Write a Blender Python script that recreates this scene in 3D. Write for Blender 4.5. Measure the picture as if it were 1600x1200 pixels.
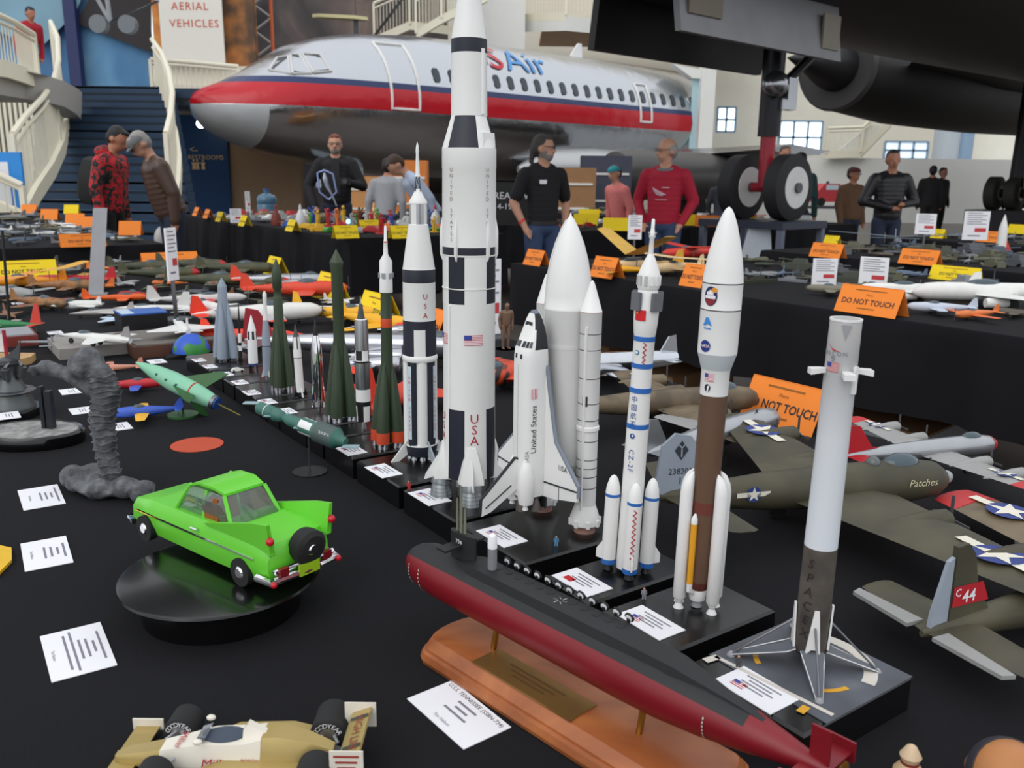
import bpy, bmesh, math, random
import numpy as np
from mathutils import Vector, Matrix
random.seed(7)
PI=math.pi; R=math.radians
sc=bpy.context.scene
COL=sc.collection
for o in list(bpy.data.objects): bpy.data.objects.remove(o)
# ---------------------------------------------------------------- camera
F=1360.0; CP=R(13.2); RO=R(0.67); ZC=1.265
cam=bpy.data.cameras.new('camera'); cob=bpy.data.objects.new('camera',cam); COL.objects.link(cob)
cam.sensor_width=36; cam.lens=36*F/1600; cam.clip_start=.02; cam.clip_end=300
cob.location=(0,0,ZC)
cob.rotation_euler=(Matrix.Rotation(PI/2-CP,3,'X')@Matrix.Rotation(RO,3,'Z')).to_euler()
cam.dof.use_dof=True; cam.dof.focus_distance=1.15; cam.dof.aperture_fstop=13
sc.camera=cob
# ---------------------------------------------------------------- world: overcast daylight through the glazed roof
w=bpy.data.worlds.new('overcast'); sc.world=w; w.use_nodes=True
nt=w.node_tree; nt.nodes.clear()
wo=nt.nodes.new('ShaderNodeOutputWorld'); bg=nt.nodes.new('ShaderNodeBackground')
tc=nt.nodes.new('ShaderNodeTexCoord'); sx=nt.nodes.new('ShaderNodeSeparateXYZ'); rp=nt.nodes.new('ShaderNodeValToRGB')
nt.links.new(tc.outputs['Generated'],sx.inputs[0]); nt.links.new(sx.outputs[2],rp.inputs[0]); nt.links.new(rp.outputs[0],bg.inputs[0]); nt.links.new(bg.outputs[0],wo.inputs[0])
rp.color_ramp.elements[0].color=(.80,.83,.87,1); rp.color_ramp.elements[1].color=(.92,.94,.98,1)
bg.inputs[1].default_value=1.08
# soft daylight from the big window side behind the photographer
sl=bpy.data.lights.new('daylight','SUN'); sl.energy=.8; sl.angle=R(50); sl.color=(1,.98,.95)
so=bpy.data.objects.new('daylight',sl); COL.objects.link(so); so.rotation_euler=(R(52),0,R(-30))
sc.view_settings.view_transform='Standard'; sc.view_settings.look='None'; sc.view_settings.exposure=0.15; sc.view_settings.gamma=1
sc.view_settings.use_curve_mapping=False
# ---------------------------------------------------------------- photo pixel -> place
cR,sR,cP,sP=math.cos(RO),math.sin(RO),math.cos(CP),math.sin(CP)
def ray(px,py):
    x=(px-800)/F; y=-(py-600)/F
    x,y=x*cR-y*sR, x*sR+y*cR
    return (x, y*sP+cP, y*cP-sP)
def at(px,py,z):
    d=ray(px,py); t=(z-ZC)/d[2]; return Vector((d[0]*t,d[1]*t,z))
def atY(px,py,Y):
    d=ray(px,py); t=Y/d[1]; return Vector((d[0]*t,Y,ZC+d[2]*t))
def depth(p): return p[1]*cP-(p[2]-ZC)*sP
def zat(X,Y,py):
    lo,hi=-1.0,30.0
    def f(z):
        r=X; u=Y*sP+(z-ZC)*cP; fw=Y*cP-(z-ZC)*sP
        if fw<=.02: return -1e6
        a,b=r/fw,u/fw
        return 600-F*(-a*sR+b*cR)
    for _ in range(50):
        m=(lo+hi)/2
        if f(m)>py: lo=m
        else: hi=m
    return lo
AZ=R(35); AX=Vector((-math.sin(AZ),math.cos(AZ),0)); BX=Vector((math.cos(AZ),math.sin(AZ),0))
def AB(a,b,z=0): return AX*a+BX*b+Vector((0,0,z))
ZT=.80; ZP=.835
# ---------------------------------------------------------------- materials
def lin(c):
    return tuple((v/255/12.92 if v/255<=.04045 else ((v/255+.055)/1.055)**2.4) for v in c)
MATS={}
def M(c,rough=.5,metal=0,var=.06,scale=30,bump=0,name=None,coat=0,emit=0,bscale=None,alpha=1,trans=0,coord='Object',spec=.5):
    key=(tuple(c),rough,metal,var,scale,bump,coat,emit,alpha,trans,coord,spec)
    if key in MATS: return MATS[key]
    m=bpy.data.materials.new(name or 'mat_%d_%d_%d'%tuple(c)); m.use_nodes=True; MATS[key]=m
    n=m.node_tree.nodes; l=m.node_tree.links; b=n['Principled BSDF']
    col=lin(c); b.inputs['Roughness'].default_value=rough; b.inputs['Metallic'].default_value=metal
    b.inputs['Specular IOR Level'].default_value=spec
    if coat: b.inputs['Coat Weight'].default_value=coat; b.inputs['Coat Roughness'].default_value=.08
    if trans: b.inputs['Transmission Weight'].default_value=trans
    if alpha<1: b.inputs['Alpha'].default_value=alpha
    if emit: b.inputs['Emission Color'].default_value=(*col,1); b.inputs['Emission Strength'].default_value=emit
    t=n.new('ShaderNodeTexCoord'); no=n.new('ShaderNodeTexNoise'); no.inputs['Scale'].default_value=scale; no.inputs['Detail'].default_value=3
    l.new(t.outputs[coord],no.inputs['Vector'])
    mx=n.new('ShaderNodeMix'); mx.data_type='RGBA'
    mx.inputs[6].default_value=(*[max(0,v*(1-var*1.6)) for v in col],1); mx.inputs[7].default_value=(*[min(1,v*(1+var*1.6)) for v in col],1)
    l.new(no.outputs['Fac'],mx.inputs[0]); l.new(mx.outputs[2],b.inputs['Base Color'])
    if bump:
        bp=n.new('ShaderNodeBump'); bp.inputs['Strength'].default_value=bump; bp.inputs['Distance'].default_value=.01
        if bscale:
            n2=n.new('ShaderNodeTexNoise'); n2.inputs['Scale'].default_value=bscale; l.new(t.outputs[coord],n2.inputs['Vector']); l.new(n2.outputs['Fac'],bp.inputs['Height'])
        else: l.new(no.outputs['Fac'],bp.inputs['Height'])
        l.new(bp.outputs[0],b.inputs['Normal'])
    return m
def Mramp(name,axis,stops,rough=.5,metal=0,noise=0,nscale=5,coord='Object',interp='LINEAR',rng=(0,1)):
    m=bpy.data.materials.new(name); m.use_nodes=True; n=m.node_tree.nodes; l=m.node_tree.links; b=n['Principled BSDF']
    b.inputs['Roughness'].default_value=rough; b.inputs['Metallic'].default_value=metal
    t=n.new('ShaderNodeTexCoord'); s=n.new('ShaderNodeSeparateXYZ'); l.new(t.outputs[coord],s.inputs[0])
    mr=n.new('ShaderNodeMapRange'); mr.inputs[1].default_value=rng[0]; mr.inputs[2].default_value=rng[1]
    src=s.outputs['XYZ'.index(axis)]
    if noise:
        no=n.new('ShaderNodeTexNoise'); no.inputs['Scale'].default_value=nscale; no.inputs['Detail'].default_value=5; l.new(t.outputs[coord],no.inputs['Vector'])
        ma=n.new('ShaderNodeMath'); ma.operation='MULTIPLY_ADD'; ma.inputs[1].default_value=noise*(rng[1]-rng[0]); l.new(no.outputs['Fac'],ma.inputs[0]); l.new(src,ma.inputs[2]); src=ma.outputs[0]
    l.new(src,mr.inputs[0]); r=n.new('ShaderNodeValToRGB'); r.color_ramp.interpolation=interp; l.new(mr.outputs[0],r.inputs[0])
    while len(r.color_ramp.elements)<len(stops): r.color_ramp.elements.new(.5)
    for e,(p,c) in zip(r.color_ramp.elements,stops): e.position=p; e.color=(*lin(c),1)
    l.new(r.outputs[0],b.inputs['Base Color']); return m
def Mnoise(name,stops,scale,rough=.6,metal=0,detail=2,bump=0,interp='LINEAR',dist=0,coord='Object'):
    m=bpy.data.materials.new(name); m.use_nodes=True; n=m.node_tree.nodes; l=m.node_tree.links; b=n['Principled BSDF']
    b.inputs['Roughness'].default_value=rough; b.inputs['Metallic'].default_value=metal
    t=n.new('ShaderNodeTexCoord'); no=n.new('ShaderNodeTexNoise'); no.inputs['Scale'].default_value=scale; no.inputs['Detail'].default_value=detail; no.inputs['Distortion'].default_value=dist
    l.new(t.outputs[coord],no.inputs['Vector']); r=n.new('ShaderNodeValToRGB'); r.color_ramp.interpolation=interp; l.new(no.outputs['Fac'],r.inputs[0])
    while len(r.color_ramp.elements)<len(stops): r.color_ramp.elements.new(.5)
    for e,(p,c) in zip(r.color_ramp.elements,stops): e.position=p; e.color=(*lin(c),1)
    l.new(r.outputs[0],b.inputs['Base Color'])
    if bump:
        bp=n.new('ShaderNodeBump'); bp.inputs['Strength'].default_value=bump; bp.inputs['Distance'].default_value=.01; l.new(no.outputs['Fac'],bp.inputs['Height']); l.new(bp.outputs[0],b.inputs['Normal'])
    return m
WHITE=M((232,232,230),.42,var=.02); OFFW=M((222,222,216),.45,var=.03); NAVY=M((30,34,48),.5,var=.08); BLACK=M((16,16,18),.45); GLOSSB=M((9,9,10),.22,var=.1,coat=.2)
SILVER=M((190,192,196),.28,1,var=.04); CHROME=M((230,230,232),.06,1,var=.01); STEEL=M((120,122,126),.35,.9); BRASS=M((176,130,56),.3,1)
RED=M((196,24,32),.45); BLUE=M((42,104,182),.45); PAPER=M((236,236,240),.8,var=.02); INK=M((50,48,56),.8); INKL=M((128,128,138),.8); ORANGE=M((250,140,48),.75,var=.03); YELLOW=M((246,214,24),.75,var=.03)
GREY=M((150,152,156),.55); DGREY=M((70,72,76),.55); TYRE=M((26,26,27),.75,bump=.1); GLASS=M((225,232,235),.03,trans=1,var=.01,name='clear_glass'); DGLASS=M((24,30,38),.08,name='dark_glass')
FRED=M((196,60,66),.6); FBLUE=M((52,66,150),.6)
# ---------------------------------------------------------------- mesh building
class MB:
    def __init__(s): s.v=[]; s.f=[]; s.m=[]
    def add(s,vs,fs,m=0,tf=None):
        o=len(s.v)
        s.v+= [tuple(tf(Vector(p))) if tf else tuple(p) for p in vs]
        s.f+= [tuple(i+o for i in f) for f in fs]
        s.m+= (m if isinstance(m,list) else [m]*len(fs)); return s
    def box(s,c,d,m=0,rz=0,tf=None,taper=1):
        x,y,z=[v/2 for v in d]; k=taper
        vs=[Vector(p) for p in ((-x,-y,-z),(x,-y,-z),(x,y,-z),(-x,y,-z),(-x*k,-y*k,z),(x*k,-y*k,z),(x*k,y*k,z),(-x*k,y*k,z))]
        if rz: q=Matrix.Rotation(rz,3,'Z'); vs=[q@p for p in vs]
        vs=[p+Vector(c) for p in vs]
        return s.add(vs,[(0,3,2,1),(4,5,6,7),(0,1,5,4),(1,2,6,5),(2,3,7,6),(3,0,4,7)],m,tf)
    def lathe(s,prof,n=28,ms=0,c=(0,0),tf=None,cap=True,a0=0,sy=1):
        vs=[];fs=[];mm=[]
        for r,z in prof:
            for i in range(n):
                a=a0+2*PI*i/n; vs.append((c[0]+r*math.cos(a),c[1]+sy*r*math.sin(a),z))
        for k in range(len(prof)-1):
            mk=ms[k] if isinstance(ms,(list,tuple)) else ms
            for i in range(n):
                j=(i+1)%n; fs.append((k*n+i,k*n+j,(k+1)*n+j,(k+1)*n+i)); mm.append(mk(k,i,n) if callable(mk) else mk)
        if cap:
            fs.append(tuple(range(n-1,-1,-1))); mm.append(0 if callable(ms) else (ms[0] if isinstance(ms,(list,tuple)) else ms)); mm[-1]=0 if callable(mm[-1]) else mm[-1]
            t=(len(prof)-1)*n; fs.append(tuple(range(t,t+n))); mm.append(mm[-2] if mm else 0)
        return s.add(vs,fs,mm,tf)
    def tube(s,pts,r,n=7,m=0,tf=None,sy=1):
        pts=[Vector(p) for p in pts]; L=len(pts); rs=r if isinstance(r,(list,tuple)) else [r]*L
        vs=[];fs=[]; up=None
        for k,p in enumerate(pts):
            d=(pts[min(k+1,L-1)]-pts[max(k-1,0)])
            d=d.normalized() if d.length>1e-9 else Vector((0,0,1))
            if up is None: up=Vector((0,0,1)) if abs(d.z)<.9 else Vector((1,0,0))
            x=up.cross(d); x=x.normalized() if x.length>1e-6 else Vector((1,0,0)); y=d.cross(x); up=y
            for i in range(n):
                a=2*PI*i/n; vs.append(p+x*(rs[k]*math.cos(a))+y*(rs[k]*sy*math.sin(a)))
        for k in range(L-1):
            for i in range(n):
                j=(i+1)%n; fs.append((k*n+i,k*n+j,(k+1)*n+j,(k+1)*n+i))
        fs.append(tuple(range(n-1,-1,-1))); fs.append(tuple(range((L-1)*n,L*n)))
        return s.add(vs,fs,m,tf)
    def loft(s,rings,m=0,tf=None,cap=True):
        n=len(rings[0]); vs=[p for r in rings for p in r]; fs=[];mm=[]
        for k in range(len(rings)-1):
            for i in range(n):
                j=(i+1)%n; fs.append((k*n+i,k*n+j,(k+1)*n+j,(k+1)*n+i)); mm.append(m(k,i) if callable(m) else m)
        if cap:
            fs.append(tuple(range(n-1,-1,-1))); fs.append(tuple(range((len(rings)-1)*n,len(rings)*n))); mm+=[m(0,0) if callable(m) else m, m(len(rings)-2,0) if callable(m) else m]
        return s.add(vs,fs,mm,tf)
    def prism(s,poly,t,m=0,tf=None,t0=None):
        # poly in xy, thickness along z
        z0,z1=(-t/2,t/2) if t0 is None else (t0,t0+t); n=len(poly)
        vs=[(x,y,z0) for x,y in poly]+[(x,y,z1) for x,y in poly]
        fs=[tuple(range(n-1,-1,-1)),tuple(range(n,2*n))]+[(i,(i+1)%n,n+(i+1)%n,n+i) for i in range(n)]
        return s.add(vs,fs,m,tf)
    def ball(s,c,r,n=12,m=0,tf=None,z0=-1):
        rx,ry,rz=r if isinstance(r,(tuple,list)) else (r,r,r)
        k=max(5,n//2+1); rings=[]
        b0=math.asin(z0)
        for i in range(k+1):
            b=b0+(PI/2-b0)*i/k; rr=max(math.cos(b),1e-3); rings.append([(c[0]+rx*rr*math.cos(2*PI*j/n),c[1]+ry*rr*math.sin(2*PI*j/n),c[2]+rz*math.sin(b)) for j in range(n)])
        return s.loft(rings,m,tf)
    def mesh(s,name,sharp=38):
        me=bpy.data.meshes.new(name); me.from_pydata([tuple(v) for v in s.v],[],s.f)
        if any(s.m): me.polygons.foreach_set('material_index',s.m)
        me.polygons.foreach_set('use_smooth',[True]*len(s.f))
        me.update(); me.set_sharp_from_angle(angle=R(sharp)); return me
def O(name,mb,mats,parent=None,loc=None,rot=None,label=None,sharp=38):
    me=mb.mesh(name,sharp) if isinstance(mb,MB) else mb
    o=bpy.data.objects.new(name,me); COL.objects.link(o)
    for m in (mats if isinstance(mats,(list,tuple)) else [mats]):
        if len(me.materials)<(len(mats) if isinstance(mats,(list,tuple)) else 1): me.materials.append(m)
    if parent: o.parent=parent
    if loc is not None: o.location=loc
    if rot is not None: o.rotation_euler=rot
    if label: o['label']=label
    return o
def tag(o,label,cat,group=None,kind=None):
    if label: o['label']=label
    if cat: o['category']=cat
    if group: o['group']=group
    if kind: o['kind']=kind
    return o
def T(name,label,cat,loc=(0,0,0),rz=0,group=None):
    o=bpy.data.objects.new(name,None); COL.objects.link(o); o.location=loc; o.rotation_euler=(0,0,rz); o.empty_display_size=.05
    return tag(o,label,cat,group)
def S(name,mb,mats,**k):
    o=O(name,mb,mats,**k)
    if not k.get('parent'): o['kind']='structure'
    return o
def copytree(o,parent=None):
    c=o.copy(); COL.objects.link(c)
    if parent: c.parent=parent
    for ch in list(o.children): copytree(ch,c)
    return c
_tc={}
def tmesh(s,size=1,ax='CENTER',serif=False,sp=1.0,shear=0,bold=0):
    k=(s,ax,sp,shear,bold)
    if k not in _tc:
        cu=bpy.data.curves.new('t','FONT'); cu.body=s; cu.size=1; cu.align_x=ax; cu.align_y='CENTER'; cu.resolution_u=2; cu.space_character=sp; cu.shear=shear; cu.offset=bold
        ob=bpy.data.objects.new('t',cu); me=bpy.data.meshes.new_from_object(ob)
        _tc[k]=([tuple(v.co) for v in me.vertices],[tuple(p.vertices) for p in me.polygons])
        bpy.data.objects.remove(ob); bpy.data.curves.remove(cu); bpy.data.meshes.remove(me)
    v,f=_tc[k]; return [(x*size,y*size) for x,y,_ in v],f
def text(mb,s,size,f,m=0,ax='CENTER',sp=1.0,sx=1.0,shear=0,bold=0):
    v,fs=tmesh(s,size,ax,sp=sp,shear=shear,bold=bold); mb.add([f(x*sx,y) for x,y in v],fs,m); return mb
def text_fine(mb,s,size,f,m=0,ax='CENTER',bold=0,cuts=3):
    v,fs=tmesh(s,size,ax,bold=bold); bm=bmesh.new(); vs=[bm.verts.new((x,y,0)) for x,y in v]
    for q in fs:
        try: bm.faces.new([vs[i] for i in q])
        except ValueError: pass
    bmesh.ops.triangulate(bm,faces=bm.faces[:]); bmesh.ops.subdivide_edges(bm,edges=bm.edges[:],cuts=cuts,use_grid_fill=True)
    bm.verts.index_update(); mb.add([f(p.co.x,p.co.y) for p in bm.verts],[tuple(p.index for p in q.verts) for q in bm.faces],m); bm.free()
def cylmap(r,th,z,rot=0,off=.0004,taper=None):
    # flat decal (x right, y up) -> on cylinder facing -Y ; th = angle to viewer's right ; rot turns decal
    c,s=math.cos(rot),math.sin(rot)
    def f(x,y):
        X=x*c-y*s; Y=x*s+y*c; rr=(taper(z+Y) if taper else r)+off; a=th+X/rr
        return (rr*math.sin(a),-rr*math.cos(a),z+Y)
    return f
def gridquad(mb,f,x0,x1,y0,y1,m=0,nx=6,ny=2):
    vs=[f(x0+(x1-x0)*i/nx,y0+(y1-y0)*j/ny) for j in range(ny+1) for i in range(nx+1)]
    fs=[(j*(nx+1)+i,j*(nx+1)+i+1,(j+1)*(nx+1)+i+1,(j+1)*(nx+1)+i) for j in range(ny) for i in range(nx)]
    mb.add(vs,fs,m)
def disc2(mb,f,cx,cy,r,m=0,n=20,ry=None,half=None):
    ry=ry or r
    a0,a1=(0,2*PI) if half is None else half
    k=n if half is None else n+1
    pts=[(cx+r*math.cos(a0+(a1-a0)*i/n),cy+ry*math.sin(a0+(a1-a0)*i/n)) for i in range(k)]
    mb.add([f(*p) for p in pts],[tuple(range(k))],m)
def usflag(mb,f,w,h,mi=(0,1,2)):
    # materials: white, red, blue
    def g(dx): return dx
    for i in range(13):
        gridquad(mb,f,-w/2,w/2,-h/2+h*i/13,-h/2+h*(i+1)/13,mi[1] if i%2==0 else mi[0],6,1)
    f2=lambda x,y:tuple(Vector(f(x,y))+(Vector(f(x,y))-Vector((0,0,f(x,y)[2]))).normalized()*.0003)
    gridquad(mb,f2,-w/2,-w*.1,h*1/13*.5,h/2,mi[2],4,2)
def star(mb,f,cx,cy,r,m=0,rot=0,k=.4):
    pts=[(cx+(r if i%2==0 else r*k)*math.sin(rot+i*PI/5),cy+(r if i%2==0 else r*k)*math.cos(rot+i*PI/5)) for i in range(10)]
    mb.add([f(*p) for p in pts]+[f(cx,cy)],[(i,10,(i+1)%10) for i in range(10)],m)
# ================================================================ THE HALL
FLOORM=M((92,84,78),.35,var=.08,scale=1.5); CREAM=M((214,208,192),.7,var=.03,scale=2); TAN=M((176,146,116),.7,var=.05,scale=2); HWHITE=M((226,226,220),.6,var=.02,scale=3); RAILW=M((232,226,204),.5,var=.02)
S('floor',MB().box((2,24,-.05),(110,90,.1)),FLOORM)
# back wall in pieces, each with its own look
def wallpx(name,x0,x1,y0,y1,Y,mat,th=.25,kind=True,z0=None):
    ym=(max(y0,0)+min(y1,330))/2; a=atY(x0,y1,Y); b=atY(x1,y0,Y); zb=a.z if z0 is None else z0; a.x=atY(x0,ym,Y).x; b.x=atY(x1,ym,Y).x
    mb=MB().box(((a.x+b.x)/2,Y+th/2,(zb+b.z)/2),(b.x-a.x,th,b.z-zb))
    return S(name,mb,mat) if kind else O(name,mb,mat)
MURB=Mnoise('mural_sky',[(.2,(40,84,128)),(.45,(78,128,170)),(.6,(104,152,188)),(.8,(150,184,206))],.35,.7,dist=1.2)
MURD=Mnoise('mural_hills',[(.25,(36,36,40)),(.45,(84,76,74)),(.6,(122,104,96)),(.8,(160,150,142))],.5,.7,detail=4,dist=.6)
MURO=Mnoise('mural_sunset',[(.3,(120,70,40)),(.5,(206,130,60)),(.7,(226,170,96))],.8,.7,dist=1)
wallpx('wall_back_left',-500,240,-250,400,25.0,MURB,z0=0)
wallpx('wall_back_middle',396,700,-250,400,31,MURD,z0=0)
wallpx('wall_back_right',700,2300,-330,400,41,CREAM,z0=0)
wallpx('wall_mural_sunset',240,265,-250,105,24.6,MURO)
wallpx('wall_mural_dusk',345,398,-250,105,24.6,Mnoise('mural_dusk',[(.35,(28,28,32)),(.5,(90,66,46)),(.62,(190,120,60)),(.8,(150,160,170))],.7,.7,detail=4))
wallpx('wall_balcony_front',240,500,105,190,24.4,CREAM)
wallpx('wall_restroom',276,357,180,420,23.4,M((22,70,120),.55,var=.05,scale=2),z0=0)
wallpx('wall_tan',357,470,205,420,23.5,TAN,z0=0)
wallpx('trim_1',104,122,-250,150,24.6,M((34,44,92),.6))
# hanging dark wing shape painted on the mural
def flatpx(mb,pts,Y,th=.02,m=0):
    vs=[atY(x,y,Y) for x,y in pts]; n=len(vs)
    vs2=[v+Vector((0,th,0)) for v in vs]
    mb.add(vs+vs2,[tuple(range(n-1,-1,-1)),tuple(range(n,2*n))]+[(i,(i+1)%n,n+(i+1)%n,n+i) for i in range(n)],m)
mb=MB(); flatpx(mb,[(118,36),(236,82),(236,-40),(160,-40)],24.8); O('mural_dark_wing',mb,M((40,34,36),.7),bpy.data.objects['wall_back_left'])
mb=MB(); flatpx(mb,[(-40,-60),(150,-60),(118,20),(70,68),(20,60),(-40,30)],24.75); O('mural_aircraft',mb,M((122,160,178),.6,var=.15,scale=1),bpy.data.objects['wall_back_left'])
# floor-to-ceiling exhibit sign
t=T('hanging_banner','tall white exhibit banner with red lettering left of the airliner',"banner",atY(304,104,24.2))
o=atY(304,104,24.2); a=atY(266,104,24.2); b=atY(345,-200,24.2)
O('panel',MB().box((0,0,(b.z-a.z)/2),(b.x-a.x,.06,b.z-a.z)),M((226,222,212),.6),t)
mb=MB()
for s,y,x in (('AERIAL',10,296),('VEHICLES',37,303)):
    mb=MB(); p=atY(x,y,24.15); text(mb,s,.27,lambda X,Y,p=p:(p.x-o.x+X,-.04,p.z-o.z+Y),sp=1.15)
    O('lettering',mb,M((206,84,52),.6),t)
# restroom lettering
mb=MB()
p=atY(302,246,23.35); text(mb,'RESTROOMS',.165,lambda X,Y:(p.x+X+.32,23.37,p.z+Y))
q=atY(302,234,23.35); text(mb,'<-',.24,lambda X,Y:(q.x+X,23.37,q.z+Y))
for k,x in enumerate((294.5,300,309)):
    c=atY(x+8,258,23.35)
    vs=[(-.045,-.09),(.045,-.09),(.03,.0),(.055,.06),(-.055,.06),(-.03,0)]
    mb.add([(c.x+u*1.2,23.37,c.z+v*1.2) for u,v in vs],[(5,4,3,2,1,0)]); 
    disc2(mb,lambda X,Y:(c.x-X,23.37,c.z+Y+.115),0,0,.026,n=10)
O('restroom_lettering',mb,M((240,206,160),.6),bpy.data.objects['wall_restroom'])
# small spot lamp under the balcony
t=T('spot_lamp','small glowing round spot lamp above the restroom sign','lamp',atY(314,192,22.6))
O('housing',MB().lathe([(.09,0),(.09,.22),(.02,.26)],12),HWHITE,t); O('bulb',MB().ball((0,-.02,-.02),.11,10),M((255,246,225),.4,emit=9),t)
# ---- stairs
st=T('staircase','wide dark blue staircase with white curved balustrades','staircase'); st['kind']='structure'
STEP=M((30,58,84),.6,var=.1,scale=3)
sm=None
y0,y1=14.6,20.0; n=19
xl0,xr0=atY(40,300,y0).x,atY(300,300,y0).x; xl1,xr1=atY(100,160,y1).x,atY(262,160,y1).x
for i in range(n):
    k=i/n; Y=y0+(y1-y0)*k; xl=xl0+(xl1-xl0)*min(1,k*1.3); xr=xr0+(xr1-xr0)*k; z=3.13*(i+1)/n
    O('step',MB().box(((xl+xr)/2,Y+.2,z-.085),(xr-xl,.42,.15)).box(((xl+xr)/2,Y+.02,z-.02),(xr-xl+.02,.06,.05),1),[STEP,M((16,34,52),.6)],st)
S('landing',MB().box(((xl1+xr1)/2,y1+2.2,3.05),(7,4,.2)),STEP)
def balustrade(name,pts,h,label,postsp=4,th=.02,par=None,bal=.11):
    # pts: base line (3D); rail on top, lower rail, thin balusters
    pts=[Vector(p) for p in pts]; u=Vector((0,0,1))
    t=T(name,label,'railing'); t['kind']='structure'
    O('handrail',MB().tube([p+u*h for p in pts],.05,8),RAILW,t); O('handrail',MB().tube([p+u*h*.86 for p in pts],.03,6),RAILW,t)
    O('stringer',MB().loft([[p+u*-.16,p+u*-.16+Vector((.06,.06,0)),p+u*.1+Vector((.06,.06,0)),p+u*.1] for p in pts]),RAILW,t)
    mb=MB()
    for a,b in zip(pts,pts[1:]):
        L=(b-a).length; k=max(1,int(L/bal))
        for i in range(k):
            p=a+(b-a)*(i/k); mb.tube([p+u*.05,p+u*h*.86],.011,4)
    o=O('balusters',mb,RAILW,t); o['kind']='stuff'
    for p in pts[::postsp]: O('post',MB().box(p+u*h/2,(.07,.07,h)),RAILW,t)
    return t
balustrade('stair_railing',[atY(34,335,13.2),atY(52,300,14.2),atY(78,262,15.5),atY(94,228,16.8),atY(101,190,18.2),atY(99,148,19.4),atY(88,120,20.4)],1.15,'white curved stair railing at the left side of the blue stairs',3)
balustrade('stair_railing',[atY(268,325,14.3),atY(275,290,15.0),atY(277,250,16.2),atY(272,212,17.6),atY(260,175,19.0),atY(244,148,20.2)],1.15,'white curved stair railing at the right side of the blue stairs',3)
# left balcony
S('balcony_left',MB().loft([[atY(x,y0,Yb),atY(x,y0,Yb)+Vector((0,1.5,0)),atY(x,y1,Yb)+Vector((0,1.5,0)),atY(x,y1,Yb)] for x,y0,y1,Yb in ((-120,146,90,13.5),(0,148,102,14.5),(30,155,112,15.2),(55,168,124,16.2),(68,180,132,17.2))]),M((168,166,162),.7))
balustrade('balcony_railing',[atY(-120,92,13.4),atY(0,103,14.4),atY(30,113,15.1),atY(60,126,16.4)],.78,'white railing along the balcony at the far left',3)
mb=MB()
for i in range(12):
    a=atY(-20+i*8,345,19); b=atY(-20+i*8,150,19); mb.box((a.x,19,(b.z)/2),(.06,.04,b.z))
gw=S('wall_glass',MB().box((atY(25,200,19.1).x,19.15,1.6),(2.2,.05,3.2)),M((120,122,120),.3,var=.2,scale=2)); O('mullion',mb,RAILW,gw)
t=T('blue_display_panel','bright blue and white display panel at the foot of the left stairs','display',atY(10,330,13)); p=t.location
O('panel',MB().box((0,0,.42),(.62,.05,.84)),M((40,140,220),.5),t); O('sheet',MB().box((-.08,-.03,.4),(.4,.02,.6)),PAPER,t); O('foot',MB().box((0,0,-.5),(.5,.3,1.0)),HWHITE,t)
balustrade('front_railing',[atY(-60,300,12.6),atY(40,345,12.8)],.5,'thin grey railing sloping below the blue display panel',1)
S('balcony_middle',MB().box((-7.6,23.9,3.25),(5.2,1.2,.25)),CREAM)
balustrade('balcony_railing',[atY(238,136,21.6),atY(300,140,21.9),atY(375,146,22.2)],.62,'white railing on the balcony under the exhibit banner',2)
# walkway stairs behind the airliner
balustrade('walkway_railing',[atY(585,62,30),atY(640,38,30),atY(720,48,30)],1.1,'cream railing of the walkway behind the airliner roof',1)
balustrade('walkway_railing',[atY(650,52,29.5),atY(690,28,29.5),atY(760,-6,29.5)],1.1,'cream railing climbing diagonally beside the tallest rocket',1)
# cream balcony right of the tall rocket
S('pillar_1',MB().box((atY(785,80,33).x,33.4,6),(1.6,.8,12)),HWHITE)
pb=S('balcony_right',MB().loft([[atY(812,y,34)for y in (50,26)]+[atY(812,y,37) for y in (30,50)],[atY(884,y,32)for y in (48,26)]+[atY(884,y,36) for y in (26,48)],[atY(950,y,33)for y in (54,30)]+[atY(950,y,37) for y in (30,54)]]),HWHITE)
balustrade('balcony_railing',[atY(812,26,34),atY(884,24,32),atY(950,32,33)],1.1,'cream balcony railing above the airliner tail',1,bal=.16)
S('soffit',MB().box((5.5,37,7.0),(9,6,.2)),TAN)
# boarding gantry beside the tail and bright windows
S('pillar_2',MB().box((atY(1103,160,28.6).x,28.6,2.7),(.44,.5,5.4)),HWHITE)
S('pillar_3',MB().loft([[atY(1052,100,28.6),atY(1115,112,28.6),atY(1115,124,28.6),atY(1082,122,28.6)],[v+Vector((0,.6,0)) for v in (atY(1052,100,28.6),atY(1115,112,28.6),atY(1115,124,28.6),atY(1082,122,28.6))]]),HWHITE)
S('wall_gantry_glass',MB().box((atY(1090,160,28.8).x,28.8,3.3),(.4,.05,2.8)),M((176,206,214),.3))
def window(n,x0,x1,y0,y1,Y,nm=2,e=2.2):
    a=atY(x0,y1,Y); b=atY(x1,y0,Y); W=b.x-a.x; H=b.z-a.z
    t=T('window_%d'%n,None,None,(a.x,Y,a.z)); t['kind']='structure'
    O('pane',MB().box((W/2,0,H/2),(W,.03,H)),M((225,240,255),.3,emit=e),t)
    mb=MB()
    for i in range(nm+1): mb.box((W*i/nm,-.04,H/2),(.09,.08,H))
    for z in (0,H/2,H): mb.box((W/2,-.04,z),(W,.08,.09))
    O('window_frame',mb,M((150,175,195),.5),t)
window(1,1119,1150,168,206,39,2); window(2,1215,1285,190,240,38,3); window(3,1582,1640,205,285,39,2); window(4,1380,1450,222,248,38,3,.7)
S('wall_low_white',MB().box((atY(1370,300,30).x,30,1.05),(8.8,.3,2.1)),HWHITE)
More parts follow.
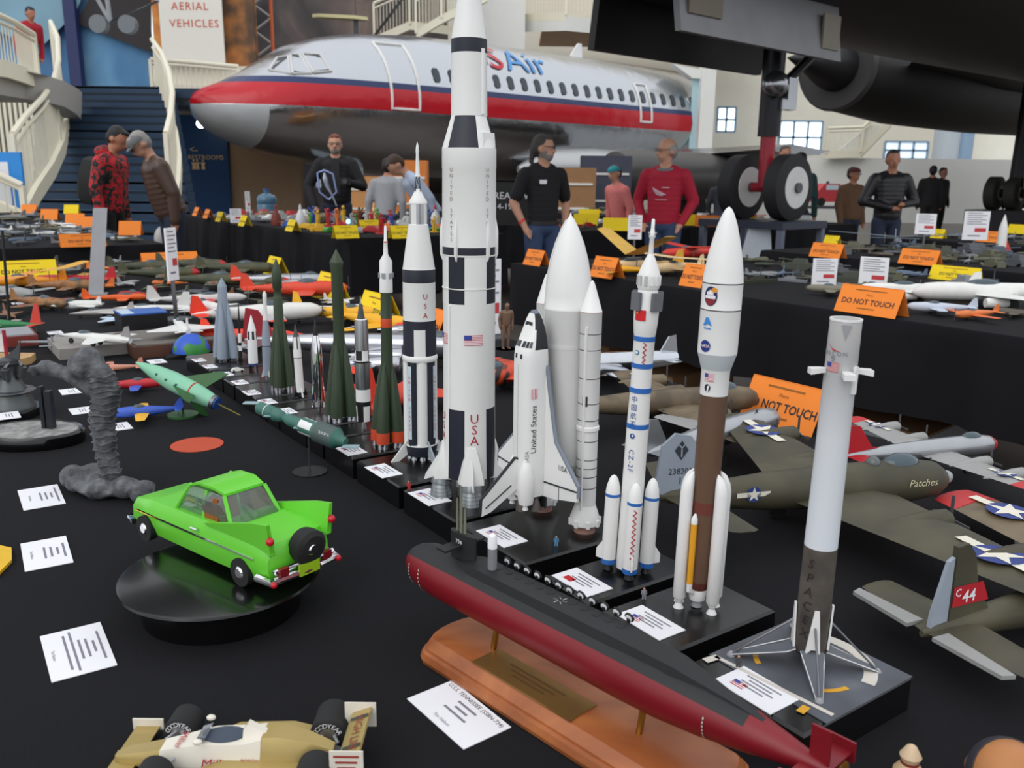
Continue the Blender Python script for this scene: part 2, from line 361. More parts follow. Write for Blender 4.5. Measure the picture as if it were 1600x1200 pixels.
S('wall_low_white.001',MB().box((atY(1160,270,33).x,33,1.2),(3.6,.3,2.2)),HWHITE)
mb=MB(); 
a=[atY(1298,245,29.6),atY(1340,245,29.6),atY(1385,196,29.6),atY(1360,196,29.6)]
S('stair_flank',MB().add(a+[v+Vector((0,.2,0)) for v in a],[(0,1,2,3),(7,6,5,4),(0,4,5,1),(1,5,6,2),(2,6,7,3),(3,7,4,0)]),HWHITE)
balustrade('stair_railing',[atY(1290,240,29.5),atY(1345,238,29.5),atY(1392,190,29.5)],.8,'pale stair railing behind the man in the dark jacket',1)
S('pillar_4',MB().lathe([(.5,0),(.5,7)],20,c=(atY(1472,300,33).x,33)),M((196,206,214),.4)); S('pillar_5',MB().lathe([(.24,0),(.24,7)],16,c=(atY(1492,300,33).x,32.6)),M((150,178,206),.4))
S('wall_beam',MB().box((14,31,6.9),(22,.6,.7)),CREAM)
# ================================================================ tables
CLOTH=M((20,20,24),.95,var=.12,scale=6,bump=.25,bscale=900,name='black_cloth',spec=.25)
def cloth(name,label,a0,a1,b0,b1,zb,group=None,dz=0,seed=1,skirts=(1,1,1,1)):
    rnd=random.Random(seed); mb=MB(); z=ZT+dz
    # outline points going round
    pts=[]
    def edge(p,q,n,nrm):
        for i in range(n):
            k=i/n; pts.append((p[0]+(q[0]-p[0])*k,p[1]+(q[1]-p[1])*k,nrm))
    la=int((a1-a0)/.07)+2; lb=int((b1-b0)/.07)+2
    edge((a0,b0),(a0,b1),lb,(-1,0)); edge((a0,b1),(a1,b1),la,(0,1)); edge((a1,b1),(a1,b0),lb,(1,0)); edge((a1,b0),(a0,b0),la,(0,-1))
    N=len(pts); ph=[rnd.uniform(0,6) for _ in range(4)]
    rows=[]
    skip={(-1,0):skirts[0],(0,1):skirts[1],(1,0):skirts[2],(0,-1):skirts[3]}
    for lev,(dd,zz) in enumerate(((0,z),(.006,z-.006),(.012,z-.05),(.02,(z*2+zb)/3),(.03,(z+2*zb)/3),(.036,zb))):
        row=[]
        for i,(a,b,nr) in enumerate(pts):
            s=a*nr[1]+b*nr[0]; wv=0 if lev<2 else (lev-1)*.006*(math.sin(s*9+ph[0])+.7*math.sin(s*17+ph[1])+.5*math.sin(s*31+ph[2]))
            d=dd+wv
            if not skip[nr]: row.append(AB(a,b,z-.0002*lev)); continue
            row.append(AB(a+nr[0]*d,b+nr[1]*d,zz))
        rows.append(row)
    vs=[p for r in rows for p in r]; fs=[]
    for k in range(5):
        for i in range(N):
            j=(i+1)%N; fs.append((k*N+j,k*N+i,(k+1)*N+i,(k+1)*N+j))
    fs.append(tuple(range(N-1,-1,-1)))
    mb.add(vs,fs)
    return tag(O(name,mb,CLOTH,sharp=60),label,'tablecloth',group)
TW=M((150,146,138),.5); TL=M((60,60,62),.4,.8)
def table(a0,a1,b0,b1,label):
    t=T('folding_table',label,'table',AB((a0+a1)/2,(b0+b1)/2,0),AZ)
    def tf(p): return Vector((p.x,p.y,p.z))
    la=a1-a0; lb=b1-b0
    O('tabletop',MB().box((0,0,ZT-.025),(lb-.02,la-.02,.035)),TW,t)
    for sx_ in (-1,1):
        for sy_ in (-1,1): O('leg',MB().tube([(sx_*(lb/2-.12),sy_*(la/2-.25),0),(sx_*(lb/2-.12),sy_*(la/2-.25),ZT-.04)],.014,8),TL,t)
rows=[('main',-.25,5.27,-.12,1.47,.38,'the near table that carries the rockets'),
      ('left',6.46,12.6,-.2,1.53,.35,'the table before the stairs'),
      ('right',-1.2,4.12,2.87,4.4,.47,'the table across the aisle on the right'),
      ('mid',6.46,11.2,2.93,4.42,.34,'the table in front of the bearded photographer'),
      ('r3',-1.0,4.1,5.02,6.5,.35,'the second table row on the right'),
      ('r3b',6.5,11.5,5.3,6.8,.35,'the table behind the man in the black shirt'),
      ('r4',-1.0,4.6,7.3,8.8,.35,'the third table row on the right'),
      ('r4b',6.3,11.0,8.0,9.4,.35,'the table behind the man in the red sweatshirt')]
for i,(nm,a0,a1,b0,b1,zb,lab) in enumerate(rows):
    table(a0,a1,b0,b1,'folding table under the black cloth of '+lab.replace('the table','the one').replace(' that carries',' with'))
    if nm=='main':
        cloth('tablecloth','black cloth covering the far length of '+lab,.72,a1,b0,b1,zb,seed=i,skirts=(0,1,1,1))
        cloth('tablecloth','black cloth overlapping the near end of '+lab,a0,.72,b0-.004,b1+.004,zb-.02,dz=.0015,seed=i+20,skirts=(1,1,0,1))
    else: cloth('tablecloth','black cloth draped over '+lab,a0,a1,b0,b1,zb,seed=i)
# cartons under the right table
CARD=M((150,112,78),.85,var=.08,scale=8)
for px,py,w_,d_,h_,lab in ((955,560,.5,.4,.42,'brown carton under the right table beside the big shuttle'),(1022,590,.55,.4,.3,'brown carton under the right table behind the blue-ringed rocket'),(1560,640,.6,.4,.34,'grey carton under the right table at the frame edge')):
    p=at(px,py,.25); p=AB(p.dot(AX),3.35,0)
    t=T('carton',lab,'box',p,AZ+R(8)); 
    O('body',MB().box((0,0,h_/2),(w_,d_,h_)),CARD if 'grey' not in lab else GREY,t); O('flap',MB().box((0,-d_*.25,h_+.004),(w_,d_*.49,.006)).box((0,d_*.25,h_+.004),(w_,d_*.49,.006)),CARD,t)
# ================================================================ ROCKETS ON PLINTHS
PLM=M((13,13,14),.3,var=.1,name='black_lacquer',coat=.15)
def plinth(a0,a1,b0,b1,label,h=ZP-ZT,z=ZT):
    c=AB((a0+a1)/2,(b0+b1)/2,z); lb,la=b1-b0,a1-a0; e=.0025
    rings=[]
    for dx,zz in ((0,0),(0,h-e),(e,h)):
        x,y=lb/2-dx,la/2-dx; rings.append([(-x,-y,zz),(x,-y,zz),(x,y,zz),(-x,y,zz)])
    return tag(O('display_plinth',MB().loft(rings),PLM,None,c,(0,0,AZ),sharp=20),label,'plinth','black display plinths')
class Rk:
    def __init__(s,name,label,bx,by,top=None,z=ZP,cat='model rocket',face=True,pos=None):
        p=at(bx,by,z) if pos is None else Vector(pos); s.p=p; s.x,s.y,s.z0=p
        s.rz=-math.atan2(p.x,p.y); s.t=T(name,label,cat,p,s.rz)
        if top:
            zt=zat(p.x,p.y,top[1]); q=Vector((p.x,p.y,zt)); d=depth(q)
            u=p.y*sP+(zt-ZC)*cP; a,b=p.x/d,u/d; px=800+F*(a*cR+b*sR)
            s.t.rotation_euler=(0,(top[0]-px)*d/F/(zt-p.z),s.rz)
    def z(s,py): return zat(s.x,s.y,py)-s.z0
    def px(s,py): return depth((s.x,s.y,zat(s.x,s.y,py)))/F
    def P(s,*yh): return [(max(h*s.px(y),1e-4),s.z(y)) for y,h in yh]
    def lathe(s,name,yh,mats,ms=0,n=28,c=(0,0),parent=None,a0=-PI/2,sharp=38):
        prof=s.P(*yh)
        if prof[0][1]>prof[-1][1]: prof=prof[::-1]; ms=ms[::-1] if isinstance(ms,list) else ms
        return O(name,MB().lathe(prof,n,ms,c=c,a0=a0),mats,parent or s.t,sharp=sharp)
    def r(s,y,h): return h*s.px(y)
    def fin(s,name,poly,th,t,mat,parent=None,c=(0,0)):
        # poly (radial m, z m); th viewer's right
        mb=MB(); sn,cs=math.sin(th),math.cos(th)
        mb.prism(poly,t,0,lambda p:Vector((c[0]+p.x*sn+p.z*cs,c[1]-p.x*cs+p.z*sn,p.y)))
        return O(name,mb,mat,parent or s.t)
def stacked(mb,f0,s,size,pitch,m=0):
    for i,ch in enumerate(s):
        if ch!=' ': text(mb,ch,size,f0(-i*pitch),m)
def decal(rk,name,fn,mats,parent=None):
    mb=MB(); fn(mb); return O(name,mb,mats,parent or rk.t)
def thdeg(i,n,a0=-90): # viewer angle (deg) of lathe segment centre with a0=-90deg
    d=(i+.5)*360/n
    return (d+180)%360-180
B0,B1=.546,.698
PL=[(.367,.496,'topmost'),]
for a0,a1,b1,lab in ((.367,.496,.698,'black plinth under the grey and white landed booster'),(.517,.616,.698,'black plinth under the brown and white rocket'),(.634,.713,.70,'black plinth under the blue-ringed white rocket'),
  (.750,.893,.72,'large black plinth under the space shuttle stack'),(.905,1.045,.715,'black plinth under the tallest white and black rocket'),(1.06,1.20,.71,'black plinth under the second tallest rocket with black band'),
  (1.215,1.325,.70,'black plinth under the green rocket with orange band'),(1.335,1.40,.70,'narrow black plinth under the silver rocket with black squares'),(1.41,1.535,.70,'black plinth under the plain green pointed rocket'),
  (1.545,1.605,.69,'narrow black plinth under the chrome rocket'),(1.615,1.66,.69,'narrow black plinth under the slim white rocket with black tip'),(1.67,1.80,.69,'black plinth under the shorter green rocket with bullet nose'),
  (1.81,1.88,.68,'narrow black plinth under the white bottle-shaped rocket'),(1.89,1.965,.68,'narrow black plinth under the stubby white rocket with checks'),(1.98,2.18,.68,'black plinth under the pale grey flared rocket')):
    plinth(a0,a1,B0,b1,lab)
# ---- paper cards on plinths
def card(px,py,w,d,label,lines,z,flag=None,group=None,rz=AZ,title=None,tsize=.006,parent=None,pos=None,accent=None):
    p=at(px,py,z) if pos is None else Vector(pos)
    t=T('name_card',label,'card',p,rz,group)
    O('paper',MB().box((0,0,.0006),(w,d,.0008)),PAPER,t)
    tot=sum((tsize*(1.15 if q==0 else .9)*1.35 if isinstance(l_,str) else tsize*1.2) for q,l_ in enumerate(lines)); tsize*=min(1,d*.86/tot)
    mb=MB(); y=min(d*.38,tot*.5); n=0
    fl=lambda x,Y:(x,Y,.0012)
    for ln in lines:
        if isinstance(ln,str):
            sz=tsize*(1.15 if n==0 else .9); text(mb,ln,sz,lambda x,Y,y=y:(x,Y+y,.0012),1 if n==0 else 0); y-=sz*1.35
        else:
            gridquad(mb,fl,-ln*w/2,ln*w/2,y-tsize*.22,y+tsize*.22,0,1,1); y-=tsize*1.2
        n+=1
    O('print',mb,[INKL,INK if not accent else accent],t)
    if flag:
        mb=MB(); W,H=.014,.009; g=lambda x,Y:(x-w*.22,Y-d*.18,.0012)
        if flag=='us':
            for i in range(7): gridquad(mb,g,-W/2,W/2,-H/2+H*i/7,-H/2+H*(i+1)/7,1 if i%2==0 else 0,1,1)
            gridquad(mb,lambda x,Y:(x-w*.22,Y-d*.18,.0014),-W/2,0,0,H/2,2,1,1)
        elif flag=='cn': gridquad(mb,g,-W/2,W/2,-H/2,H/2,1,1,1)
        else:
            gridquad(mb,g,-W/2,W/2,-H/2,-H/6,1,1,1); gridquad(mb,g,-W/2,W/2,-H/6,H/6,2,1,1); gridquad(mb,g,-W/2,W/2,H/6,H/2,0,1,1)
        O('flag_print',mb,[PAPER,RED,FBLUE],t)
    return t
for px,py,w,d,fl,lab in ((1182,1078,.062,.04,'us','white card on the plinth of the landed booster'),(1016,973,.062,.036,'us','white card on the plinth of the brown and white rocket'),(909,910,.062,.036,'cn','white card with red flag on the plinth of the blue-ringed rocket'),
   (784,838,.062,.036,'us','white card in front of the space shuttle tail'),(671,777,.06,.036,'us','white card on the plinth of the tallest rocket'),(599,736,.06,.034,'us','white card on the plinth of the rocket with grey fin'),
   (549,704,.05,.034,'ru','white card on the plinth of the orange-banded green rocket'),(447,643,.045,.03,None,'white card by the docked green spacecraft'),(418,628,.042,.028,'us','white card by the tail of the pale green rocket toy'),(393,614,.042,.028,'ru','white card on the plinth of the bullet-nosed green rocket'),
   (375,598,.042,.028,'us','white card left of the tiny white car on a plinth'),(353,585,.04,.026,'ru','white card between two small plinths in the row'),(328,573,.04,.026,'ru','white card below the blue and green globe dome'),(311,563,.04,.026,'us','white card on the farthest black plinth')):
    card(px,py,w,d,lab,[.6,.4,.55,.35],ZP+.0002,fl,'cards on the rocket plinths',AZ-PI/2,tsize=.0042)
# ================================================================ 1. landed booster
k=Rk('booster_model','tall grey and white rocket booster standing on four splayed legs',1262,1036,(1322,497))
GW=Mramp('booster_paint','Z',[(0,(216,222,228)),(.5,(210,214,218)),(.85,(168,168,168)),(1,(176,174,172))],.42,rng=(k.z(852),k.z(500)))
SOOT=Mnoise('sooty_paint',[(.3,(58,54,50)),(.55,(84,78,72)),(.75,(104,98,92))],28,.45,detail=4)
k.lathe('body',[(497,23.2),(499,24),(570,24.2),(852,25)],[GW],sharp=50)
O('rim',MB().lathe([(k.r(497,21.5),k.z(505)),(k.r(497,21.5),k.z(496.8)),(k.r(497,24.6),k.z(496.8)),(k.r(497,24.6),k.z(500))],28,0,cap=False),WHITE,k.t)
O('inside',MB().lathe([(k.r(497,21),k.z(506)),(k.r(497,21),k.z(505))],28),GREY,k.t)
k.lathe('sooty_section',[(851.5,25.1),(960,25.2),(1012,25.4)],[SOOT])
k.lathe('engine_bay',[(1012,25),(1016,22),(1022,14)],[BLACK])
rB=k.r(960,25.3); zb=k.z(1012)
feet=[(1280,1096),(1142,1024),(1371,1049),(1240,978)]
inv=(k.t.matrix_basis.copy() if False else Matrix.Translation(k.p)@Matrix.Rotation(k.rz,4,'Z')).inverted()
LEGI=M((92,96,104),.4); 
for i,(fx,fy) in enumerate(feet):
    q=inv@at(fx,fy,ZP+.001); th=math.atan2(q.x,-q.y); fr=math.hypot(q.x,q.y)
    lg=O('landing_leg',MB().loft([[Vector((r*math.sin(th)+wd*math.cos(th)*e,-r*math.cos(th)+wd*math.sin(th)*e,z+dz)) for e,dz in ((-1,0),(1,0),(1,.0022),(-1,.0022))] for r,z,wd in ((rB*.95,zb+.002,.010),(rB*1.5,zb-.003,.0095),(fr,.0015,.0028))]),[LEGI],k.t)
    O('leg_edge',MB().tube([(rB*.95*math.sin(th)+.010*math.cos(th),-rB*.95*math.cos(th)+.010*math.sin(th),zb+.003),(rB*1.5*math.sin(th)+.0095*math.cos(th),-rB*1.5*math.cos(th)+.0095*math.sin(th),zb-.001),(fr*math.sin(th)+.0028*math.cos(th),-fr*math.cos(th)+.0028*math.sin(th),.003)],.00045,5).tube([(rB*.95*math.sin(th)-.010*math.cos(th),-rB*.95*math.cos(th)-.010*math.sin(th),zb+.003),(fr*math.sin(th)-.0028*math.cos(th),-fr*math.cos(th)-.0028*math.sin(th),.003)],.00045,5),WHITE,lg)
    O('leg_strut',MB().tube([(rB*math.sin(th),-rB*math.cos(th),k.z(966)),(fr*.97*math.sin(th),-fr*.97*math.cos(th),.004)],.0011,6),STEEL,k.t)
    O('foot_pad',MB().lathe([(.004,0),(.004,.0015),(.002,.004)],10,c=(fr*math.sin(th),-fr*math.cos(th))),GREY,k.t)
    # A-shaped fairing on the body
    def fA(x,y,th=th): a=th+x/(rB+.0008); return ((rB+.0008)*math.sin(a),-(rB+.0008)*math.cos(a),y)
    z0,z1=zb+.001,k.z(942); W=.0068
    mb=MB(); pts=[(-W,z0),(-W*.25,z0+.006),(W*.25,z0+.006),(W,z0),(W*.62,z0+(z1-z0)*.55),(W*.3,z1),(-W*.3,z1),(-W*.62,z0+(z1-z0)*.55)]
    mb.add([fA(*p) for p in pts]+[tuple(Vector(fA(*p))*1.0+Vector((.0016*math.sin(th),-.0016*math.cos(th),0))) for p in pts],[tuple(range(8,16))]+[(j,(j+1)%8,8+(j+1)%8,8+j) for j in range(8)])
    O('leg_fairing',mb,WHITE,k.t)
for th in (-70,18,105,195):
    a=R(th); rr=k.r(578,24.2); z=k.z(578)
    def tf(p,a=a): return Vector((p.x*math.cos(a)-(-p.y)*-math.sin(a)*-1,0,0))
    mb=MB(); sn,cs=math.sin(a),math.cos(a); L=.013
    mp=lambda r,t,zz:Vector((r*sn+t*cs,-r*cs+t*sn,zz))
    vs=[mp(rr+r_,t_,z+zz) for r_,t_,zz in ((0,-.003,-.002),(0,.003,-.002),(0,.003,.002),(0,-.003,.002),(.004,-.004,-.002),(.004,.004,-.002),(.004,.004,.002),(.004,-.004,.002),(L,-.005,-.0035),(L,.005,-.0035),(L,.005,.0015),(L,-.005,.0015))]
    mb.add(vs,[(0,1,5,4),(1,2,6,5),(2,3,7,6),(3,0,4,7),(4,5,9,8),(5,6,10,9),(6,7,11,10),(7,4,8,11),(8,9,10,11)])
    O('grid_fin',mb,WHITE,k.t)
a=R(58); rr=k.r(590,24); O('raceway',MB().box((rr*math.sin(a)*1.03,-rr*math.cos(a)*1.03,(k.z(568)+k.z(610))/2),(.004,.004,k.z(568)-k.z(610)),rz=a),WHITE,k.t)
O('notch',MB().prism([(-.004,.0),(.004,0),(0,-.013)],.003,0,lambda p:Vector((p.x+.001,-k.r(510,24.2)-p.z*.3,k.z(504)+p.y))),GREY,k.t)
decal(k,'lettering',lambda mb:(text(mb,'FALCON',.0052,cylmap(k.r(548,24.3),-.55,k.z(549),0,.0006),0,sp=1.25),text(mb,'9',.008,cylmap(k.r(548,24.3),-.55,k.z(558),0,.0006))),INKL)
decal(k,'bird_mark',lambda mb:[mb.add([cylmap(k.r(548,24.3),-.62,k.z(541),0,.0006)(x,y) for x,y in ((-.007,.004),(-.001,0),(.007,-.003),(.0,-.002))],[(3,2,1,0)])],M((190,60,60),.6))
decal(k,'flag_print',lambda mb:usflag(mb,cylmap(k.r(570,24.2),-.52,k.z(570),0,.0006),.0105,.008),[M((200,190,190),.6),FRED,FBLUE])
decal(k,'side_lettering',lambda mb:stacked(mb,lambda dy:cylmap(rB,-.42,k.z(874)+dy,R(-12),.0006),'SPACEX',.012,.0135),M((34,30,28),.6))
# landing pad print on its plinth
c=k.p; t=T('landing_pad_sheet','grey landing pad print with white ring and yellow marks under the booster','pad',AB(.43,.624,ZP),AZ)
O('sheet',MB().box((.012,.0,.0006),(.124,.128,.0008)),Mnoise('pad_concrete',[(.3,(58,60,64)),(.6,(86,90,98)),(.8,(120,126,136))],14,.6),t)
loc=Matrix.Rotation(-AZ,3,'Z')@(c-AB(.43,.624,ZP)); mb=MB()
def ringarc(mb,cx,cy,r0,r1,a0,a1,m,z,n=16,clip=None):
    vs=[];fs=[]
    for i in range(n+1):
        a=a0+(a1-a0)*i/n
        vs+= [(cx+r0*math.cos(a),cy+r0*math.sin(a),z),(cx+r1*math.cos(a),cy+r1*math.sin(a),z)]
    fs=[(2*i,2*i+1,2*i+3,2*i+2) for i in range(n)]
    mb.add(vs,fs,m)
ringarc(mb,loc.x,loc.y,.048,.060,R(-75),R(40),0,.0013); ringarc(mb,loc.x,loc.y,.044,.049,R(232),R(262),1,.0013); ringarc(mb,loc.x,loc.y,.044,.049,R(118),R(150),1,.0013)
for (x0,y0),(x1,y1),w,m in (((-.048,.058),(-.036,-.060),.0045,0),((-.046,.056),(-.062,.058),.008,0),((-.056,-.042),(-.044,-.040),.007,1)):
    d=Vector((x1-x0,y1-y0,0)).normalized(); n_=Vector((-d.y,d.x,0))*w/2
    mb.add([Vector((x0,y0,.0013))-n_,Vector((x1,y1,.0013))-n_,Vector((x1,y1,.0013))+n_,Vector((x0,y0,.0013))+n_],[(0,1,2,3)],m)
O('markings',mb,[M((206,200,190),.7),M((214,158,40),.7)],t)
# tiny figures for scale on plinths
def tinyfig(px,py,col,label,z=ZP,s=.0125):
    t=T('scale_figure',label,'figurine',at(px,py,z))
    O('body',MB().tube([(-.0012,0,0),(-.0009,0,s*.48),(0,0,s*.55),(0,0,s*.82)],[.0009,.0012,.0018,.0016],6).tube([(.0014,0,0),(.001,0,s*.5)],[.0009,.0012],6).tube([(-.0022,0,s*.8),(-.0028,0,s*.45)],.0006,5).tube([(.0022,0,s*.8),(.0028,0,s*.45)],.0006,5),col,t)
    O('head',MB().ball((0,0,s*.93),.0013,8),M((190,140,110),.6),t)
tinyfig(1153,1044,DGREY,'tiny grey scale figure on the landed booster plinth'); tinyfig(1006,936,M((150,150,160),.6),'tiny grey scale figure on the brown rocket plinth'); tinyfig(869,853,M((90,150,190),.6),'tiny blue scale figure on the shuttle plinth'); tinyfig(639,765,M((200,60,60),.6),'tiny red scale figure on the tallest rocket plinth')
# ================================================================ 2. brown and white rocket
k=Rk('heavy_rocket_model','white-nosed rocket with dark brown core and white strap-on boosters',1088,947,(1139,323))
BRN=M((98,72,55),.5,var=.08); DRB=M((96,44,34),.5); LGREY=M((196,204,208),.45)
k.lathe('fairing',[(550,30.5),(484,31),(483,31.3),(481,31.3),(480,31),(443,31.2),(442,31.4),(440,31.4),(439,31.2),(425,30),(400,26.5),(375,21.3),(350,15),(335,9.5),(327,5.5),(323,1.2)],[WHITE,DGREY],[0,0,1,0,0,0,1,0,0,0,0,0,0,0,0],32,sharp=60)
k.lathe('interstage',[(550,30.5),(575,23),(577,22),(615,21.6)],[LGREY,WHITE],[0,1,1],32)
k.lathe('core',[(614.5,21.4),(780,20),(799,19.9),(899,19),(904,19)],[BRN,M((104,52,40),.5)],[0,1,0,0],32)
k.lathe('base_dome',[(904,18.5),(912,17),(920,13)],[DRB]); k.lathe('engine_section',[(918,14),(921,15),(935,12)],[WHITE]); k.lathe('nozzle',[(935,5),(946,8.5)],[GREY])
rc=k.r(800,19.9)
for i,th in enumerate((-68,52,108,-112)):
    rb=k.r(850,10); d=rc+rb*1.02; c=(d*math.sin(R(th)),-d*math.cos(R(th)))
    z1=k.z(766); z0=k.z(935); mb=MB()
    rings=[]
    for r,z,off in ((.6,z0,0),(1,z0+.004,0),(1,z1,0),(.9,z1+.008,-.15),(.6,z1+.016,-.45),(.12,z1+.0205,-.85)):
        cc=((d+off*rb)*math.sin(R(th)),-(d+off*rb)*math.cos(R(th))); rings.append([(cc[0]+r*rb*math.cos(2*PI*j/16),cc[1]+r*rb*math.sin(2*PI*j/16),z) for j in range(16)])
    mb.loft(rings); bo=O('booster',mb,WHITE,k.t)
    O('booster_nozzle',MB().lathe([(rb*.85,.0),(rb*.45,z0*.62),(rb*.65,z0)],14,c=c),WHITE,bo)
th=R(-33); rr=rc+.003; O('feed_line',MB().tube([(rr*math.sin(th),-rr*math.cos(th),k.z(904)),(rr*math.sin(th),-rr*math.cos(th),k.z(810))],.0032,8),M((226,160,30),.5),k.t)
O('feed_line_tip',MB().tube([(rr*math.sin(th),-rr*math.cos(th),k.z(812)),(rr*math.sin(th),-rr*math.cos(th),k.z(804)),(rr*.93*math.sin(th),-rr*.93*math.cos(th),k.z(797))],[.0034,.0032,.001],8),WHITE,k.t)
O('feed_hose',MB().tube([(rr*math.sin(th),-rr*math.cos(th),k.z(904)),(rr*math.sin(th),-rr*math.cos(th),k.z(915)),(rr*.5*math.sin(th),-rr*.5*math.cos(th),k.z(922))],.003,8),WHITE,k.t)
def patch(mb):
    r=k.r(460,31); f=cylmap(r,-.57,k.z(460),0,.0006); f2=cylmap(r,-.57,k.z(460),0,.0009)
    R0=.0083; disc2(mb,f,0,0,R0*.85,0,16,R0*1.12); disc2(mb,f2,0,-.0005,R0*.72,1,12,R0*.98,(PI*1.08,PI*1.92)); disc2(mb,f2,.004,.006,R0*.35,2,10,R0*.3)
    gridquad(mb,cylmap(r,-.57,k.z(460),0,.0012),-.0040,.0034,.0016,.0040,3); gridquad(mb,cylmap(r,-.57,k.z(460),0,.0012),-.0056,.0056,-.0022,.0006,3)
decal(k,'mission_patch',patch,[M((38,38,96),.6),M((130,24,40),.6),M((226,150,40),.6),PAPER])
def blueA(mb):
    f=cylmap(k.r(502,31),-.62,k.z(501),0,.0006)
    mb.add([f(x,y) for x,y in ((-.005,-.003),(-.002,-.003),(.001,.005),(-.002,.005))],[(0,1,2,3)]); mb.add([f(x,y) for x,y in ((.001,.005),(.0035,.0),(.005,-.003),(-.001,-.001))],[(3,2,1,0)]); gridquad(mb,f,-.004,.004,-.006,-.0048,0,3,1)
decal(k,'blue_mark',blueA,M((60,140,214),.6))
def meatball(mb,r,th,z,R0):
    disc2(mb,cylmap(r,th,z,0,.0006),0,0,R0,0,20); text(mb,'NASA',R0*.75,cylmap(r,th,z,0,.001),1,sp=.95)
    mb.add([cylmap(r,th,z,0,.0013)(x*R0,y*R0) for x,y in ((-1,-.15),(.2,-.2),(1.25,.95),(.25,-.1))],[(0,1,2,3)],2)
decal(k,'round_agency_emblem',lambda mb:meatball(mb,k.r(537,30.6),-.66,k.z(537),.0058),[M((32,50,130),.6),PAPER,M((200,40,50),.6)])
decal(k,'flag_print',lambda mb:usflag(mb,cylmap(k.r(588,21.7),-.42,k.z(586),0,.0006),.0095,.008),[PAPER,FRED,FBLUE])
decal(k,'black_mark',lambda mb:(disc2(mb,cylmap(k.r(602,21.7),-.5,k.z(602),0,.0006),0,0,.0032,0,14,.0038),mb.add([cylmap(k.r(602,21.7),-.5,k.z(602),0,.001)(x,y) for x,y in ((-.0005,-.004),(.001,-.004),(.0022,.0028),(.0004,.002))],[(0,1,2,3)],1)),[INK,PAPER])
# ================================================================ 3. blue-ringed rocket
k=Rk('crewed_rocket_model','slim white rocket with blue rings and four boosters',979,892,(1021,341))
k.lathe('escape_tower',[(398,4.2),(372,3.6),(370,5),(366,5.5),(362,3.8),(357,3),(343,2.6),(341,1)],[WHITE],0,14)
for a in (45,135,225,315): k.fin('vane',[(0,k.z(366)),(k.r(366,9),k.z(362)),(k.r(366,9),k.z(364)),(0,k.z(372))],R(a),.0008,GREY)
k.lathe('crew_fairing',[(483,19.5),(458,16.6),(452,15.2),(448,17.2),(428,17.4),(426,16.6),(415,13),(403,7.5),(396,4)],[WHITE],0,28,sharp=30)
for a in range(-75,360,30):
    th=R(a); rr=k.r(440,17.4); O('fairing_rib',MB().box((rr*math.sin(th),-rr*math.cos(th),k.z(437)),(.003,.0022,k.z(430)-k.z(445)),rz=th),WHITE,k.t)
for a in (-52,42,132,222):
    th=R(a); rr=k.r(468,19.5)
    mb=MB(); mb.box((0,0,0),(.0135,.0034,k.z(455)-k.z(483)),tf=lambda p:Vector((p.x*math.cos(th)-(p.y-rr-.002)*-math.sin(th)*-1,0,0)) if False else Vector((p.x*math.cos(th)+(rr+.0015-p.y)*math.sin(th),p.x*math.sin(th)-(rr+.0015-p.y)*math.cos(th),p.z+k.z(469)))); O('fin_panel',mb,M((104,106,112),.5),k.t)
k.lathe('upper_stage',[(482,19.6),(500,19),(520,17.3),(522,16.6),(569,16),(607,16),(663,17),(885,17.5)],[WHITE],0,28)
for y in (527,569,607,663):
    rr=k.r(y,16.9 if y<600 else 17.3); O('blue_ring',MB().lathe([(rr,k.z(y+4)),(rr,k.z(y-3.5))],28),BLUE,k.t)
decal(k,'red_flag',lambda mb:(gridquad(mb,cylmap(k.r(490,19.7),-.48,k.z(490),0,.0007),-.0062,.0062,-.0056,.0056,0),star(mb,cylmap(k.r(490,19.7),-.48,k.z(490),0,.001),-.0035,.0026,.0018,1)),[M((206,16,30),.6),YELLOW])
decal(k,'characters',lambda mb:stacked(mb,lambda dy:cylmap(k.r(640,16.7),-.5,k.z(621)+dy,0,.0007),'中国航天',.0078,.0092),M((40,74,140),.6))
decal(k,'side_lettering',lambda mb:text(mb,'CZ-2F',.0082,cylmap(k.r(720,17.2),-.42,k.z(715),-PI/2,.0007),0,sp=1.25),M((40,74,140),.6))
decal(k,'blue_mark',lambda mb:(disc2(mb,cylmap(k.r(677,17.2),-.42,k.z(677),0,.0007),0,0,.003,0,14),disc2(mb,cylmap(k.r(677,17.2),-.42,k.z(677),0,.001),.0005,.0005,.0013,1,8)),[M((40,74,140),.6),PAPER])
decal(k,'round_mark',lambda mb:(disc2(mb,cylmap(k.r(548,16.4),-.62,k.z(548),0,.0007),0,0,.0026,0,14),disc2(mb,cylmap(k.r(548,16.4),-.62,k.z(548),0,.001),0,0,.0016,1,10)),[M((60,130,160),.6),PAPER])
def wavy(r,th,z0,z1,n,tk=.0011,amp=.0016,taper=None):
    def fn(mb):
        for i in range(n):
            za=z0+(z1-z0)*i/n; zb_=z0+(z1-z0)*(i+1)/n; s=amp*(1 if i%2 else -1)
            f=cylmap(r,th,0,0,.0007); mb.add([f(-s-tk/2,za),f(-s+tk,za),f(s+tk,zb_),f(s-tk/2,zb_)],[(0,1,2,3)])
    return fn
decal(k,'red_script',wavy(k.r(548,16.3),.06,k.z(566),k.z(532),9),M((170,50,60),.6))
zb=k.z(886)
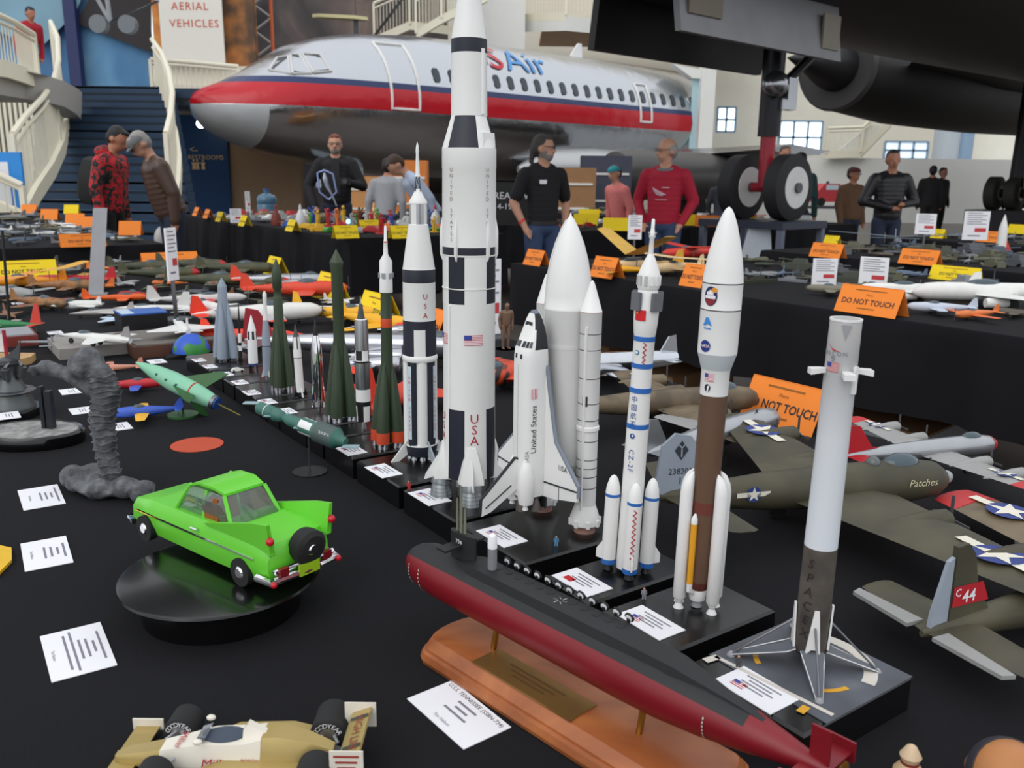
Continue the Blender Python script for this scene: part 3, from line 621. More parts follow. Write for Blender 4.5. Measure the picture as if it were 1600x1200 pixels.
for th,yt,yb in ((-90,735,868),(8,749,885),(90,737,870),(188,735,868)):
    rb=k.r(820,11.4); d=k.r(820,17.4)+rb*1.1; c=(d*math.sin(R(th)),-d*math.cos(R(th)))
    z0,z1=k.z(881),k.z(744); H=z1-z0
    bo=O('booster',MB().lathe([(rb*1.02,z0),(rb*1.02,z0+H*.055),(rb,z0+H*.056),(rb,z0+H*.765),(rb*1.02,z0+H*.766),(rb*1.02,z0+H*.80),(rb,z0+H*.801),(rb*.92,z0+H*.87),(rb*.6,z0+H*.955),(rb*.3,z0+H*.99),(rb*.05,z0+H)],20,[1,0,0,0,1,0,0,0,0,0],c=c),[WHITE,BLUE],k.t)
    O('booster_nozzle',MB().lathe([(rb*.75,.001),(rb*.4,z0)],12,c=c),BLACK,bo)
    sn,cs=math.sin(R(th)),math.cos(R(th))
    O('fin',MB().prism([(rb*.9,z0+.004),(rb*1.75,z0+.006),(rb*1.75,z0+.016),(rb*.9,z0+.026)],.0015,0,lambda p:Vector((c[0]+p.x*sn+p.z*cs,c[1]-p.x*cs+p.z*sn,p.y))),WHITE,bo)
    if th==8:
        f=lambda x,y:(c[0]+(rb+.0006)*math.sin(R(6)+x/rb),c[1]-(rb+.0006)*math.cos(R(6)+x/rb),y)
        mb=MB(); n=19; za,zc=z0+H*.16,z0+H*.73
        for i in range(n):
            s=.0018*(1 if i%2 else -1); y0_=za+(zc-za)*i/n; y1_=za+(zc-za)*(i+1)/n; mb.add([f(-s-.0006,y0_),f(-s+.0011,y0_),f(s+.0011,y1_),f(s-.0006,y1_)],[(0,1,2,3)])
        O('red_script',mb,M((180,50,70),.6),bo)
k.lathe('core_nozzle',[(886,14),(891.5,9)],[BLACK])
# ================================================================ 4. shuttle stack, 1:144
sp=at(913,829,ZP); SC=1/144
et=sp+AX*(6.35*SC); st_=T('space_shuttle_stack','white space shuttle orbiter mounted on a large white tank with two boosters','model shuttle',(et.x,et.y,ZP))
st_.rotation_euler=(0,0,AZ)   # local +y = A, local +x = B ; orbiter on -x side
st_.scale=(SC,SC,SC)
BOT=8.9
tk=O('external_tank',MB().lathe([(.3,BOT),(2.6,BOT+.7),(3.9,BOT+2.0),(4.2,BOT+3.2),(4.2,BOT+30.8),(4.26,BOT+30.9),(4.26,BOT+31.2),(4.2,BOT+31.3),(4.12,BOT+33.5),(3.85,BOT+36.5),(3.3,BOT+39.6),(2.5,BOT+42.4),(1.5,BOT+44.9),(.7,BOT+46.4),(.25,BOT+47),(.08,BOT+47.6)],40),WHITE,st_,sharp=60)
O('tank_seam',MB().lathe([(4.24,BOT+24.2),(4.24,BOT+24.9)],40),M((214,214,212),.5),tk)
for a,r_ in ((-118,.22),(-112,.12)):
    th=R(a); O('feed_line',MB().tube([(4.55*math.sin(th),-4.55*math.cos(th),BOT+3),(4.55*math.sin(th),-4.55*math.cos(th),BOT+27.6)],r_*1.6,8),WHITE,tk)
    O('cable_tray',MB().tube([((r__+.06)*math.sin(th),-(r__+.06)*math.cos(th),BOT+z) for r__,z in ((4.2,24),(4.2,31),(3.85,36.5),(3.3,39.6),(2.5,42.4),(1.5,44.9),(.7,46.4))],.13,6),M((210,210,208),.5),tk)
for s_ in (-1,1):
    c=(0,s_*6.35); bo=O('solid_booster',MB().lathe([(1.86,4.2),(1.86,40.0),(1.9,40.05),(1.9,40.15),(1.84,40.2),(.55,44.6),(.3,45.2),(.02,45.5)],28,[0,0,1,0,0,0,0],c=c),[WHITE,M((200,120,116),.6)],st_,sharp=50)
    for z in (8.5,10.6,12.2,13.8,17.2,21,24,28.5,33.5,36.3): O('joint_ring',MB().lathe([(1.89,z),(1.89,z+.16)],28,c=c),M((92,92,96),.5),bo)
    O('collar',MB().lathe([(1.88,19.0),(2.05,19.2),(2.05,19.8),(1.88,20)],28,c=c),WHITE,bo)
    O('aft_skirt',MB().lathe([(2.75,1.6),(2.75,2.4),(2.3,3.9),(2.05,4.6),(1.87,5.2)],28,c=c),WHITE,bo)
    for j in range(8): th=j*PI/4+.3; O('skirt_post',MB().box((c[0]+2.6*math.cos(th),c[1]+2.6*math.sin(th),2.0),(.7,.7,1.2),rz=th),WHITE,bo)
    O('nozzle',MB().lathe([(1.95,.0),(1.6,1.7)],24,c=c),M((150,112,100),.5),bo)
    O('cable_tray',MB().box((-1.75,c[1]-.9*1,21),(.35,.35,33)),WHITE,bo)
    O('marking',MB().box((-1.62 if s_<0 else -1.62,c[1]-.95,24.6),(.12,.9,1.8),rz=.6),BLACK,bo)
# orbiter: local frame x dorsal (-x world local), z nose up
OX=-7.9; OB=7.0  # axis offset from tank, bottom height of body
TILE=M((34,36,42),.6); GREYT=M((120,128,140),.55)
prof=[ # z, half width, dorsal extent, ventral extent
 (OB+0,2.7,2.9,2.3),(OB+3,2.75,2.8,2.35),(OB+8,2.75,2.75,2.4),(OB+16,2.7,2.75,2.4),(OB+24,2.7,2.75,2.4),(OB+25.2,2.68,2.72,2.38),(OB+26.6,2.6,2.55,2.3),(OB+28.2,2.35,1.7,2.2),(OB+30,1.95,.95,1.95),(OB+31.6,1.4,.45,1.6),(OB+32.6,.85,.1,1.25),(OB+33.15,.3,-.3,.85)]
def osec(hw,do,ve,z,n=24):
    pts=[]
    for i in range(n):
        a=2*PI*i/n; ca,sa=math.cos(a),math.sin(a)
        p=.62 if ca>0 else .38
        y=math.copysign(abs(sa)**.7,sa)*hw; d=(do if ca>0 else ve)*math.copysign(abs(ca)**p,ca)
        if do<0 and ca>0: d=do*abs(ca)
        pts.append((OX-d,y,z))
    return pts
def omat(kk,i):
    a=2*PI*(i+.5)/24; z=(prof[kk][0]+prof[kk+1][0])/2-OB
    if math.cos(a)<-.45: return 1
    if z>32.4: return 2
    if z>26 and math.cos(a)<.15+ (z-26)*.05: return 1
    return 0
ob=O('orbiter_body',MB().loft([osec(h,d,v,z) for z,h,d,v in prof],omat),[WHITE,TILE,GREYT],st_,sharp=50)
def P3(d,y,z): return (OX-d,y,OB+z)
# wings (double delta), thickness along dorsal axis
for s_ in (-1,1):
    out=[(2.4,23.5),(3.2,19.5),(4.6,13.5),(5.4,10.5),(11.9,4.2),(11.9,1.6),(5.5,.2),(2.4,-.2)]
    w=O('wing',MB().prism([(s_*y if s_>0 else s_*y,z) for y,z in out],.62,0,lambda p:Vector(P3(-1.55+p.z,p.x,p.y))),[WHITE],st_)
    le=[(2.5,23.7),(3.3,19.6),(4.75,13.5),(5.55,10.5),(12.0,4.2),(12.0,2.4)]
    O('leading_edge',MB().tube([P3(-1.6,s_*y,z) for y,z in le],.42,8),GREYT,w)
    O('elevon_line',MB().tube([P3(-1.2,s_*2.8,2.6),P3(-1.2,s_*11.9,3.4)],.16,5).tube([P3(-1.2,s_*7,.6),P3(-1.2,s_*7,2.9)],.07,5),TILE,w)
    O('belly_tiles',MB().prism([(s_*y,z) for y,z in out],.1,0,lambda p:Vector(P3(-1.95+p.z,p.x,p.y))),TILE,w)
    O('engine_pod',MB().loft([[P3(2.0+r*1.05*math.cos(2*PI*j/12),s_*1.75+r*math.sin(2*PI*j/12),z) for j in range(12)] for r,z in ((1.25,-1.2),(1.45,0),(1.5,3),(1.2,5.2),(.5,7.0),(.1,7.6))]),WHITE,st_)
    O('thruster_nozzle',MB().lathe([(.55,-2.2),(.3,-1.2)],10,tf=lambda p:Vector(P3(2.3+p.x,s_*2.0+p.y,p.z))),WHITE,st_)
# tail fin
finp=[(2.6,6.6),(3.2,6.9),(10.2,.6),(10.4,-2.4),(8.4,-1.9),(3.4,1.0),(2.6,1.2)]
fn=O('tail_fin',MB().prism([(d,z) for d,z in finp],.5,0,lambda p:Vector(P3(p.x,p.z,p.y))),WHITE,st_)
O('fin_edge',MB().tube([P3(2.7,0,6.9),P3(3.3,0,7.1),P3(10.4,0,.6),P3(10.55,0,-2.2)],.28,6),TILE,fn)
O('rudder_line',MB().tube([P3(4.2,.27,2.2),P3(9.6,.27,-1.0)],.14,5).tube([P3(4.2,-.27,2.2),P3(9.6,-.27,-1.0)],.14,5),TILE,fn)
for d,y in ((1.6,0),(-.4,1.35),(-.4,-1.35)): O('main_engine',MB().lathe([(1.15,-3.0),(.95,-1.8),(.55,-.4),(.4,.2)],16,tf=lambda p:Vector(P3(d+p.x,y+p.y,p.z))),M((110,104,100),.4,.7),st_)
O('body_flap',MB().box(P3(-1.9,0,-1.4),(.4,5.0,2.4)),TILE,st_)
O('aft_plate',MB().box(P3(.5,0,-.15),(4.6,5.0,.4)),TILE,st_)
# windows
def od(z,a):   # surface point of body at height z and angle a from dorsal (deg, + = -y side)
    zz=z+OB
    for q0,q1 in zip(prof,prof[1:]):
        if q0[0]<=zz<=q1[0]:
            t_=(zz-q0[0])/(q1[0]-q0[0]); h,d,v=[q0[i]+(q1[i]-q0[i])*t_ for i in (1,2,3)]; break
    ca,sa=math.cos(R(a)),math.sin(R(a)); p=.62 if ca>0 else .38
    y=math.copysign(abs(sa)**.7,sa)*h; dd=(d if ca>0 else v)*math.copysign(abs(ca)**p,ca)
    return Vector((OX-dd*1.015-.04,-y*1.02,zz))
for a in (-50,-30,-10,10,30,50):
    O('cockpit_window',MB().add([od(27.0,a-8),od(27.0,a+8),od(28.0,a+7),od(28.0,a-7)],[(0,1,2,3)]),DGLASS,ob)
for a in (-9,9): O('overhead_window',MB().add([od(25.0,a-4),od(25.0,a+4),od(25.8,a+4),od(25.8,a-4)],[(0,1,2,3)]),DGLASS,ob)
O('thruster_panel',MB().add([od(30.6,-25),od(30.6,30),od(31.2,30),od(31.2,-25)],[(0,1,2,3)]),TILE,ob)
O('bay_door_line',MB().tube([od(z,0)+Vector((.0,0,0)) for z in (3.5,10,20,24)],.05,4),M((200,200,200),.5),ob)
def sidef(z0,a0):
    def f(x,y): 
        p=od(z0+x,a0+0); q=od(z0+x,a0+12); n=(q-p).normalized(); return p+n*(-y)*1+Vector((-.03,-.05,0))
    return f
mb=MB(); text(mb,'United States',1.6,sidef(12.6,76)); O('lettering',mb,INK,ob)
mb=MB(); text(mb,'NASA',1.05,sidef(7.4,46)); O('lettering',mb,GREY,ob)
mb=MB(); f=sidef(19.0,76)
for i in range(7): gridquad(mb,f,-.9,.9,-.56+.16*i,-.4+.16*i,1 if i%2==0 else 0,2,1)
O('flag_print',mb,[PAPER,FRED],ob)
mb=MB(); text(mb,'USA',1.5,lambda x,y:P3(-1.18,-8.0-x*.9,6.4+y*.9)); O('lettering',mb,INK,st_)
O('bay_mark',MB().box((OX-2.2,-1.9,OB+3.2),(.3,.9,1.0)),M((110,90,50),.4,.6),ob)
# ================================================================ 5. tallest rocket
k=Rk('moon_rocket_model','tallest white rocket with black roll panels, a flag and red lettering',733,772)
s_=k
def pan(deg0,deg1,per=90):
    def f(kk,i,n):
        t=thdeg(i,n)
        return 1 if any(deg0<=t-per*q<deg1 for q in range(-3,4)) else 0
    return f
pn=pan(-50,-10)
bl=[WHITE,NAVY]
k.lathe('first_stage',[(738,41.5),(690,40.6),(632,40.2),(630,40.2),(474,40.6),(471,41),(399,41.3),(397,41.6),(384,41.6)],bl,[pn,pn,0,0,0,pn,0,1],36,sharp=50)
for y in (397,448): O('joint_ring',MB().lathe([(k.r(y,42.2),k.z(y+.8)),(k.r(y,42.2),k.z(y-.8))],36),OFFW,k.t)
k.lathe('second_stage',[(384.5,42),(264,42),(263,42.4),(232,42.4)],[WHITE],0,36)
k.lathe('tapered_adapter',[(232,42.2),(182,28)],bl,[pan(-45,25,120)],36)
k.lathe('third_stage',[(182,28.4),(176,28.2),(85,28),(84,28.1),(62,28.1)],bl,[0,0,0,1],36)
zt=k.z(62); u=k.r(62,1)
O('spacecraft_adapter',MB().lathe([(28*u,zt),(24.6*u,k.z(40)),(19*u,k.z(0)),(15.6*u,k.z(-30))],32),WHITE,k.t)
O('service_module',MB().lathe([(15.6*u,k.z(-30)),(15.6*u,k.z(-75))],28),SILVER,k.t)
O('crew_module',MB().lathe([(15.6*u,k.z(-75)),(15*u,k.z(-78)),(4*u,k.z(-104))],28),WHITE,k.t)
mb=MB()
for i in range(4): a=PI/4+i*PI/2; mb.tube([(4.5*u*math.cos(a),4.5*u*math.sin(a),k.z(-100)),(2.5*u*math.cos(a),2.5*u*math.sin(a),k.z(-125))],.0008,5)
O('escape_tower',mb,WHITE,k.t); O('escape_motor',MB().lathe([(3.6*u,k.z(-122)),(2.6*u,k.z(-126)),(2.6*u,k.z(-160)),(.3*u,k.z(-170))],12),WHITE,k.t)
for a in (-28,42,128,-118,-88,80):
    th=R(a); rr=k.r(380,41.5); O('motor_fairing',MB().loft([[( (rr+d)*math.sin(th)+w*e*math.cos(th),-(rr+d)*math.cos(th)+w*e*math.sin(th),z) for e,d in ((-1,-.003),(1,-.003),(.6,dd),(-.6,dd))] for z,w,dd in ((k.z(406),.001,.0005),(k.z(396),.0028,.0035),(k.z(360),.0028,.0035),(k.z(340),.0008,.0005))]),WHITE,k.t)
th=R(28); O('cable_fairing',MB().loft([[(r*math.sin(R(a)),-r*math.cos(R(a)),z) for a in (30,75)] +[(r2*math.sin(R(a)),-r2*math.cos(R(a)),z) for a in (75,30)] for r,r2,z in ((k.r(232,42.3),k.r(232,40),k.z(232)),(k.r(208,40.5),k.r(208,32),k.z(208)))]),WHITE,k.t)
O('cable_fairing',MB().loft([[(r*math.sin(R(a)),-r*math.cos(R(a)),z) for a in (-70,-52)] +[(r2*math.sin(R(a)),-r2*math.cos(R(a)),z) for a in (-52,-70)] for r,r2,z in ((k.r(232,42.8),k.r(232,40),k.z(232)),(k.r(182,29),k.r(182,26),k.z(182)))]),WHITE,k.t)
O('cable_duct',MB().tube([(k.r(130,28.6)*math.sin(R(48)),-k.r(130,28.6)*math.cos(R(48)),k.z(y)) for y in (180,78)],.0025,6),WHITE,k.t)
O('cable_duct',MB().tube([(k.r(550,41)*math.sin(R(-48)),-k.r(550,41)*math.cos(R(-48)),k.z(y)) for y in (630,474)],.0018,6),WHITE,k.t)
red=M((178,34,46),.6); tanl=M((150,134,126),.6)
decal(k,'red_lettering',lambda mb:stacked(mb,lambda dy:cylmap(k.r(660,40.3),.2,k.z(645)+dy,0,.0007),'USA',.0180,.0152),red)
decal(k,'red_lettering',lambda mb:stacked(mb,lambda dy:cylmap(k.r(660,40.3),-1.25,k.z(645)+dy,0,.0007),'USA',.0150,.0140),red)
for th in (-.70,.72): decal(k,'pale_lettering',lambda mb:stacked(mb,lambda dy:cylmap(k.r(300,42.1),th,k.z(266)+dy,0,.0007),'UNITED STATES',.0070,.0072),tanl)
decal(k,'flag_print',lambda mb:usflag(mb,cylmap(k.r(525,40.6),.17,k.z(525),0,.0006),.0255,.0135),[PAPER,FRED,FBLUE])
decal(k,'flag_print',lambda mb:usflag(mb,cylmap(k.r(525,40.6),-1.15,k.z(525),0,.0006),.0255,.0135),[PAPER,FRED,FBLUE])
rr=k.r(735,41)
for a in (-85,5,95,185):
    th=R(a); sn,cs=math.sin(th),math.cos(th)
    mp=lambda r,t,z:Vector((r*sn+t*cs,-r*cs+t*sn,z))
    O('engine_fairing',MB().loft([[mp(rr-.012,-w*1.2,z),mp(rr-.012,w*1.2,z),mp(rr+d,w,z),mp(rr+d*1.15,0,z),mp(rr+d,-w,z)] for z,w,d in ((k.z(741),.016,.012),(k.z(736),.0155,.0112),(k.z(712),.0115,.006),(k.z(688),.006,.0005))]),[WHITE if True else 0],k.t)
    k.fin('fin',[(rr+.002,k.z(740)),(rr+.026,k.z(746)),(rr+.024,k.z(738)),(rr+.002,k.z(700))],th,.0016,WHITE)
ZE=k.z(736)
for cx,cy in ((0,0),*(( (rr+.002)*math.sin(R(a)),-(rr+.002)*math.cos(R(a))) for a in (-85,5,95,185))):
    b=MB(); H=ZE; pr=[(r_*1.3,z_) for r_,z_ in [(.0125,0),(.0118,H*.1),(.0122,H*.12),(.0112,H*.25),(.0116,H*.27),(.0105,H*.4),(.0108,H*.42),(.0096,H*.55),(.0112,H*.58),(.0104,H*.75),(.007,H*1.05)]]
    O('engine_bell',b.lathe(pr,20,c=(cx,cy)),M((150,154,158),.35,.8),k.t)
# ================================================================ 6. second tallest
k=Rk('orbital_rocket_model','white rocket with broad black band and silver capsule, second tallest',658,714,(652,222))
k.lathe('escape_motor',[(276,4.6),(272,3.4),(240,2.4),(236,2.8),(228,2),(222,.4)],[WHITE],0,12)
mb=MB()
for i in range(4): a=PI/4+i*PI/2; r0,r1=k.r(296,6.2),k.r(277,3.2); mb.tube([(r0*math.cos(a),r0*math.sin(a),k.z(299)),(r1*math.cos(a),r1*math.sin(a),k.z(275))],.0007,5); a2=a+PI/2; mb.tube([(r0*math.cos(a),r0*math.sin(a),k.z(299)),(r1*math.cos(a2),r1*math.sin(a2),k.z(275))],.0005,4)
O('escape_tower',mb,DGREY,k.t)
k.lathe('crew_module',[(318,14.6),(314,14),(308,10),(297,4.5),(295,3)],[WHITE]); k.lathe('service_module',[(351,13.8),(318,14)],[SILVER,WHITE],[lambda kk,i,n:1 if 2<i%7<6 else 0],28)
k.lathe('adapter_cone',[(419,25),(351,15.4),(350,14)],[WHITE]); k.lathe('upper_stage',[(499,25.5),(441,25.4),(440,25.6),(438,25.6),(420,25.6),(418,25)],[WHITE,NAVY],[0,0,1,1,0],32)
k.lathe('interstage',[(555,26),(512,25.6),(499,25.8)],[WHITE,NAVY],[pan(-30,20,180) if False else (lambda kk,i,n:0 if -20<=thdeg(i,n)<25 or abs(thdeg(i,n))>110 else 1),1],36)
k.lathe('flange_ring',[(562,26.5),(560,27.5),(555,27.5),(553,26)],[WHITE],0,36)
for j in range(8):
    th=R(j*45+8); d=k.r(630,18); rb=k.r(630,8.4); w=j%2==0
    O('tank',MB().lathe([(rb,k.z(692)),(rb,k.z(560))],16,c=(d*math.sin(th),-d*math.cos(th))),WHITE if w else NAVY,k.t)
    if not w:
        def f(x,y): rr=d+rb+.0008; return (rr*math.sin(th)+x*math.cos(th),-rr*math.cos(th)+x*math.sin(th),y)
        mb=MB(); gridquad(mb,f,-.0032,.0032,k.z(680),k.z(568),0,1,1)
        tx=MB(); stacked(tx,lambda dy:(lambda x,y:tuple(Vector(f(x,y+k.z(586)+dy))*1+Vector((math.sin(th),-math.cos(th),0))*.0004)),'UNITED STATES',.0062,.0068)
        pnl=O('white_strip',mb,M((200,214,224),.5),k.t); O('red_lettering',tx,red,pnl)
k.lathe('tail_section',[(708,23),(700,25),(692,26.2),(690,26)],[NAVY,WHITE],[0,0,1],32)
for a,m in ((-62,WHITE),(28,M((160,168,178),.5)),(118,WHITE),(-152,WHITE)):
    r0=k.r(700,24); k.fin('fin',[(r0,k.z(706)),(r0+.028,k.z(722)),(r0+.028,k.z(713)),(r0,k.z(684))],R(a),.002,m)
for j in range(8): th=R(j*45+8); k.lathe('engine_bell',[(714,5),(706,3)],[SILVER],0,12,c=(k.r(705,17)*math.sin(th),-k.r(705,17)*math.cos(th)))
decal(k,'red_lettering',lambda mb:stacked(mb,lambda dy:cylmap(k.r(470,25.6),.36,k.z(461)+dy,0,.0007),'USA',.0112,.0142),red)
# ================================================================ flared rockets
def flared(name,label,base,top,prof,mats,ms,ybt,ybot,rbot,rcore,bmat,tipm,nz=True,nb=4,band=None):
    k=Rk(name,label,*base,top); k.lathe('core',prof,mats,ms,20,sharp=45)
    for j in range(nb):
        th=R(-45+j*360/nb+20); rb=(rbot-rcore)/2*1.08; c1=(rbot-rb)
        rings=[]
        mm=[]
        ys=[ybot,ybot-(ybot-ybt)*.14,ybot-(ybot-ybt)*.45,ybot-(ybot-ybt)*.8,ybt]
        for y,rf,off in zip(ys,(rb*.98,rb*1.0,rb*.86,rb*.5,rb*.06),(c1,c1*.97,c1*.78,c1*.6,rcore*.98)):
            r=k.r(y,rf); d=k.r(y,off); z=k.z(y)
            rings.append([(d*math.sin(th)+r*math.cos(2*PI*i/14),-d*math.cos(th)+r*math.sin(2*PI*i/14),z) for i in range(14)])
        bo=O('strap_on_booster',MB().loft(rings,lambda kk,i:1 if kk==0 and band else 0),[bmat,band or bmat],k.t,sharp=60)
        if nz:
            d=k.r(ybot,c1); 
            mb=MB()
            for q in range(4):
                a=q*PI/2+PI/4; r=k.r(ybot,rb*.42); mb.lathe([(r*.9,0.0),(r*.5,k.z(ybot)+.0006)],8,c=(d*math.sin(th)+r*1.15*math.cos(a),-d*math.cos(th)+r*1.15*math.sin(a)))
            o=O('nozzle_cluster',mb,tipm,bo)
            o['kind']='stuff'
    k.lathe('core_base',[(ybot+2,rcore*.7),(ybot-10,rcore*.95)],[tipm])
    return k
OLV=M((52,66,46),.5,var=.08); OLV2=M((60,72,50),.5); ORB=M((206,74,40),.5); SILN=M((176,178,184),.25,.9); PGREY=M((142,154,168),.5)
k=flared('banded_rocket_model','green flared rocket with white nose, orange band and orange skirt',(606,696),(602,352),
  [(690,9),(570,9.2),(512,8.8),(511,9),(497,9),(496,8.7),(457,8.7),(456.5,10.2),(408,10),(397,3.6),(380,3.1),(379,3.4),(377,3.4),(376,2.6),(354,2),(352,.4)],[OLV,ORB,WHITE],[0,0,0,1,0,0,2,2,2,2,2,1,2,2,2],565,688,28,8.8,OLV,SILN,band=ORB)
for a in (-80,-20,40,100,160,220): k.fin('air_brake',[(k.r(430,10),k.z(434)),(k.r(430,11.6),k.z(434)),(k.r(430,11.6),k.z(426)),(k.r(430,10),k.z(426))],R(a),.006,GREY)
flared('green_rocket_model','plain dark green flared rocket with sharp cone nose',(534,655),(525,389),[(650,9),(540,9),(500,8.2),(498,8.6),(418,9.2),(411,10.6),(409,10.4),(389,.4)],[OLV,OLV2],[0,0,1,0,0,0,1],530,648,26,9,OLV,SILN)
flared('green_rocket_model','shorter dark green flared rocket with bullet nose',(441,610),(431,404),[(605,8),(520,8),(466,7),(462,6),(452,5.6),(450,7.4),(428,7.6),(416,5.2),(404,.4)],[OLV,OLV2],[0,0,1,0,0,0,0,0],500,602,20,7.6,OLV,SILN)
flared('grey_rocket_model','pale blue-grey flared rocket with cone tip at the far end of the row',(353,563),(346,433),[(560,7),(480,7.2),(449,7),(446,6.8),(434,.4)],[PGREY],0,468,558,20,7,PGREY,DGREY)
# ================================================================ slim rockets
k=Rk('silver_rocket_model','slim silver rocket with black and white squares and thin stem',569,674,(563,462))
k.lathe('stem',[(676,3.6),(668,4.4),(658,2.4),(655,2)],[SILVER],0,14)
chk=lambda kk,i,n:1 if (i//4)%2 else 0
k.lathe('lower_stage',[(657,10.5),(633,11.3),(626,11.4),(609,11.4),(607,11.6),(566,11.4)],[WHITE,BLACK,SILVER],[chk,1,0,0,2],24)
k.lathe('upper_stage',[(566,11.3),(563,11.3),(562,11),(547,10.8),(510,10.6),(499,10),(498,6)],[WHITE,BLACK,SILVER],[1,0,chk,2,2,0],24)
k.lathe('capsule',[(498,6.2),(486,4.2),(476,3),(474,1)],[DGREY],0,16); k.lathe('probe',[(474,1.2),(462,.4)],[SILVER],0,8)
k=Rk('chrome_rocket_model','slim shiny chrome rocket with dark capsule beside the green rockets',499,642,(492,500))
k.lathe('body',[(634,8),(618,8.8),(570,8.8),(545,8),(527,5),(524,4.4)],[CHROME],0,20); k.lathe('capsule',[(524,4),(513,3),(508,1.8)],[BLACK],0,14); k.lathe('escape_tower',[(508,1),(500,.8)],[DGREY],0,8); k.lathe('stand',[(643,3),(634,2)],[STEEL],0,12)
for a in (-60,60,180): k.fin('booster_skirt',[(k.r(630,8),k.z(636)),(k.r(630,12),k.z(634)),(k.r(630,9.5),k.z(606)),(k.r(630,8),k.z(600))],R(a),.004,CHROME)
k=Rk('white_rocket_model','slim white rocket with black striped tip left of the chrome one',470,620,(461,506))
k.lathe('body',[(612,6.2),(560,6.2),(559,6.4),(558,6.4),(545,6.2)],[WHITE,BLACK],[0,0,1,0],18); k.lathe('striped_adapter',[(545,6.2),(526,5.4)],[WHITE,BLACK],[lambda kk,i,n:1 if i%4==0 else 0],20); k.lathe('capsule',[(526,5),(518,2.6),(512,1.4),(506,.5)],[DGREY],0,12)
for a in (-70,20,110,200): k.fin('fin',[(k.r(610,6),k.z(619)),(k.r(610,12),k.z(619)),(k.r(610,9),k.z(611)),(k.r(610,6),k.z(604))],R(a),.0018,WHITE if a in (20,200) else BLACK)
k.lathe('tail',[(619,5.5),(612,6.2)],[BLACK],0,18)
k=Rk('white_rocket_model','white bottle-shaped slender rocket with bulb tip',418,592,(413,454))
k.lathe('body',[(586,6.6),(542,6.6),(541,6.8),(540,6.8),(525,6.2),(500,4),(494,3.4),(472,2.6),(468,3.2),(460,3.2),(455,1)],[PGREY,BLACK,WHITE],[0,0,1,0,0,2,2,2,2,2],18); k.lathe('nozzle',[(592,3),(586,3.6)],[SILVER],0,12)
for a in (-70,20,110,200): k.fin('fin',[(k.r(584,6),k.z(588)),(k.r(584,9),k.z(588)),(k.r(584,6),k.z(576))],R(a),.0014,WHITE)
k=Rk('white_rocket_model','stubby white rocket with black checks below its cone nose',396,578,(392,492))
k.lathe('body',[(567,7.4),(530,7.2),(517,6.8),(513,6),(494,1),(492,.3)],[WHITE,BLACK],[0,lambda kk,i,n:1 if i%4<2 and i%8<6 else 0,0,0,0],24); k.lathe('blue_ring',[(570,7.4),(567,7.5)],[M((50,70,130),.5)],0,20)
for a in (-60,30,120,210): k.fin('leg',[(k.r(570,4),k.z(578)),(k.r(570,7),k.z(578)),(k.r(570,7),k.z(569)),(k.r(570,4),k.z(569))],R(a),.002,SILVER if a==30 else BLACK)
k=Rk('thin_rocket_model','pencil-thin black and white rocket beside the pale grey flared rocket',376,563,(372,470))
k.lathe('body',[(560,2.8),(548,2.9),(540,2.4),(535,2.8),(522,2.6),(521,1.6),(490,1.2),(470,.5)],[WHITE,BLACK],[1,0,1,0,0,1,1],12); 
for a in (-60,30,120,210): k.fin('fin',[(.001,k.z(563)),(.007,k.z(563)),(.001,k.z(552))],R(a),.001,BLACK)
t=T('tiny_car_model','tiny white car on a small plinth beside the thin rocket','model car',at(371,580,ZP),R(30)); O('body',MB().loft([[(x,-w,z0),(x,w,z0),(x,w*.8,z1),(x,-w*.8,z1)] for x,w,z0,z1 in ((-.014,.005,.001,.004),(-.009,.006,.001,.0075),(.002,.006,.001,.0085),(.008,.006,.001,.0055),(.014,.005,.001,.004))]),OFFW,t)
for x in (-.009,.009): O('wheel',MB().tube([(x,-.0065,.0022),(x,.0065,.0022)],.0022,10),BLACK,t)
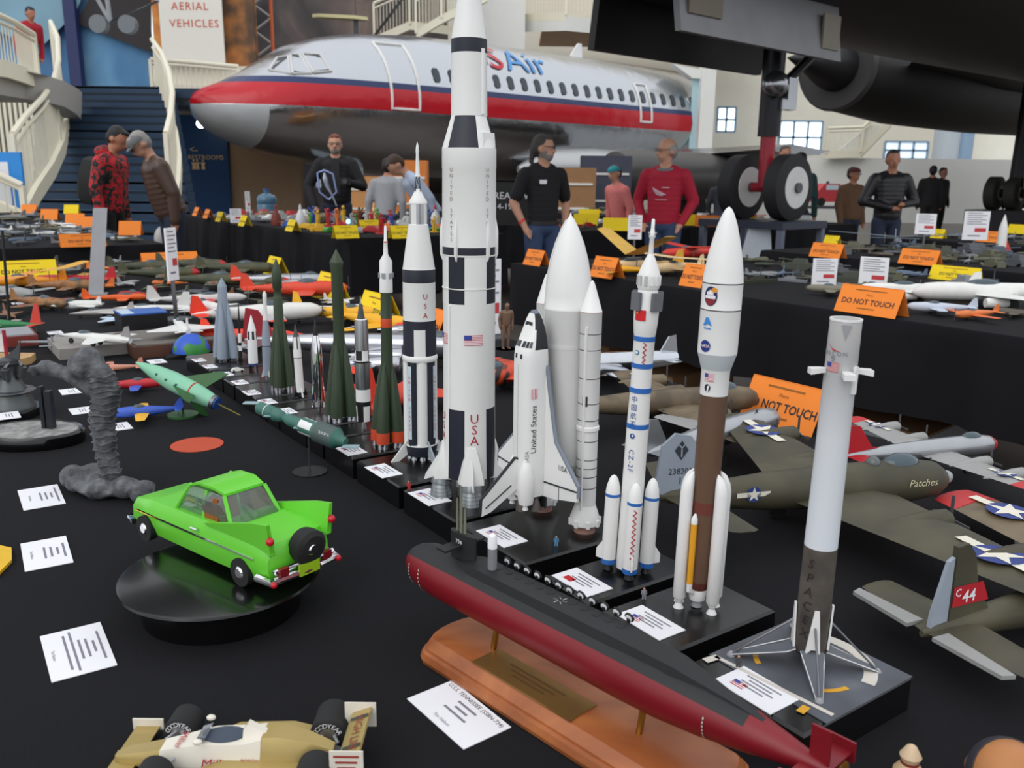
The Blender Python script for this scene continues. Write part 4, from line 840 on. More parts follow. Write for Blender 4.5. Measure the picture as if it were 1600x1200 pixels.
# ================================================================ blended bodies (people, statue)
def blob(prims,voxel,smooth=3):
    # prims: (kind, material index, ...) cap: p0,p1,r0,r1 ; ell: c,(rx,ry,rz),rotz
    mb=MB()
    for q in prims:
        if q[0]=='cap':
            _,m,p0,p1,r0,r1=q; p0,p1=Vector(p0),Vector(p1); d=(p1-p0); L=d.length or 1e-6; d/=L
            pts=[];rs=[]
            for a in (-80,-45,0): pts.append(p0+d*r0*math.sin(R(a))); rs.append(r0*math.cos(R(a)))
            for a in (0,45,80): pts.append(p1+d*r1*math.sin(R(a))); rs.append(r1*math.cos(R(a)))
            mb.tube(pts,rs,12)
        else:
            _,m,c,r,rot=q; c=Vector(c); Rm=rot if isinstance(rot,Matrix) else Matrix.Rotation(rot,3,'Z')
            mb.ball((0,0,0),r,14,0,lambda p:c+Rm@p)
    me=mb.mesh('tmp'); ob=bpy.data.objects.new('tmp',me); COL.objects.link(ob)
    rm=ob.modifiers.new('r','REMESH'); rm.mode='VOXEL'; rm.voxel_size=voxel; rm.use_smooth_shade=True
    if smooth:
        sm=ob.modifiers.new('s','SMOOTH'); sm.iterations=smooth; sm.factor=.5
    dg=bpy.context.evaluated_depsgraph_get(); out=bpy.data.meshes.new_from_object(ob.evaluated_get(dg))
    bpy.data.objects.remove(ob); bpy.data.meshes.remove(me)
    n=len(out.polygons); c=np.empty(n*3); out.polygons.foreach_get('center',c); c=c.reshape(-1,3)
    best=np.full(n,1e9); idx=np.zeros(n,dtype=np.int32)
    for q in prims:
        if q[0]=='cap':
            _,m,p0,p1,r0,r1=q; p0=np.array(p0,float); p1=np.array(p1,float); d=p1-p0; L2=max((d*d).sum(),1e-12)
            t=np.clip(((c-p0)@d)/L2,0,1); dist=np.linalg.norm(c-(p0+t[:,None]*d),axis=1)-(r0+(r1-r0)*t)
        else:
            _,m,cc,r,rot=q; Rm=np.array(rot if isinstance(rot,Matrix) else Matrix.Rotation(rot,3,'Z')); l=(c-np.array(cc))@Rm; rr=np.array(r); k_=np.linalg.norm(l/rr,axis=1); dist=(k_-1)*rr.min()
        s=dist<best; best[s]=dist[s]; idx[s]=m
    out.polygons.foreach_set('material_index',idx); out.polygons.foreach_set('use_smooth',np.ones(n,dtype=bool)); out.update()
    return out
# ================================================================ SUBMARINE
zs=.872
bow=at(643,868,zs); ste=at(1310,1213,zs); d=(ste-bow); Ls=d.length; rzs=math.atan2(d.y,d.x)
HULR=M((122,16,28),.42,var=.08); HULB=M((28,29,31),.55,var=.1)
sub=T('submarine_model','long black and dark red submarine model on brass rods','model submarine',bow,rzs)
RS=.0265
prof=[(0,.02),(.006,.28),(.016,.5),(.035,.72),(.06,.88),(.1,.98),(.15,1),(.62,1),(.7,.95),(.78,.82),(.86,.6),(.93,.36),(.98,.16),(1,.05)]
N=24
rings=[[(x*Ls,RS*r*math.cos(2*PI*(i+.5)/N),RS*r*math.sin(2*PI*(i+.5)/N)) for i in range(N)] for x,r in prof]
def hm(kk,i):
    a=2*PI*(i+1)/N; x=prof[kk][0]
    if x>.84: return 0
    return 1 if math.sin(a)>(.5 if x<.75 else .6) else 0
O('hull',MB().loft(rings,hm),[HULR,HULB],sub,sharp=60)
dk=[]
for x,w,h in ((.17,.30,1.0),(.22,.5,1.13),(.6,.5,1.13),(.72,.42,1.05),(.84,.16,.68),(.9,.05,.45)): dk.append([(x*Ls,-RS*w*1.25,RS*.6*min(1,h)),(x*Ls,-RS*w,RS*h),(x*Ls,RS*w,RS*h),(x*Ls,RS*w*1.25,RS*.6*min(1,h))])
O('missile_deck',MB().loft(dk),HULB,sub,sharp=25)
sl_=O('sail',MB().loft([[(x,-w,RS*.8),(x,w,RS*.8),(x,w*.85,RS*2.0),(x,-w*.85,RS*2.0)] for x,w in ((.142*Ls,.0015),(.150*Ls,.005),(.175*Ls,.0058),(.2*Ls,.0045),(.218*Ls,.001))]),HULB,sub)
O('sail_plane',MB().box((.172*Ls,0,RS*1.55),(.014,.052,.0022)),HULB,sl_)
for x,h,y in ((.160,.034,0),(.168,.048,.001),(.176,.030,-.001),(.184,.026,0)): O('mast',MB().tube([(x*Ls,y,RS*1.9),(x*Ls,y,RS*2+h*.55),(x*Ls,y,RS*2+h)],[.0016,.0013,.0008],6),M((116,118,100),.5),sl_)
mb=MB(); text(mb,'734',.0062,lambda x,y:(.18*Ls+x,-.0066,RS*1.72+y)); O('numerals',mb,PAPER,sl_)
mb=MB(); text(mb,'734',.0062,lambda x,y:(.18*Ls-x,.0066,RS*1.72+y)); O('numerals',mb,PAPER,sl_)
xm=.268*Ls
ms_=O('missile',MB().lathe([(.0045,RS*1.1),(.0045,RS*1.1+.022),(.0046,RS*1.1+.0221),(.0046,RS*1.1+.031),(.0036,RS*1.1+.035),(.001,RS*1.1+.037)],14,[1,0,0,0,0],c=(xm,0)),[PAPER,M((124,126,130),.5)],sub)
for i in range(12):
    x=(.275+i*.0285)*Ls; q=Vector((x,RS*.62,RS*1.13))
    h=O('hatch',MB().tube([q+Vector((0,.0,.0035)),q+Vector((0,.0016,.0042))],.0047,14).tube([q,q+Vector((0,0,.0035))],.002,6),BLACK,sub)
    O('hatch_liner',MB().tube([q+Vector((0,-.0008,.0033)),q+Vector((0,.0001,.0036))],.0033,12),PAPER,h)
    O('tube_opening',MB().lathe([(.0042,RS*1.125),(.0042,RS*1.14)],14,c=(x,RS*.22)),BLACK,sub)
WL=M((190,188,182),.7)
for x0 in (.455,.685):
    mb=MB()
    for j in range(6): a=j*PI/3; mb.add([(x0*Ls+.002*math.cos(a)-.0004,.002*math.sin(a),RS*1.17),(x0*Ls+.002*math.cos(a)+.0004,.002*math.sin(a),RS*1.17),(x0*Ls+.007*math.cos(a+.3)+.0004,.007*math.sin(a+.3),RS*1.17),(x0*Ls+.007*math.cos(a+.3)-.0004,.007*math.sin(a+.3),RS*1.17)],[(0,1,2,3)])
    o=O('deck_marking',mb,WL,sub); o['kind']='stuff'; o.location.z=0 if x0<.6 else -.0035
for x0 in (.055,.095,.80):
    i=min(range(len(prof)),key=lambda q:abs(prof[q][0]-x0)); rr=RS*(prof[i][1] if x0<.5 else .78)
    mb=MB()
    for j in range(7):
        a=PI+R(-28+j*9)*-1-R(10); a=PI-R(18)+R(j*9); mb.add([(x0*Ls-.0006,rr*1.02*math.cos(a),rr*1.02*math.sin(a)),(x0*Ls+.0006,rr*1.02*math.cos(a),rr*1.02*math.sin(a)),(x0*Ls+.0006,rr*1.02*math.cos(a+.09),rr*1.02*math.sin(a+.09)),(x0*Ls-.0006,rr*1.02*math.cos(a+.09),rr*1.02*math.sin(a+.09))],[(0,1,2,3)])
    o=O('draught_marks',mb,WL,sub); o['kind']='stuff'
O('rudder',MB().prism([(.955*Ls,-.03),(.985*Ls,-.03),(.985*Ls,.03),(.955*Ls,.03)],.002,0,lambda p:Vector((p.x,p.z,p.y))),HULR,sub)
O('stern_plane',MB().box((.968*Ls,0,0),(.02,.064,.002)).box((.968*Ls,.032,0),(.024,.002,.016)).box((.968*Ls,-.032,0),(.024,.002,.016)),HULR,sub)
O('propeller',MB().lathe([(.004,0),(.012,.002),(.003,.006)],10,tf=lambda p:Vector((Ls+p.z,p.x,p.y))),BRASS,sub)
# wooden base
WOOD=Mnoise('cherry_wood',[(.25,(124,66,34)),(.5,(160,92,50)),(.75,(182,112,64))],9,.35,detail=6,dist=2)
wb=T('wooden_base','polished wooden base with brass plate under the submarine','stand',(bow.x,bow.y,ZT),rzs)
Wd=.040; x0,x1=.085,Ls*.80
def plan(o,n=8):
    pts=[]
    for s_,xc in ((1,x1),(-1,x0)):
        for i in range(n+1):
            a=-PI/2+PI*i/n; pts.append((xc+s_*(Wd*.75-0+o)*math.cos(a)*.55,s_*(Wd+o)*math.sin(a)))
    return pts
rings=[[(x,y-.004,z) for x,y in plan(o)] for o,z in ((.006,0),(.008,.006),(.006,.012),(.002,.013),(.002,.0155),(-.002,.020),(-.006,.0235),(-.012,.0245))]
O('board',MB().loft(rings),WOOD,wb,sharp=30)
O('brass_plate',MB().box((Ls*.43,-.022,.0252),(.125,.034,.0014)),M((150,116,64),.38,.7,var=.15,scale=14),wb)
mb=MB(); [gridquad(mb,lambda x,y:(Ls*.43+x,y,.0262),-w_,w_,y_-.001,y_+.001,0,1,1) for w_,y_ in ((.035,-.015),(.028,-.021),(.02,-.027))]; O('engraving',mb,M((128,96,54),.4,.6),wb)
for x in (.29,.66): O('brass_rod',MB().tube([(x*Ls,-.008,.02),(x*Ls,-.002,zs-ZT-RS*.8)],.003,8),BRASS,wb)
# cards lying on the cloth
def cardpx(corners,label,lines,tsize,accent=None,z=ZT):
    ps=[at(x,y,z) for x,y in corners]; c=(ps[0]+ps[1]+ps[2]+ps[3])/4
    ex=((ps[2]-ps[1])+(ps[3]-ps[0])).normalized(); w=((ps[2]-ps[1]).length+(ps[3]-ps[0]).length)/2; dd=((ps[1]-ps[0]).length+(ps[2]-ps[3]).length)/2
    return card(0,0,w,dd,label,lines,z,None,None,math.atan2(ex.y,ex.x),tsize=tsize,pos=(c.x,c.y,z+.0017 if c.dot(AX)<.72 else z+.0002),accent=accent)
cardpx([(635,1095),(708,1067),(798,1140),(725,1175)],'large white card naming the submarine, beside its wooden base',['U.S.S. TENNESSEE (SSBN-734)',.3,.2,.36,' ','Tim Nelson'],.0082)
cardpx([(27,767),(90,758),(103,788),(37,798)],'white card beside the rocky foot of the grey statue',[.7,.25,.35,.4,' ','Tim Nelson'],.0058)
cardpx([(32,850),(103,839),(115,879),(39,895)],'white card with blue title left of the black turntable',[.5,.25,.35,.4,' ','Tim Nelson'],.006,FBLUE)
cardpx([(62,996),(157,973),(183,1040),(81,1068)],'large white card nearest the left front of the table',[.62,.25,.4,.42,.85,.75,' ','Tim Nelson'],.0058,M((60,110,110),.8))
# ================================================================ turntable and green car (plain stand-in)
tt=at(345,893,ZT+.042); tt.z=ZT
t=T('turntable_stand','round glossy black turntable carrying the green car','stand',tt)
O('base',MB().lathe([(.084,0),(.084,.034),(.080,.037)],48),GLOSSB,t); O('top_disc',MB().lathe([(.098,.036),(.105,.037),(.1065,.039),(.1055,.0415),(.103,.042)],56),GLOSSB,t)
GRN=M((104,204,52),.4,var=.03,coat=.15); DGRN=M((70,170,26),.45)
zt_=ZT+.042
fw=at(236,842,zt_); rw=at(385,912,zt_); dv=(rw-fw); dv.z=0; rzc=math.atan2(dv.y,dv.x); wbse=dv.length
perp=Vector((-dv.y,dv.x,0)).normalized()
HWc=.042; c0=(fw+rw)/2+perp*HWc*.9
car=T('toy_car','bright green finned toy car with chrome bumper and rear spare wheel','model car',(c0.x,c0.y,zt_),rzc)
# x: front negative, rear positive
Lf,Lr=-wbse*.5-.040,wbse*.5+.042
def sec(x,hw,z0,z1,tw,n=0): return [(x,-hw*.9,z0),(x,hw*.9,z0),(x,hw,z0+(z1-z0)*.35),(x,hw*.98,z0+(z1-z0)*.75),(x,hw*tw,z1),(x,-hw*tw,z1),(x,-hw*.98,z0+(z1-z0)*.75),(x,-hw,z0+(z1-z0)*.35)]
O('car_body',MB().loft([sec(Lf,HWc*.80,.016,.036,.8),sec(Lf+.008,HWc*.95,.011,.044,.82),sec(Lf+.05,HWc,.009,.050,.84),sec(-.012,HWc,.009,.052,.86),sec(.03,HWc,.009,.054,.88),sec(Lr-.03,HWc*1.02,.011,.056,.86),sec(Lr-.006,HWc*1.0,.013,.052,.84),sec(Lr,HWc*.95,.016,.044,.84)]),GRN,car,sharp=42)
O('cabin',MB().loft([[(x,-w,z),(x,w,z),(x,w,z+.003),(x,-w,z+.003)] for x,w,z in ((-.016,HWc*.62,.082),(.0,HWc*.66,.087),(.028,HWc*.66,.0875),(.046,HWc*.6,.083))]),GRN,car)
O('window_glass',MB().loft([sec(-.040,HWc*.70,.050,.053,.9),sec(-.018,HWc*.78,.050,.082,.78),sec(.045,HWc*.78,.052,.083,.76),sec(.066,HWc*.70,.053,.056,.9)]),M((200,216,214),.05,trans=.85,var=.01),car)
for s_ in (-1,1):
    for xx,x2 in ((-.042,-.017),(.012,.014),(.066,.046)): O('roof_pillar',MB().tube([(xx,s_*HWc*.76,.051),(x2,s_*HWc*.62,.084)],.0024,6),GRN,car)
    O('tail_fin',MB().loft([[(x,s_*HWc*.88-.003,z0),(x,s_*HWc*.88+.003,z0),(x,s_*HWc*.98+.002,z1),(x,s_*HWc*.98-.002,z1)] for x,z0,z1 in ((.03,.050,.054),(Lr-.02,.050,.076),(Lr+.006,.046,.080),(Lr+.004,.044,.062))]),GRN,car)
    O('tail_lamp',MB().ball((Lr+.007,s_*HWc*.96,.062),.0045,10),M((190,20,40),.25),car)
    O('side_trim',MB().tube([(Lf+.02,s_*HWc*1.01,.034),(Lr-.02,s_*HWc*1.03,.036)],.0012,5),CHROME,car)
    O('door_handle',MB().tube([(.004,s_*HWc*1.03,.042),(.016,s_*HWc*1.03,.0425)],.0018,6),CHROME,car)
    O('head_lamp',MB().ball((Lf,s_*HWc*.6,.030),(.004,.007,.007),12),CHROME,car)
    for xw in (-wbse/2,wbse/2):
        w=O('wheel',MB().tube([(xw,s_*(HWc-.006),.0155),(xw,s_*(HWc+.004),.0155)],.0155,22),TYRE,car); O('hub_cap',MB().tube([(xw,s_*(HWc+.003),.0155),(xw,s_*(HWc+.0055),.0155)],[.008,.005],16),CHROME,w)
    O('bumper_lamp',MB().box((Lr+.010,s_*HWc*.68,.026),(.006,.011,.008)),M((120,22,30),.3),car)
    O('bumper_tip',MB().ball((Lr+.013,s_*HWc*1.02,.017),.0036,8),M((190,20,40),.3),car)
O('rear_bumper',MB().tube([(Lr-.012,-HWc*1.08,.019),(Lr+.008,-HWc*1.04,.018),(Lr+.012,0,.018),(Lr+.008,HWc*1.04,.018),(Lr-.012,HWc*1.08,.019)],.0042,8).tube([(Lr+.008,-HWc*.9,.027),(Lr+.010,HWc*.9,.027)],.003,8),CHROME,car)
O('front_bumper',MB().tube([(Lf+.012,-HWc*1.02,.017),(Lf-.005,-HWc*.9,.016),(Lf-.008,0,.016),(Lf-.005,HWc*.9,.016),(Lf+.012,HWc*1.02,.017)],.0038,8),CHROME,car)
O('number_plate',MB().box((Lr+.014,.002,.021),(.003,.026,.012)),M((150,190,30),.5),car)
sw=O('spare_wheel',MB().tube([(Lr-.002,.006,.043),(Lr+.004,.006,.0425),(Lr+.014,.006,.0415),(Lr+.017,.006,.041)],[.018,.0195,.0195,.015],26),TYRE,car); O('hub_cap',MB().tube([(Lr+.016,.006,.041),(Lr+.019,.006,.041)],[.007,.005],16),CHROME,sw)
for y in (-.02,.02): O('seat',MB().box((.022,y,.058),(.022,.024,.02)).box((.036,y,.066),(.008,.024,.026)),M((150,84,30),.6),car)
# ================================================================ grey statue on rocky foot (plain stand-in)
STAT=Mnoise('grey_sculpt',[(.3,(52,54,58)),(.5,(84,86,90)),(.7,(112,116,120))],60,.6,detail=5,bump=.5)
b=at(172,772,ZT); YS=b.y
t=T('grey_statue','grey hooded ribbed statue reaching out one arm, on a rocky foot','statue',b)
def lp(px,py): v=atY(px,py,YS)-b; return (v.x,v.y,v.z)
pr=[]
path=[(176,748,15),(164,700,16),(160,655,19),(166,615,21),(158,585,19)]
for (x0,y0,r0),(x1,y1,r1) in zip(path,path[1:]): pr.append(('cap',0,lp(x0,y0),lp(x1,y1),r0*.00093,r1*.00093))
pr+= [('ell',0,lp(129,571),(.021,.021,.021),0),('ell',0,(lp(136,570)[0],.006,lp(136,568)[2]),(.022,.022,.024),0),('cap',0,lp(166,598),lp(140,606),.016,.013),('cap',0,lp(140,606),lp(104,584),.012,.010),('cap',0,lp(104,584),lp(72,574),.010,.012)]
for dx,dy in ((-30,2),(-28,8),(-25,14),(-20,16),(-24,-3)): x,_,z=lp(72,574); x2,_,z2=lp(72+dx,574+dy); pr.append(('cap',0,(x,0,z),(x2,-.004+.003*dy/5,z2),.005,.002))
me=blob(pr,.0035,2); O('figure',me,STAT,t)
mb=MB()
for i in range(17):
    f=i/16; 
    x0,y0,r0=path[min(3,int(f*4))]; x1,y1,r1=path[min(4,int(f*4)+1)]; ff=f*4-min(3,int(f*4))
    c=Vector(lp(x0+(x1-x0)*ff,y0+(y1-y0)*ff)); r=(r0+(r1-r0)*ff)*.00095
    a=[(c.x+r*1.03*math.cos(2*PI*j/14),c.y+r*1.03*math.sin(2*PI*j/14),c.z+.002*math.sin(j*1.7+i)) for j in range(15)]
    mb.tube(a,.0016,5)
o=O('ribs',mb,STAT,t); o['kind']='stuff'
rnd=random.Random(4); pr=[]
for i in range(22):
    x=rnd.uniform(112,232); y=rnd.uniform(752,782) if x<200 else rnd.uniform(762,790); q=at(x,y,ZT)-b; s_=rnd.uniform(.008,.016); pr.append(('ell',0,(q.x,q.y,s_*1.1),(s_*1.3,s_,s_*rnd.uniform(.7,1.3)),rnd.uniform(0,3)))
pr.append(('ell',0,(0.0,0,.012),(.05,.035,.012),0))
O('rocky_foot',blob(pr,.004,1),STAT,t)
# ================================================================ open-wheel racing car
c=at(392,1192,ZT); rc_=T('racing_car_model','gold and white open-wheel racing car with wide black tyres','model car',(-.214,.612,ZT+.0016),0)
GOLD=M((176,154,96),.32,.35,var=.05); CRM=M((226,220,206),.4)
# nose towards -x
def rs(x,hw,z0,z1,tw=.7): return [(x,-hw,z0),(x,hw,z0),(x,hw,(z0+z1)/2),(x,hw*tw,z1),(x,-hw*tw,z1),(x,-hw,(z0+z1)/2)]
O('nose',MB().loft([rs(-.100,.004,.008,.012),rs(-.09,.008,.007,.015),rs(-.062,.011,.006,.020)]),GOLD,rc_)
tub=O('cockpit_body',MB().loft([rs(-.062,.011,.006,.020),rs(-.045,.013,.005,.024),rs(-.022,.0155,.005,.029,.8),rs(.006,.0165,.005,.030,.8),rs(.02,.0165,.005,.033,.7)]),CRM,rc_)
O('engine_cover',MB().loft([rs(.02,.0166,.005,.034,.6),rs(.035,.017,.005,.034,.55),rs(.055,.015,.006,.029,.5),rs(.075,.009,.008,.020,.6)]),GOLD,rc_)
for s_ in (-1,1):
    O('side_pod',MB().loft([rs(-.025,.006,.005,.014),rs(-.01,.011,.004,.018,.9),rs(.035,.012,.004,.019,.9),rs(.062,.009,.004,.014,.9)],tf=lambda p:Vector((p.x,p.y+s_*.024,p.z))),GOLD,rc_)
O('cockpit_opening',MB().lathe([(.0115,0),(.0115,.0012)],18,tf=lambda p:Vector((-.012+p.x*1.5,p.y*.9,.0292+p.z+p.x*.06))),M((62,72,88),.5),rc_)
O('windscreen',MB().loft([[(-.034,-.008,.027),(-.034,.008,.027),(-.031,.0075,.0325),(-.031,-.0075,.0325)],[(-.026,-.0105,.029),(-.026,.0105,.029),(-.024,.010,.0335),(-.024,-.010,.0335)]]),M((200,206,210),.05,trans=.8,var=.01),rc_)
O('roll_hoop',MB().loft([[(x,-w,.030),(x,w,.030),(x,w*.5,z),(x,-w*.5,z)] for x,w,z in ((.004,.006,.036),(.008,.007,.0415),(.014,.007,.038),(.024,.006,.033))]),CRM,rc_)
O('mirror',MB().ball((-.028,.016,.034),(.004,.0028,.0025),8,0),CRM,rc_); O('mirror',MB().ball((-.028,-.016,.034),(.004,.0028,.0025),8,0),CRM,rc_)
for s_ in (-1,1):
    for x,rw_,wd in ((-.058,.0135,.0125),(.066,.0155,.0165)):
        cy=s_*.034; w=O('tyre',MB().tube([(x,cy-wd,rw_),(x,cy-wd*.9,rw_),(x,cy+wd*.9,rw_),(x,cy+wd,rw_)],[rw_*.86,rw_,rw_,rw_*.86],26),TYRE,rc_)
        for e in (-1,1): O('wheel_rim',MB().tube([(x,cy+e*wd*.98,rw_),(x,cy+e*wd*1.02,rw_)],rw_*.52,18),M((170,172,176),.3,.8),w)
        mb=MB(); rr_=rw_*.70
        s0='GOODYEAR'; n=len(s0)
        for j,ch in enumerate(s0):
            a=R(90+ (n-1)*9-j*18); text(mb,ch,.0058,lambda X,Y:(x+(rr_+Y)*math.cos(a)+X*math.sin(a),cy-wd*1.04,rw_+(rr_+Y)*math.sin(a)-X*math.cos(a)))
        O('tyre_lettering',mb,PAPER,w)
        O('suspension_arm',MB().tube([(x-.008,s_*.010,.016),(x,s_*.026,rw_+.003)],.0012,5).tube([(x+.010,s_*.010,.016),(x,s_*.026,rw_+.003)],.0012,5).tube([(x-.008,s_*.010,.008),(x,s_*.026,rw_-.004)],.0012,5).tube([(x+.010,s_*.010,.008),(x,s_*.026,rw_-.004)],.0012,5),M((176,178,182),.4,.6),rc_)
O('gearbox',MB().loft([rs(.072,.009,.006,.018),rs(.088,.006,.006,.014),rs(.095,.003,.008,.012)]),M((64,66,70),.5),rc_)
wg=O('rear_wing',MB().loft([[(.083,y,.027),(.085,y,.030),(.100,y,.0355),(.101,y,.034)] for y in (-.031,.031)]),GOLD,rc_)
for y0,y1 in ((-.02,-.016),(.018,.022)): O('wing_stripe',MB().add([(.085,y0,.0306),(.085,y1,.0306),(.0995,y1,.0361),(.0995,y0,.0361)],[(0,1,2,3)]),M((50,60,50),.5),wg)
for s_ in (-1,1): O('end_plate',MB().box((.091,s_*.0316,.028),(.026,.0012,.022)),CRM,wg)
mb=MB(); text(mb,'HIGH LIFE',.0105,lambda X,Y:(.0925+Y*.93,-X,.0335+Y*.36)); O('wing_lettering',mb,M((140,50,40),.6),wg)
mb=MB()
for j,(s0,z) in enumerate((('PATRICK RACING',.0345),('Series Derby',.0295),('8 WILLIAMS',.0245))): gridquad(mb,lambda X,Y:(.091+X,-.0325,z+Y),-len(s0)*.0007,len(s0)*.0007,-.001,.001,0,1,1)
O('end_plate_lettering',mb,M((160,60,50),.6),wg)
O('wing_post',MB().box((.089,0,.021),(.008,.002,.018)),STEEL,rc_)
fwg=O('front_wing',MB().box((-.092,0,.0065),(.02,.085,.0016)),GOLD,rc_)
for s_ in (-1,1): O('end_plate',MB().box((-.092,s_*.0425,.009),(.026,.0014,.010)),CRM,fwg)
RDK=M((170,30,40),.6); sidey=lambda z:-.0168 if z<.017 else -.0168+ (z-.017)*.25
def sidetext(s0,x,z,size,mt,shear=0,sx=1): mb=MB(); text(mb,s0,size,lambda X,Y:(x+X,-.0173 if x>-.02 else -.0166,z+Y),sx=sx,shear=shear); O('lettering',mb,mt,rc_)
sidetext('Miller',-.014,.0155,.011,RDK,.25); sidetext('HIGH LIFE',.008,.0135,.005,RDK); sidetext('BOSCH',.012,.0185,.0042,RDK); sidetext('PENNZOIL',.051,.0115,.0062,INK); sidetext('8',.031,.0135,.009,M((80,90,140),.6))
mb=MB(); text(mb,'Miller',.0092,lambda X,Y:(-.047+Y*1.0,-X,.0248+Y*.2),shear=.25); O('lettering',mb,RDK,rc_)
O('black_sill',MB().box((-.02,-.0170,.0095),(.075,.0012,.0012)),BLACK,rc_)
# ================================================================ left side pieces
# lunar diorama
p=at(52,690,ZT); t=T('lunar_diorama','oval black base with grey cratered ground and dark upright slabs','diorama',p)
O('base',MB().lathe([(.088,0),(.090,.006),(.090,.02),(.086,.024),(.080,.022)],44,sy=.72),GLOSSB,t)
O('lunar_ground',MB().lathe([(.080,.021),(.078,.0235),(.04,.0245),(.0,.0255)],36,sy=.7),Mnoise('moon_dust',[(.3,(110,110,108)),(.55,(150,150,148)),(.75,(172,172,170))],60,.8,detail=5,bump=.8),t)
for dx,w,h in ((.022,.006,.078),(.034,.011,.070)): O('slab',MB().box((dx,.004,.023+h/2),(w,.012,h)),M((30,32,38),.4),t)
O('figure',MB().tube([(-.058,-.01,.023),(-.058,-.01,.034),(-.058,-.01,.046)],[.003,.005,.003],8).ball((-.058,-.01,.049),.004,8),PAPER,t)
# engine bell
p=at(22,648,ZT); t=T('engine_model','dark grey rocket engine with ribbed bell on a black base','model engine',p)
EM=M((88,92,92),.4,.6,var=.2,scale=40)
O('plinth',MB().box((0,0,.008),(.10,.10,.016)),GLOSSB,t)
O('bell',MB().lathe([(.042,.016)]+[(.042-.0022*i+(.0012 if i%2 else 0),.016+.0055*i) for i in range(1,9)]+[(.018,.074)],28),EM,t)
O('ring',MB().lathe([(.041,.048),(.044,.050),(.041,.052)],28),STEEL,t)
O('chamber',MB().lathe([(.018,.074),(.014,.082),(.016,.1),(.020,.104),(.020,.112),(.010,.116)],20),EM,t)
for i in range(5): a=i*2*PI/5; O('turbopump',MB().tube([(.022*math.cos(a),.022*math.sin(a),.078),(.028*math.cos(a),.028*math.sin(a),.098)],.008,10),EM,t); O('pipe',MB().tube([(.028*math.cos(a),.028*math.sin(a),.1),(.014*math.cos(a+.5),.014*math.sin(a+.5),.112),(.012*math.cos(a+1),.012*math.sin(a+1),.09)],.003,6),STEEL,t)
O('fin',MB().prism([(-.01,.112),(.024,.112),(.03,.15),(.02,.135)],.003,0,lambda p:Vector((p.x,p.z,p.y))),DGREY,t)
# half globe
p=at(300,556,ZT); t=T('globe_dome','blue and green half globe on a small black base','globe',p)
O('base',MB().box((0,0,.006),(.1,.1,.012)),GLOSSB,t); O('dome',MB().ball((0,0,.012),.048,28,0,None,0.0),Mnoise('globe_print',[(.0,(36,80,186)),(.53,(44,90,196)),(.55,(46,130,60)),(1,(60,150,66))],26,.4,detail=1,interp='LINEAR'),t)
# pale green rocket toy on a stand (plain stand-in)
p=at(290,650,ZT); t=T('toy_rocket','pale green cigar-shaped toy rocket tilted on a dark green stand','toy rocket',p)
nose=atY(212,566,p.y+.04)-p; tail=atY(342,632,p.y-.03)-p
ax=(tail-nose).normalized(); L=(tail-nose).length
MINT=M((134,196,164),.4); DMG=M((44,92,44),.5)
rot=Vector((0,0,1)).rotation_difference(ax).to_matrix()
tfm=lambda q:nose+rot@q
hu=O('hull',MB().lathe([(.001,0),(.008,L*.1),(.015,L*.25),(.0195,L*.45),(.0195,L*.7),(.016,L*.86),(.0135,L*.93)],24,tf=tfm),MINT,t)
O('tail_ring',MB().lathe([(.0145,L*.93),(.0145,L*.97)],24,tf=tfm),STEEL,hu); O('exhaust',MB().lathe([(.0125,L*.965),(.0125,L*.985)],24,tf=tfm),M((40,80,150),.4),hu)
O('red_line',MB().lathe([(.0200,L*.70),(.0200,L*.712)],24,tf=tfm),RED,hu)
for a in (0,120,240): O('fin',MB().prism([(.014,L*.5),(.06,L*.82),(.062,L*.9),(.016,L*.78)],.002,0,lambda q:tfm(Vector((q.x*math.cos(R(a))-q.z*math.sin(R(a)),q.x*math.sin(R(a))+q.z*math.cos(R(a)),q.y)))),DMG,hu)
for f in (.3,.42,.54): O('porthole',MB().lathe([(.003,0),(.003,.001)],10,tf=lambda q:nose+ax*L*f+Vector((.0,-.0195*(1 if f>.35 else .85),.004))+Vector((q.x,-q.z,q.y))),M((60,110,100),.3),hu)
m_=nose+ax*L*.55; O('stand',MB().tube([(m_.x,m_.y,.002),(m_.x,m_.y,m_.z-.012)],.0025,8).lathe([(.03,0),(.03,.004)],24,c=(m_.x,m_.y)),DMG,t)
O('antenna',MB().tube([tfm(Vector((0,0,L*.985))),tfm(Vector((0,0,L*1.25)))],.0012,5),M((120,110,40),.5),hu)
# docked green spacecraft on thin stands
p=at(497,738,ZT); t=T('docked_spacecraft_model','two docked dark green spacecraft with small solar panels on a thin stand','model spacecraft',p)
q0=atY(402,636,p.y+.05)-p; q1=atY(532,688,p.y-.03)-p
TEAL=M((62,112,100),.5); DKT=M((74,90,86),.5); ax=(q1-q0).normalized(); L=(q1-q0).length; rot=Vector((0,0,1)).rotation_difference(ax).to_matrix(); tfm=lambda q:q0+rot@q
O('small_craft',MB().lathe([(.006,0),(.011,.006),(.011,L*.12),(.0115,L*.13),(.0115,L*.18),(.0095,L*.2),(.012,L*.23),(.009,L*.31),(.004,L*.34)],18,[0,0,1,0,0,0,0,0],tf=tfm),[TEAL,WHITE],t)
O('docking_section',MB().lathe([(.006,L*.33),(.007,L*.36),(.010,L*.40),(.010,L*.52),(.0135,L*.56)],16,tf=tfm),TEAL,t)
O('station_body',MB().lathe([(.0135,L*.56),(.0135,L*.70),(.0175,L*.74),(.0175,L*.95),(.010,L*1.0),(.007,L*1.06)],20,[lambda kk,i,n:1 if i%5<3 else 0,0,2,0,0],tf=tfm),[TEAL,WHITE,DKT],t)
